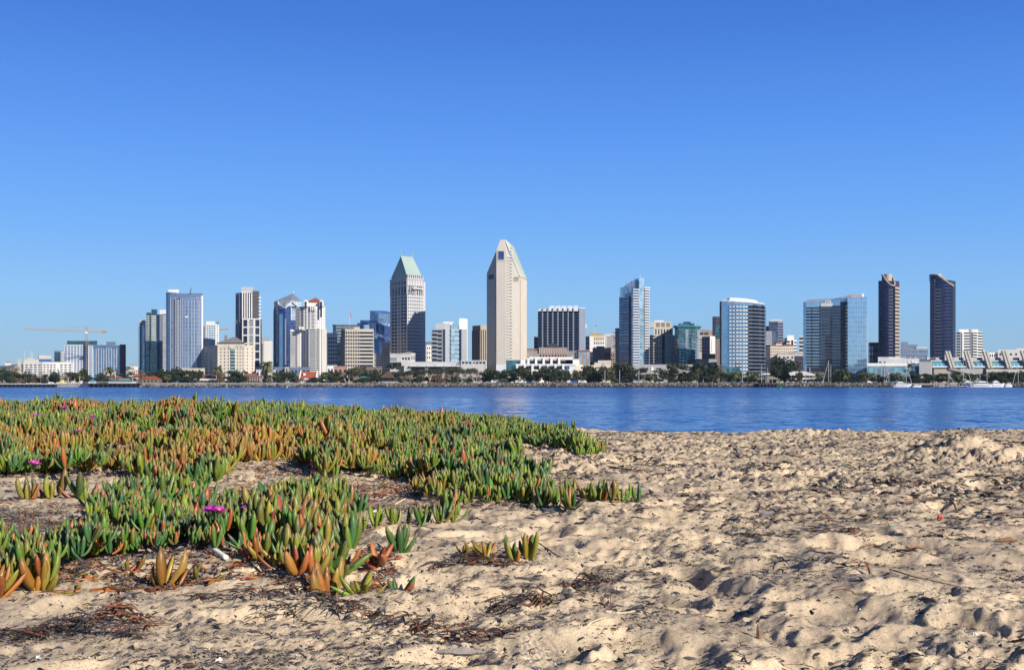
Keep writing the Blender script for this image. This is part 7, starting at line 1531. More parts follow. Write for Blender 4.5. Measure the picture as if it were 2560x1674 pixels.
S2 = [(60, 190, 160, 'round'), (150, 160, 120, 'tall'), (235, 210, 150, 'round'), (335, 215, 150, 'round'), (430, 205, 90, 'round'), (690, 130, 80, 'palm'), (870, 220, 150, 'round'), (960, 210, 180, 'round'), (1045, 215, 150, 'round'), (20, 270, 120, 'brownbush'), (1330, 320, 90, 'shrub'), (1430, 255, 100, 'palm'), (1500, 240, 90, 'round'), (1580, 240, 110, 'euc'), (1655, 235, 100, 'round'), (1740, 240, 100, 'round'), (2180, 215, 110, 'palm'), (2245, 225, 100, 'tall'), (2310, 225, 110, 'round'), (2120, 255, 90, 'shrub'), (1370, 70, 60, 'palm')]
S3 = [(160, 205, 150, 'coral'), (250, 235, 120, 'coral'), (300, 165, 220, 'euc'), (420, 210, 160, 'round'), (20, 240, 110, 'round'), (540, 200, 140, 'round'), (840, 80, 280, 'round'), (880, 230, 100, 'coral'), (945, 235, 100, 'coral'), (1010, 215, 110, 'coral'), (1145, 205, 110, 'coral'), (1195, 220, 100, 'coral'), (1310, 200, 130, 'coral'), (1400, 200, 110, 'coral'), (1470, 190, 120, 'coral'), (1540, 190, 110, 'coral'), (1610, 180, 120, 'coral'), (1690, 175, 130, 'coral'), (1770, 190, 110, 'coral'), (1850, 190, 120, 'coral'), (1920, 185, 110, 'coral'), (2050, 215, 190, 'bare'), (2220, 185, 220, 'shrub'), (2210, 255, 110, 'round'), (2330, 230, 120, 'round'), (1350, 280, 100, 'shrub'), (2130, 280, 110, 'shrub')]
S4 = [(45, 250, 100, 'coral'), (120, 230, 120, 'round'), (190, 195, 150, 'round'), (280, 195, 150, 'round'), (370, 190, 140, 'round'), (460, 240, 120, 'round'), (560, 175, 120, 'euc'), (620, 215, 120, 'round'), (690, 200, 150, 'round'), (790, 225, 130, 'round'), (860, 210, 110, 'round'), (950, 225, 120, 'coral'), (1020, 240, 110, 'euc'), (1140, 160, 150, 'euc'), (1230, 165, 150, 'euc'), (1310, 195, 130, 'round'), (1400, 175, 140, 'euc'), (1480, 185, 130, 'euc'), (1610, 125, 180, 'round'), (1705, 145, 160, 'euc'), (1775, 195, 120, 'euc'), (1930, 195, 180, 'pine'), (2140, 160, 70, 'fanpalm'), (2095, 195, 90, 'fanpalm'), (2220, 215, 110, 'euc'), (2330, 80, 150, 'euc'), (2040, 265, 90, 'palm'), (1250, 250, 120, 'round')]
S5 = [(30, 90, 110, 'euc'), (115, 130, 90, 'coral'), (270, 95, 200, 'round'), (190, 150, 140, 'round'), (340, 160, 140, 'euc'), (430, 70, 120, 'euc'), (590, 85, 180, 'tall'), (700, 120, 150, 'bare'), (540, 190, 140, 'round'), (790, 235, 80, 'palm'), (830, 220, 80, 'palm'), (870, 215, 80, 'palm'), (915, 220, 80, 'palm'), (955, 225, 80, 'palm'), (1075, 205, 80, 'palm'), (1170, 235, 90, 'palm'), (1155, 280, 90, 'palm'), (1560, 10, 260, 'euc'), (1490, 110, 170, 'round'), (1640, 60, 180, 'round'), (1560, 160, 240, 'round'), (1725, 185, 120, 'coral'), (2000, 215, 90, 'palm'), (2060, 240, 90, 'palm'), (2320, 185, 130, 'palm'), (2370, 230, 100, 'round'), (1930, 260, 90, 'palm')]
S6 = [(45, 200, 110, 'palm'), (100, 230, 110, 'round'), (280, 230, 80, 'palm'), (335, 200, 90, 'palm'), (410, 215, 80, 'palm'), (450, 240, 80, 'palm'), (505, 230, 80, 'palm'), (725, 225, 80, 'palm'), (650, 230, 70, 'palm'), (790, 250, 80, 'palm'), (908, 95, 60, 'fanpalm'), (865, 170, 60, 'fanpalm'), (1020, 270, 110, 'shrub'), (950, 265, 110, 'shrub'), (1100, 260, 140, 'shrub'), (1230, 240, 80, 'palm'), (1290, 235, 80, 'palm'), (1380, 220, 80, 'palm'), (1500, 235, 80, 'palm'), (1570, 240, 80, 'palm'), (1640, 215, 80, 'palm'), (1730, 250, 80, 'palm'), (1990, 255, 150, 'shrub'), (2060, 250, 140, 'shrub'), (2150, 255, 140, 'shrub'), (2235, 240, 140, 'round'), (2330, 220, 130, 'round'), (1880, 240, 80, 'palm'), (2120, 280, 70, 'palm')]
TREES = []
for S, x0, sc, ys in ((S1, 0, 5.535, 5.535), (S2, 420, 5.535, 5.535), (S3, 840, 5.535, 5.535), (S4, 1260, 5.535, 5.535), (S5, 1680, 5.535, 5.535), (S6, 2100, 5.174, 5.174)):
    for (a, t, w, kd) in S:
        TREES.append((x0 + a / sc, 890 + t / ys - ((8 if x0 > 1200 else 5) if 'palm' not in kd and t > 120 else 0), w / sc, kd))
g_ = random.Random(17)
q = -30.0
while q < 2600:                                     # low planting between the trees
    if not (142 < q < 178 or 204 < q < 234 or 1900 < q < 1960):
        TREES.append((q, g_.uniform(938, 947) if g_.random() < .6 else g_.uniform(925, 936), g_.uniform(17, 26), g_.choice(['shrub', 'shrub', 'round', 'brownbush'] if q < 1290 else ['shrub', 'round', 'round', 'euc'])))
    q += g_.uniform(12, 24)
TREES.sort(); seen = {}; tg_ = random.Random(3); cntk = {}
for px, py, w, kd in TREES:
    cntk[(kd, landmark(px))] = cntk.get((kd, landmark(px)), 0) + 1
protos = {}
for px, py, w, kd in TREES:
    D = 896 + tg_.uniform(0, 34) + (18 if py < 912 else 0); x = X(px, D); h = Z(py, D) - LAND; lm = landmark(px); key = (kd, lm); seen[key] = seen.get(key, 0) + 1
    txt, nm = KIND_TXT[kd]; lab = f'{txt} on the far shore below {lm}' if cntk[key] == 1 else f'{ORD[seen[key] - 1]} {txt} on the far shore below {lm}'
    v = tg_.randrange(3)
    if (kd, v) not in protos:
        protos[(kd, v)] = tree_proto(kd, v)
    tm, cm = protos[(kd, v)]
    root = empty(nm, (x, D, LAND), lab, 'bush' if kd == 'shrub' else ('palm' if 'palm' in kd else 'tree'), {'shrub': 'bushes along the far shore', 'palm': 'palms along the far shore', 'fanpalm': 'palms along the far shore'}.get(kd, 'trees along the far shore'), tg_.uniform(0, 6.28))
    vw = cm.get('w') or float(np.ptp(np.array([q.co.x for q in cm.vertices]))); cm['w'] = vw
    wm_ = w * D / F_PX * 1.5; sxy = min(max(wm_ / vw, h * .65), h * 2.8); root.scale = (sxy, sxy, h)
    link('trunk', tm, root); link('crown', cm, root)

# ================================================================== low buildings on the waterfront
def house(name, label, px0, px1, D, eave, ridge, wallm, roofm, dep=9.0, cat='house', wins=(4, 1), over=.6, base=LAND, hipd=0.25, winm=None, door=None):
    x0, x1 = X(px0, D), X(px1, D); ze, zr = Z(eave, D), Z(ridge, D); b = Bld(label, [(x0, D), (x1, D)], name, cat)
    m = MB(); m.box(x0, x1, D, D + dep, base, ze); m.build('wall', wallm, b.root); i = (x1 - x0) * hipd
    m = MB(); m.add([(x0 - over, D - over, ze), (x1 + over, D - over, ze), (x1 + over, D + dep + over, ze), (x0 - over, D + dep + over, ze), (x0 + i, D + dep / 2, zr), (x1 - i, D + dep / 2, zr)], [(0, 1, 5, 4), (1, 2, 5), (2, 3, 4, 5), (3, 0, 4), (3, 2, 1, 0)]); m.build('roof', roofm, b.root)
    if wins:
        b.grid(b.f[0], winm or G_DARK, wins[0], wins[1], base + .4, ze - .3, .55, .6)
    return b
Y1 = lambda Yv: 890 + Yv / 5.535
house('restaurant', 'green roofed waterfront restaurant on piles with a row of windows', 270, 330, 893, Y1(345), Y1(330), W_WHITE, W_TEALR, 10, 'restaurant', (12, 1), hipd=.06, base=LAND + .2).done()
b = house('gabled_house', 'brown gabled restaurant hall behind the green roofed one', 272, 296, 903, Y1(300), Y1(255), W_PINK, W_ROOFB, 10, 'house', (3, 1), hipd=.45); b.box('roof_lantern', W_WHITE, 280, 287, Y1(230), Y1(252), 905, 3); b.box('chimney', W_CREAM, 287.5, 289.5, Y1(210), Y1(300), 902, 1.2); b.box('low_wing', W_ROOFG, 296, 326, Y1(305), Y1(340), 900, 8); b.done()
house('kiosk', 'small white kiosk with a bright blue pyramid roof on the pier', 224, 235, 890, Y1(347), Y1(318), W_WHITE, W_BLUER, 4, 'kiosk', (3, 1), hipd=.48).done()
house('red_roof_house', 'wide red tiled hall below the green balcony condos', 348, 394, 905, Y1(320), Y1(275), W_BROWN, W_ROOFR, 13, 'house', (5, 1), hipd=.3).done()
b = house('red_roof_house', 'smaller red tiled house beside the wide red tiled hall', 330, 356, 915, Y1(290), Y1(255), W_CREAM, W_ROOFR, 10, 'house', (2, 1), hipd=.1); b.done()
house('white_shed', 'pale slanted roof shed behind the palm near the blue hotel', 250, 270, 925, Y1(270), Y1(215), W_DARK, W_CREAM, 12, 'shed', (1, 1), hipd=.02).done()
b = house('restaurant', 'long white waterfront restaurant with awnings and red parasols', 448, 590, 905, Y1(330), Y1(312), W_CREAM, W_WHITE, 10, 'restaurant', (16, 1), hipd=.02); b.rep(b.f[0], 'awning', W_WHITE, [(b.f[0].w * a, b.f[0].w * c, Y1 and Z(Y1(335), 905), Z(Y1(318), 905), -.05, 2.2) for a, c in ((.08, .25), (.3, .52), (.58, .98))]); b.done()
house('red_roof_house', 'brown red roofed hall over the white waterfront restaurant', 488, 540, 918, Y1(298), Y1(255), W_TERRA, W_ROOFB, 12, 'house', (4, 1), hipd=.2).done()
b = house('small_tower', 'little white tower with a red tiled cap by the waterfront restaurant', 541, 555, 912, Y1(228), Y1(200), W_WHITE, W_ROOFB, 4.5, 'tower', (2, 2), hipd=.48); b.box('low_wing', W_WHITE, 552, 566, Y1(285), Y1(330), 911, 5); b.done()
b = house('veranda_house', 'two storey brown roofed veranda house on the waterfront', 607, 650, 903, Y1(285), Y1(238), W_PINK, W_ROOFB, 9, 'house', (7, 2), hipd=.08); b.panel(b.f[0], W_BEIGE, Z(Y1(330), 903), Z(Y1(322), 903), 0, 1, 2.0, 'veranda'); b.rep(b.f[0], 'veranda_post', W_BEIGE, [(b.f[0].w * i / 7, b.f[0].w * i / 7 + .3, LAND, Z(Y1(288), 903), 1.6, 1.9) for i in range(8)]); b.box('chimney', W_WHITE, 647, 650, Y1(210), Y1(290), 904, 1.5); b.box('chimney', W_WHITE, 608, 610, Y1(230), Y1(290), 904, 1.2); b.done()
b = house('white_tower', 'cream stepped bell tower on the waterfront below the zigzag condo', 658, 672, 930, Y1(150), Y1(130), W_CREAM, W_ROOFB, 5, 'tower', (1, 1), hipd=.4); b.box('lower_block', W_CREAM, 655, 680, Y1(200), Y1(270), 932, 5); b.done()
b = house('red_roof_house', 'white gabled house with a big bright red roof and a dormer', 749, 790, 900, Y1(298), Y1(212), W_WHITE, W_ROOFR, 9, 'house', (9, 1), hipd=.0); D = 900
for q in (748, 789.5):
    m = MB(); x = X(q, D); m.add([(x, D - .8, LAND), (x + .9, D - .8, LAND), (x + .9, D + 4.5, Z(Y1(195), D)), (x, D + 4.5, Z(Y1(195), D)), (x, D + 9.5, LAND), (x + .9, D + 9.5, LAND), (x, D - .8, Z(Y1(290), D)), (x + .9, D - .8, Z(Y1(290), D))], [(0, 1, 7, 6), (6, 7, 2, 3), (3, 2, 5, 4), (0, 6, 3, 4), (1, 5, 2, 7)]); m.build('gable_wall', W_WHITE, b.root)
b.box('dormer', W_WHITE, 758, 764, Y1(235), Y1(268), D + .6, 3); b.panel(b.f[0], wall('red_door', (.5, .06, .05)), LAND, LAND + 2, .38, .5, .3, 'door'); b.panel(b.f[0], W_WHITE, Z(Y1(325), D), Z(Y1(318), D), 0, 1, 1.2, 'veranda'); b.done()
house('kiosk', 'tiny pale kiosk between the bright red roofed house and the coral trees', 815, 832, 897, Y1(345), Y1(335), W_CREAM, W_CREAM, 4, 'kiosk', (3, 1), hipd=.05).done()
house('teal_roof_hut', 'small hut with a teal roof among the coral trees', 901, 926, 903, Y1(297), Y1(278), W_DKWOOD, W_TEALR, 7, 'hut', (3, 1), hipd=.1).done()
b = house('boathouse', 'dark brown barn restaurant with a steep gabled roof', 940, 997, 902, Y1(300), Y1(270), W_DKWOOD, W_DKWOOD, 12, 'barn', (6, 1), hipd=.15); m = MB(); D = 900; m.add([(X(945, D), D, Z(Y1(300), D)), (X(988, D), D, Z(Y1(300), D)), (X(972, D), D, Z(Y1(205), D)), (X(945, D), D + 14, Z(Y1(300), D)), (X(988, D), D + 14, Z(Y1(300), D)), (X(966, D), D + 14, Z(Y1(205), D))], [(0, 1, 2), (1, 4, 5, 2), (0, 2, 5, 3), (3, 5, 4)]); m.build('gable', wall('weathered_brown_wood', (.13, .07, .045)), b.root); b.panel(b.f[0], W_LGREY, LAND, LAND + 1.3, .1, .98, 2.5, 'terrace_wall'); b.done()
b = house('shop_row', 'low brown tiled roof house behind bushes below the tallest tower', 1253, 1277, 915, Y1(272), Y1(240), W_BEIGE, W_ROOFG, 10, 'house', (3, 1), hipd=.2); b.box('chimney', W_PINK, 1233, 1238, Y1(210), Y1(270), 914, 2); b.done()
house('green_tent', 'dark green peaked tent under the trees by the tallest tower', 1248, 1270, 893, Y1(335), Y1(300), W_DKWOOD, wall('dark_green_canvas', (.03, .06, .045)), 7, 'tent', None, hipd=.4).done()
# gazebo on the little pier
D = 878; root = empty('gazebo', (X(1931, D), D, LAND), 'open gazebo with a grey hipped roof on the dark pier', 'gazebo'); m = MB(); x0, x1 = X(1912, D), X(1951, D); ze, zr = Z(Y1(320), D), Z(Y1(275), D); m.add([(x0, D, ze), (x1, D, ze), (x1, D + 9, ze), (x0, D + 9, ze), ((x0 + x1) / 2 - .6, D + 4.5, zr), ((x0 + x1) / 2 + .6, D + 4.5, zr)], [(0, 1, 5, 4), (1, 2, 5), (2, 3, 4, 5), (3, 0, 4), (3, 2, 1, 0)]); m.build('roof', W_ROOFG, root)
for px in (1915, 1931, 1948):
    for dy in (.5, 8.5):
        m = MB(); m.box(X(px, D) - .15, X(px, D) + .15, D + dy - .15, D + dy + .15, LAND, ze); m.build('post', W_BEIGE, root)
# piers and walls
def pier(label, px0, px1, D0, D1, n, z=LAND, mat=W_CONC, name='pier', thick=.9):
    root = empty(name, (X((px0 + px1) / 2, D0), D0, 0), label, 'pier'); m = MB(); m.box(X(px0, D0), X(px1, D0), D0, D1, z - thick, z); m.build('deck', mat, root)
    for i in range(n):
        x = X(px0 + (px1 - px0) * (i + .5) / n, D0); m = MB(); m.box(x - .45, x + .45, D0 + .2, D0 + 1.1, -1.5, z - thick); m.build('pile', W_DARK, root)
    return root
pier('long grey concrete pier on piles before the shoreline pines', -140, 142, 876, 884.5, 26)
root = pier('dark timber pier under the green roofed restaurant', 205, 345, 874, 890, 12, LAND + .1, wall('dark_timber', (.07, .06, .055)), thick=.7); m = MB()
for i in range(36):
    x = X(222 + 120 * i / 35, 874.3); m.box(x - .06, x + .06, 874.2, 874.4, LAND + .1, LAND + 1.2)
m.box(X(222, 874.3), X(342, 874.3), 874.2, 874.4, LAND + 1.1, LAND + 1.3); m.build('railing', W_LGREY, root)
pier('short dark pier carrying the open gazebo', 1896, 1956, 871, 888, 7, LAND, wall('dark_timber', (.07, .06, .055)), thick=.8)
pier('low timber dock before the grey concrete box', 2288, 2350, 872, 890, 9, LAND - .8, W_BROWN, 'dock', .6)
pier('floating dock among the moored yachts', 2335, 2420, 868, 871, 6, 1.0, W_LGREY, 'dock', .4)
m = MB(); m.box(X(142, 879), X(215, 879), 879, 886, -1.5, LAND - .1); m.box(X(345, 880.6), X(880, 880.6), 883.6, 885.5, -1, LAND + .35); tag(m.build('sea_wall', wall('pale_sea_wall', (.28, .275, .27), scale=.5, amp=.3)), 'pale concrete sea wall topping the boulder bank and filling the pier gap', 'wall')
# barge, yellow frame
D = 874; root = empty('barge', (X(212, D), D, 0), 'dark blue work barge tied up beside the white kiosk pier', 'boat'); m = MB(); m.prism([(X(201, D), D), (X(220, D), D), (X(221, D), D + 5), (X(199, D), D + 5)], -.3, Z(Y1(385), D)); m.build('hull', wall('barge_blue', (.04, .06, .13)), root); m = MB(); m.box(X(207, D), X(216, D), D + 1, D + 4, Z(Y1(385), D), Z(Y1(372), D)); m.build('cabin', wall('barge_blue', (.04, .06, .13)), root)
D = 892; root = empty('gantry_frame', (X(160, D), D, LAND), 'bright yellow steel frame on the quay below the long white office', 'frame'); m = MB(); m.box(X(150, D), X(170, D), D, D + .8, Z(Y1(345), D), Z(Y1(334), D)); m.build('beam', W_YELL, root)
for px in (150, 169):
    m = MB(); m.box(X(px, D), X(px, D) + .7, D, D + .8, LAND, Z(Y1(345), D)); m.build('post', W_YELL, root)
# lamp and flag posts
for i, (px, yt, t) in enumerate(((171, 295, 'thin brown post beside the yellow frame'), (187, 312, 'pale post on the quay, nearer the yellow frame'), (199, 308, 'pale post on the quay, nearer the barge'), (1512, 195, 'tall grey lamp post among eucalyptus below the cream stepped block'), (1549, 190, 'grey lamp post in front of the blue sail crowned condo'), (1597, 195, 'white post before the grey exhibition hall'))):
    D = 889; m = MB(); m.bar((X(px, D), D, LAND - .1), (X(px, D), D, Z(Y1(yt), D)), .35, .28); tag(m.build('lamp_post', W_BEIGE if i in (1, 2) else W_GREY, None, (X(px, D), D, LAND)), t, 'post')
# canopies at the marina
for q0, q1, yt, yb, t in ((1975, 2038, 208, 265, 'upper white sloped canopy roof of the marina pavilion'), (1978, 2038, 298, 318, 'lower cream canopy of the marina pavilion'), (1905, 1925, 232, 252, 'small white sloped canopy behind the gazebo')):
    D = 908; root = empty('canopy', (X((q0 + q1) / 2, D), D, LAND), t, 'canopy'); m = MB(); x0, x1 = X(q0, D), X(q1, D); za, zb = Z(Y1(yb), D), Z(Y1(yt), D); m.add([(x0, D, za), (x1, D, za), (x1, D, za + .9), (x0, D, za + .9), (x0, D + 10, zb), (x1 - 6, D + 10, zb), (x1 - 6, D + 10, zb - .6), (x0, D + 10, zb - .6)], [(0, 1, 2, 3), (3, 2, 5, 4), (4, 5, 6, 7), (0, 7, 6, 1), (1, 6, 5, 2), (0, 3, 4, 7)]); m.build('roof', W_WHITE, root)
    for px in (q0 + 3, (q0 + q1) / 2, q1 - 3):
        m = MB(); m.box(X(px, D + 2) - .2, X(px, D + 2) + .2, D + 2, D + 2.4, LAND, za + .3); m.build('post', W_BEIGE, root)
# ================================================================== boats
HULLW = wall('white_hull', (.78, .78, .78), rough=.25, amp=.04); HULLN = wall('navy_hull', (.03, .05, .12), rough=.25); MAST = wall('mast_alloy', (.62, .62, .62), rough=.35, amp=.05)
bg_ = 'boats moored along the far shore'
def hull(mb, x, y, ln, bm, z0, z1, fl=1):
    n = 9; lo, hi_ = [], []
    for i in range(n):
        t = i / (n - 1); w = bm / 2 * min(1, 1.6 * math.sin(math.pi * (.12 + .78 * (1 - t))) ) * (1 if t < .7 else 1 - ((t - .7) / .3) ** 2 * .95); sh = z1 + .35 * t * t * (z1 - z0); xx = x + fl * (t - .5) * ln
        hi_.append((xx, w, sh)); lo.append((xx - fl * .08 * ln * t * t, w * .55, z0))
    vs = []
    for (a, w, z), (a2, w2, z2) in zip(hi_, lo):
        vs += [(a, y - w, z), (a, y + w, z), (a2, y + w2, z2), (a2, y - w2, z2)]
    fs = [(4 * i + j, 4 * i + (j + 1) % 4, 4 * i + 4 + (j + 1) % 4, 4 * i + 4 + j) for i in range(n - 1) for j in range(4)] + [(0, 3, 2, 1), tuple(4 * (n - 1) + q for q in range(4))]
    mb.add(vs, fs)
def sailboat(px, top, D, label, ln=10.0, stay=None, z0=-.3, two=None, hm=HULLW):
    x = X(px, D); root = empty('sailboat', (x, D, 0), label, 'sailboat', bg_); m = MB(); hull(m, x, D, ln, ln * .3, -.4, 1.15); m.build('hull', hm, root); m = MB(); m.prism([(x - ln * .2, D - .8), (x + ln * .15, D - .8), (x + ln * .2, D), (x + ln * .15, D + .8), (x - ln * .2, D + .8)], 1.1, 1.8); m.build('cabin', HULLW, root)
    zt = Z(top, D); m = MB(); m.bar((x, D, 1), (x, D, zt), .2, .13, 6); mo = m.build('mast', MAST, root); m = MB(); m.box(x - ln * .12, x + ln * .12, D - .05, D + .05, 1 + (zt - 1) * .62, 1 + (zt - 1) * .62 + .1); m.build('spreader', MAST, mo, org=root.location); m = MB(); m.bar((x, D, 2.6), (x - ln * .38, D, 2.5), .24, .2); m.build('boom', wall('sail_cover', (.12, .18, .32)), root)
    if stay:
        m = MB(); m.bar((x, D, zt - .3), (X(stay, D), D, 1.6), .07, .17); m.build('furled_sail', HULLW, root)
    if two:
        m = MB(); m.bar((X(two[0], D), D, 1), (X(two[0], D), D, Z(two[1], D)), .18, .12, 6); m.build('mast', MAST, root)
Y6 = lambda v: 890 + v / 5.174
for a in [(1856, Y1(205), 900, 'sailboat with a short mast beside the palms below the curved hotel', 9), (1868, Y1(190), 903, 'sailboat with a slim mast nearer the gazebo palms', 9), (1904, Y1(120), 897, 'sailboat with a tall mast just before the gazebo', 10), (1919, Y1(150), 905, 'sailboat behind the gazebo roof', 9), (2015, Y1(120), 900, 'sailboat with slanting furled sail beside the marina canopy', 10, 2005), (2024, Y1(150), 906, 'sailboat with two stays at the end of the marina canopy', 10, 2037),
          (2071.5, Y1(62), 900, 'two masted sailboat on the boulder point before the concave hotel', 13, 2055, -.3, (2077, Y1(115))), (2190, Y6(95), 905, 'slender sailboat behind the boulder point before the glass concourse', 10), (2204, Y6(60), 908, 'sailboat with a tall mast in the close group before the concourse', 10), (2210.5, Y6(38), 902, 'tallest masted sailboat in the close group before the concourse', 12, 2229), (2222, Y6(205), 898, 'short masted sailboat at the tip of the boulder bank', 8, 2212), (2265.5, Y6(110), 896, 'sailboat with slanted furled sail before the grey concrete box', 11, 2281),
          (2408.5, 886, 890, 'tall sailboat with a long slanting stay among the yachts', 13, 2430), (2450, Y6(130), 893, 'sailboat behind the large motor yacht', 10), (2467.5, Y6(150), 896, 'sailboat moored close behind the large yacht bow', 9), (2545.5, Y6(85), 895, 'sailboat behind the second boulder bank by the picture edge', 10, 2531), (2372, Y6(215), 892, 'sailboat with a lowered slanting mast at the timber dock', 9, 2387)]:
    sailboat(*a)
def yacht(px0, px1, D, label, top, hm=HULLW, fly=True, fl=-1):
    x0, x1 = X(px0, D), X(px1, D); ln = x1 - x0; x = (x0 + x1) / 2; root = empty('motor_yacht', (x, D, 0), label, 'yacht', bg_); zt = Z(top, D); zh = .42 * zt; m = MB(); hull(m, x, D, ln, ln * .27, -.3, zh, fl); m.build('hull', hm, root)
    def blk(a, c, z0, z1, rk, name, mat, w=.8):
        m = MB(); xa, xc = x + fl * ln * a, x + fl * ln * c; m.add([(xa, D - ln * .1 * w, z0), (xc, D - ln * .1 * w, z0), (xc - fl * rk, D - ln * .08 * w, z1), (xa + fl * rk * .3, D - ln * .08 * w, z1), (xa, D + ln * .1 * w, z0), (xc, D + ln * .1 * w, z0), (xc - fl * rk, D + ln * .08 * w, z1), (xa + fl * rk * .3, D + ln * .08 * w, z1)], [(0, 1, 2, 3), (1, 5, 6, 2), (2, 6, 7, 3), (3, 7, 4, 0), (5, 4, 7, 6)]); m.build(name, mat, root)
    blk(-.36, .22, zh, zh + (zt - zh) * .28, ln * .06, 'cabin', HULLW, 1); blk(-.33, .17, zh + (zt - zh) * .28, zh + (zt - zh) * .5, ln * .06, 'window_strip', G_BLK, .98); blk(-.35, .12, zh + (zt - zh) * .5, zh + (zt - zh) * .62, ln * .02, 'cabin_roof', HULLW, 1.0)
    if fly:
        blk(-.26, .03, zh + (zt - zh) * .62, zt * .9, ln * .04, 'flybridge', HULLW, .8); m = MB(); m.bar((x - fl * ln * .12, D, zt * .9), (x - fl * ln * .16, D, zt * 1.12), .12, .06); m.build('radar_mast', MAST, root)
yacht(2232, 2280, 869, 'white cabin cruiser at the end of the long boulder bank', Y6(325), fl=1); yacht(2281, 2304, 866, 'small white speedboat beside the cabin cruiser', Y6(355), fly=False, fl=1); yacht(2414, 2478, 862, 'largest white motor yacht moored before the convention hall', Y6(315)); yacht(2475, 2511, 866, 'second white motor yacht beside the largest one', Y6(310), fl=1); yacht(2396, 2432, 872, 'navy hulled motor boat partly hidden by the largest yacht', Y6(310), HULLN); yacht(2360, 2398, 876, 'small dark boat among the mooring piles', Y6(325), HULLN, False); yacht(2161, 2192, 898, 'white cabin boat behind the long boulder bank', Y6(315), fl=1); yacht(2003, 2018, 893, 'small white motor boat by the marina canopy', Y1(335), fly=False); yacht(2021, 2033, 893, 'small teal decked motor boat by the marina canopy', Y1(338), wall('teal_hull', (.08, .35, .33), rough=.3), False); yacht(2510, 2530, 874, 'white boat bow showing beside the second boulder bank', Y6(325), fly=False)
gp = random.Random(9)
for i in range(20):
    px = 2341 + 64 * i / 19; D = 866 + gp.uniform(0, 8); m = MB(); m.bar((X(px, D), D, -1.5), (X(px, D), D, Z(Y6(gp.uniform(330, 350)), D)), .28, .26, 6); tag(m.build('mooring_pile', W_BEIGE, None, (X(px, D), D, 0)), 'pale timber mooring pile standing in the water among the yachts', 'pile', 'mooring piles at the dock')
# buoys
D = 560; zc = 0; x = X(1949, D); root = empty('channel_buoy', (x, D, 0), 'green channel buoy floating off the gazebo pier', 'buoy'); BG = wall('buoy_green', (.02, .22, .12), rough=.4); m = MB(); m.cone(x, D, -.3, .7, 1.05, .95, 14); m.build('float', BG, root); m = MB()
for a in range(4):
    t = a * 1.571 + .4; m.bar((x + .7 * math.cos(t), D + .7 * math.sin(t), .7), (x + .25 * math.cos(t), D + .25 * math.sin(t), 2.3), .08)
m.build('frame', BG, root); m = MB(); m.cone(x, D, 2.2, 3.0, .4, .3, 8); m.build('lantern', BG, root)
D = 720; m = MB(); x = X(718, D); m.cone(x, D, -.2, .9, .35, .1, 8); tag(m.build('small_buoy', W_WHITE, None, (x, D, 0)), 'tiny white buoy off the bright red roofed house', 'buoy')
# parked vehicles under the trees
def car(px, D, label, c, van=False):
    x = X(px, D); ln, h = (6.5, 2.4) if van else (4.4, 1.45); root = empty('parked_van' if van else 'parked_car', (x, D, LAND), label, 'van' if van else 'car', 'vehicles parked along the far shore'); z = LAND + .02; pr = [(-.5, .25), (.5, .25), (.5, .6), (.33, .66), (.2, 1), (-.3, 1), (-.46, .66), (-.5, .6)] if not van else [(-.5, .2), (.5, .2), (.5, .55), (.42, .95), (.38, 1), (-.5, 1)]
    m = MB(); n = len(pr); vs = [(x + a * ln, D - .9, z + q * h) for a, q in pr] + [(x + a * ln, D + .9, z + q * h) for a, q in pr]; m.add(vs, [tuple(range(n)), tuple(reversed(range(n, 2 * n)))] + [(i, n + i, n + (i + 1) % n, (i + 1) % n) for i in range(n)]); m.build('body', wall('paint_' + c[0], c[1], rough=.3), root)
    m = MB(); m.box(x - ln * .27, x + ln * .2, D - .93, D + .93, z + h * .68, z + h * .92); m.build('window', G_BLK, root)
    for sx in (-.32, .32):
        m = MB(); m.bar((x + sx * ln, D - .95, z + .32), (x + sx * ln, D + .95, z + .32), .33, .33, 10); m.build('wheel', W_DARK, root)
CW, CS, CB, CK, CR = ('white', (.72, .72, .72)), ('silver', (.4, .42, .45)), ('blue', (.05, .1, .3)), ('charcoal', (.04, .04, .05)), ('red', (.4, .05, .04))
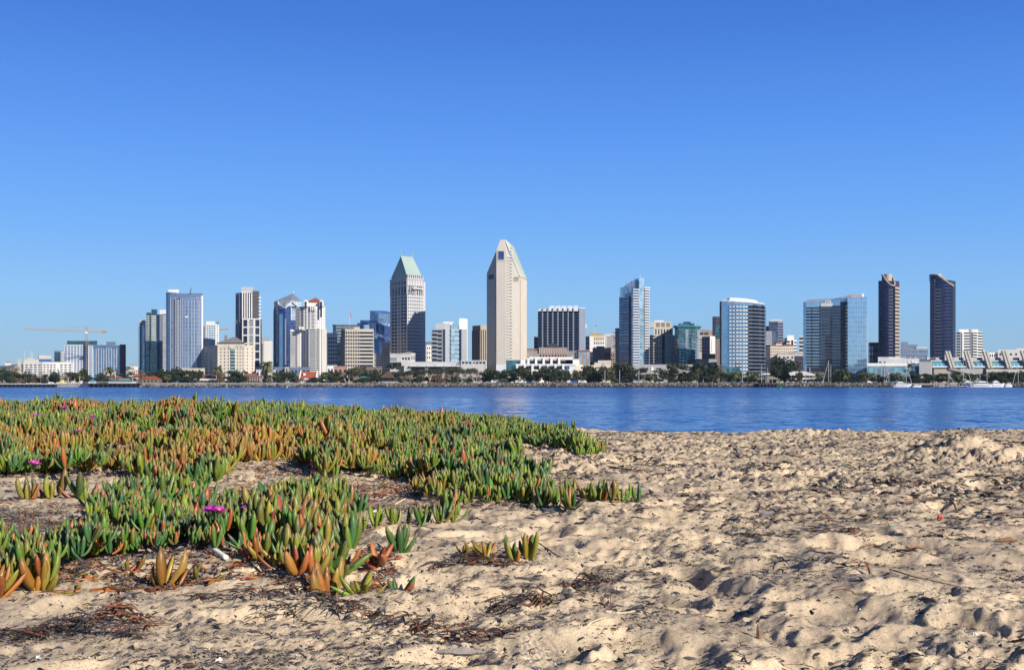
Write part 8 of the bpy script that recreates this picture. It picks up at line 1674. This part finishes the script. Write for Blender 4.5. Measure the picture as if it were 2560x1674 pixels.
for a in [(1284, 897, 'white car under the trees at the foot of the tallest tower', CW), (1299, 896, 'white van under the trees before the teal glass link', CW, True), (1322, 898, 'blue car under dark trees below the white terraced podium', CB), (1343, 897, 'silver car under dark trees below the white terraced podium', CS), (1395, 897, 'dark car in the shade below the white terraced podium', CK), (1414, 897, 'white van at the left of the white van row under trees', CW, True), (1436, 898, 'blue striped van in the middle of the van row', CB, True), (1456, 897, 'white van at the far end of the van row', CW, True), (1648, 894, 'white low car before the grey exhibition hall', CW), (1192, 897, 'white car parked beside the pale limbed coral trees', CW), (1222, 898, 'silver car among bushes beside the tallest tower', CS), (1063, 900, 'white car under coral trees below the grey condo', CW), (1238, 897, 'white van before the dark green peaked tent', CW, True), (1077, 899, 'red car beside the white one under coral trees', CR)]:
    car(*a)
# low hedge plants on the convention terrace
def hedge(px0, px1, D, y0, y1, label, n):
    x0, x1 = X(px0, D), X(px1, D); z0, z1 = Z(y1, D), Z(y0, D); g = np.random.default_rng(int(px0)); lobes = [(x0 + (x1 - x0) * (i + .5) / 12, D, (z0 + z1) / 2, (x1 - x0) / 18, 1.2, (z1 - z0) / 2) for i in range(12)]; V, Fs = leaf_clumps(g, lobes, n, .5); o = np.array([(x0 + x1) / 2, D, z0]); q = link('hedge', np_mesh('hedge', V - o, Fs, CROWN['dark'])); q.location = o; tag(q, label, 'hedge')
hedge(2458, 2520, 978, Y6(193), Y6(240), 'clipped dark hedge on the convention hall terrace', 700); hedge(2360, 2440, 984, Y6(140), Y6(160), 'thin planting along the ledge under the first glass vaults', 300)
# ------------------------------------------------------------------ sea air: far things fade a little to blue
hz = MB(); hz.box(-4300, 4300, -120, 5600, -3.0, 190.0)
hm_, ht, hb = new_mat('haze'); ht.nodes.remove(hb)
pv = N(ht, 'ShaderNodeVolumePrincipled'); pv.inputs['Density'].default_value = 0.000028; pv.inputs['Color'].default_value = (0.55, 0.76, 1.0, 1); pv.inputs['Anisotropy'].default_value = 0.0
L(ht, pv.outputs[0], ht.nodes['Material Output'].inputs['Volume'])
tag(hz.build('haze', hm_), 'thin blue sea haze over the bay and the city', 'haze', kind='stuff')
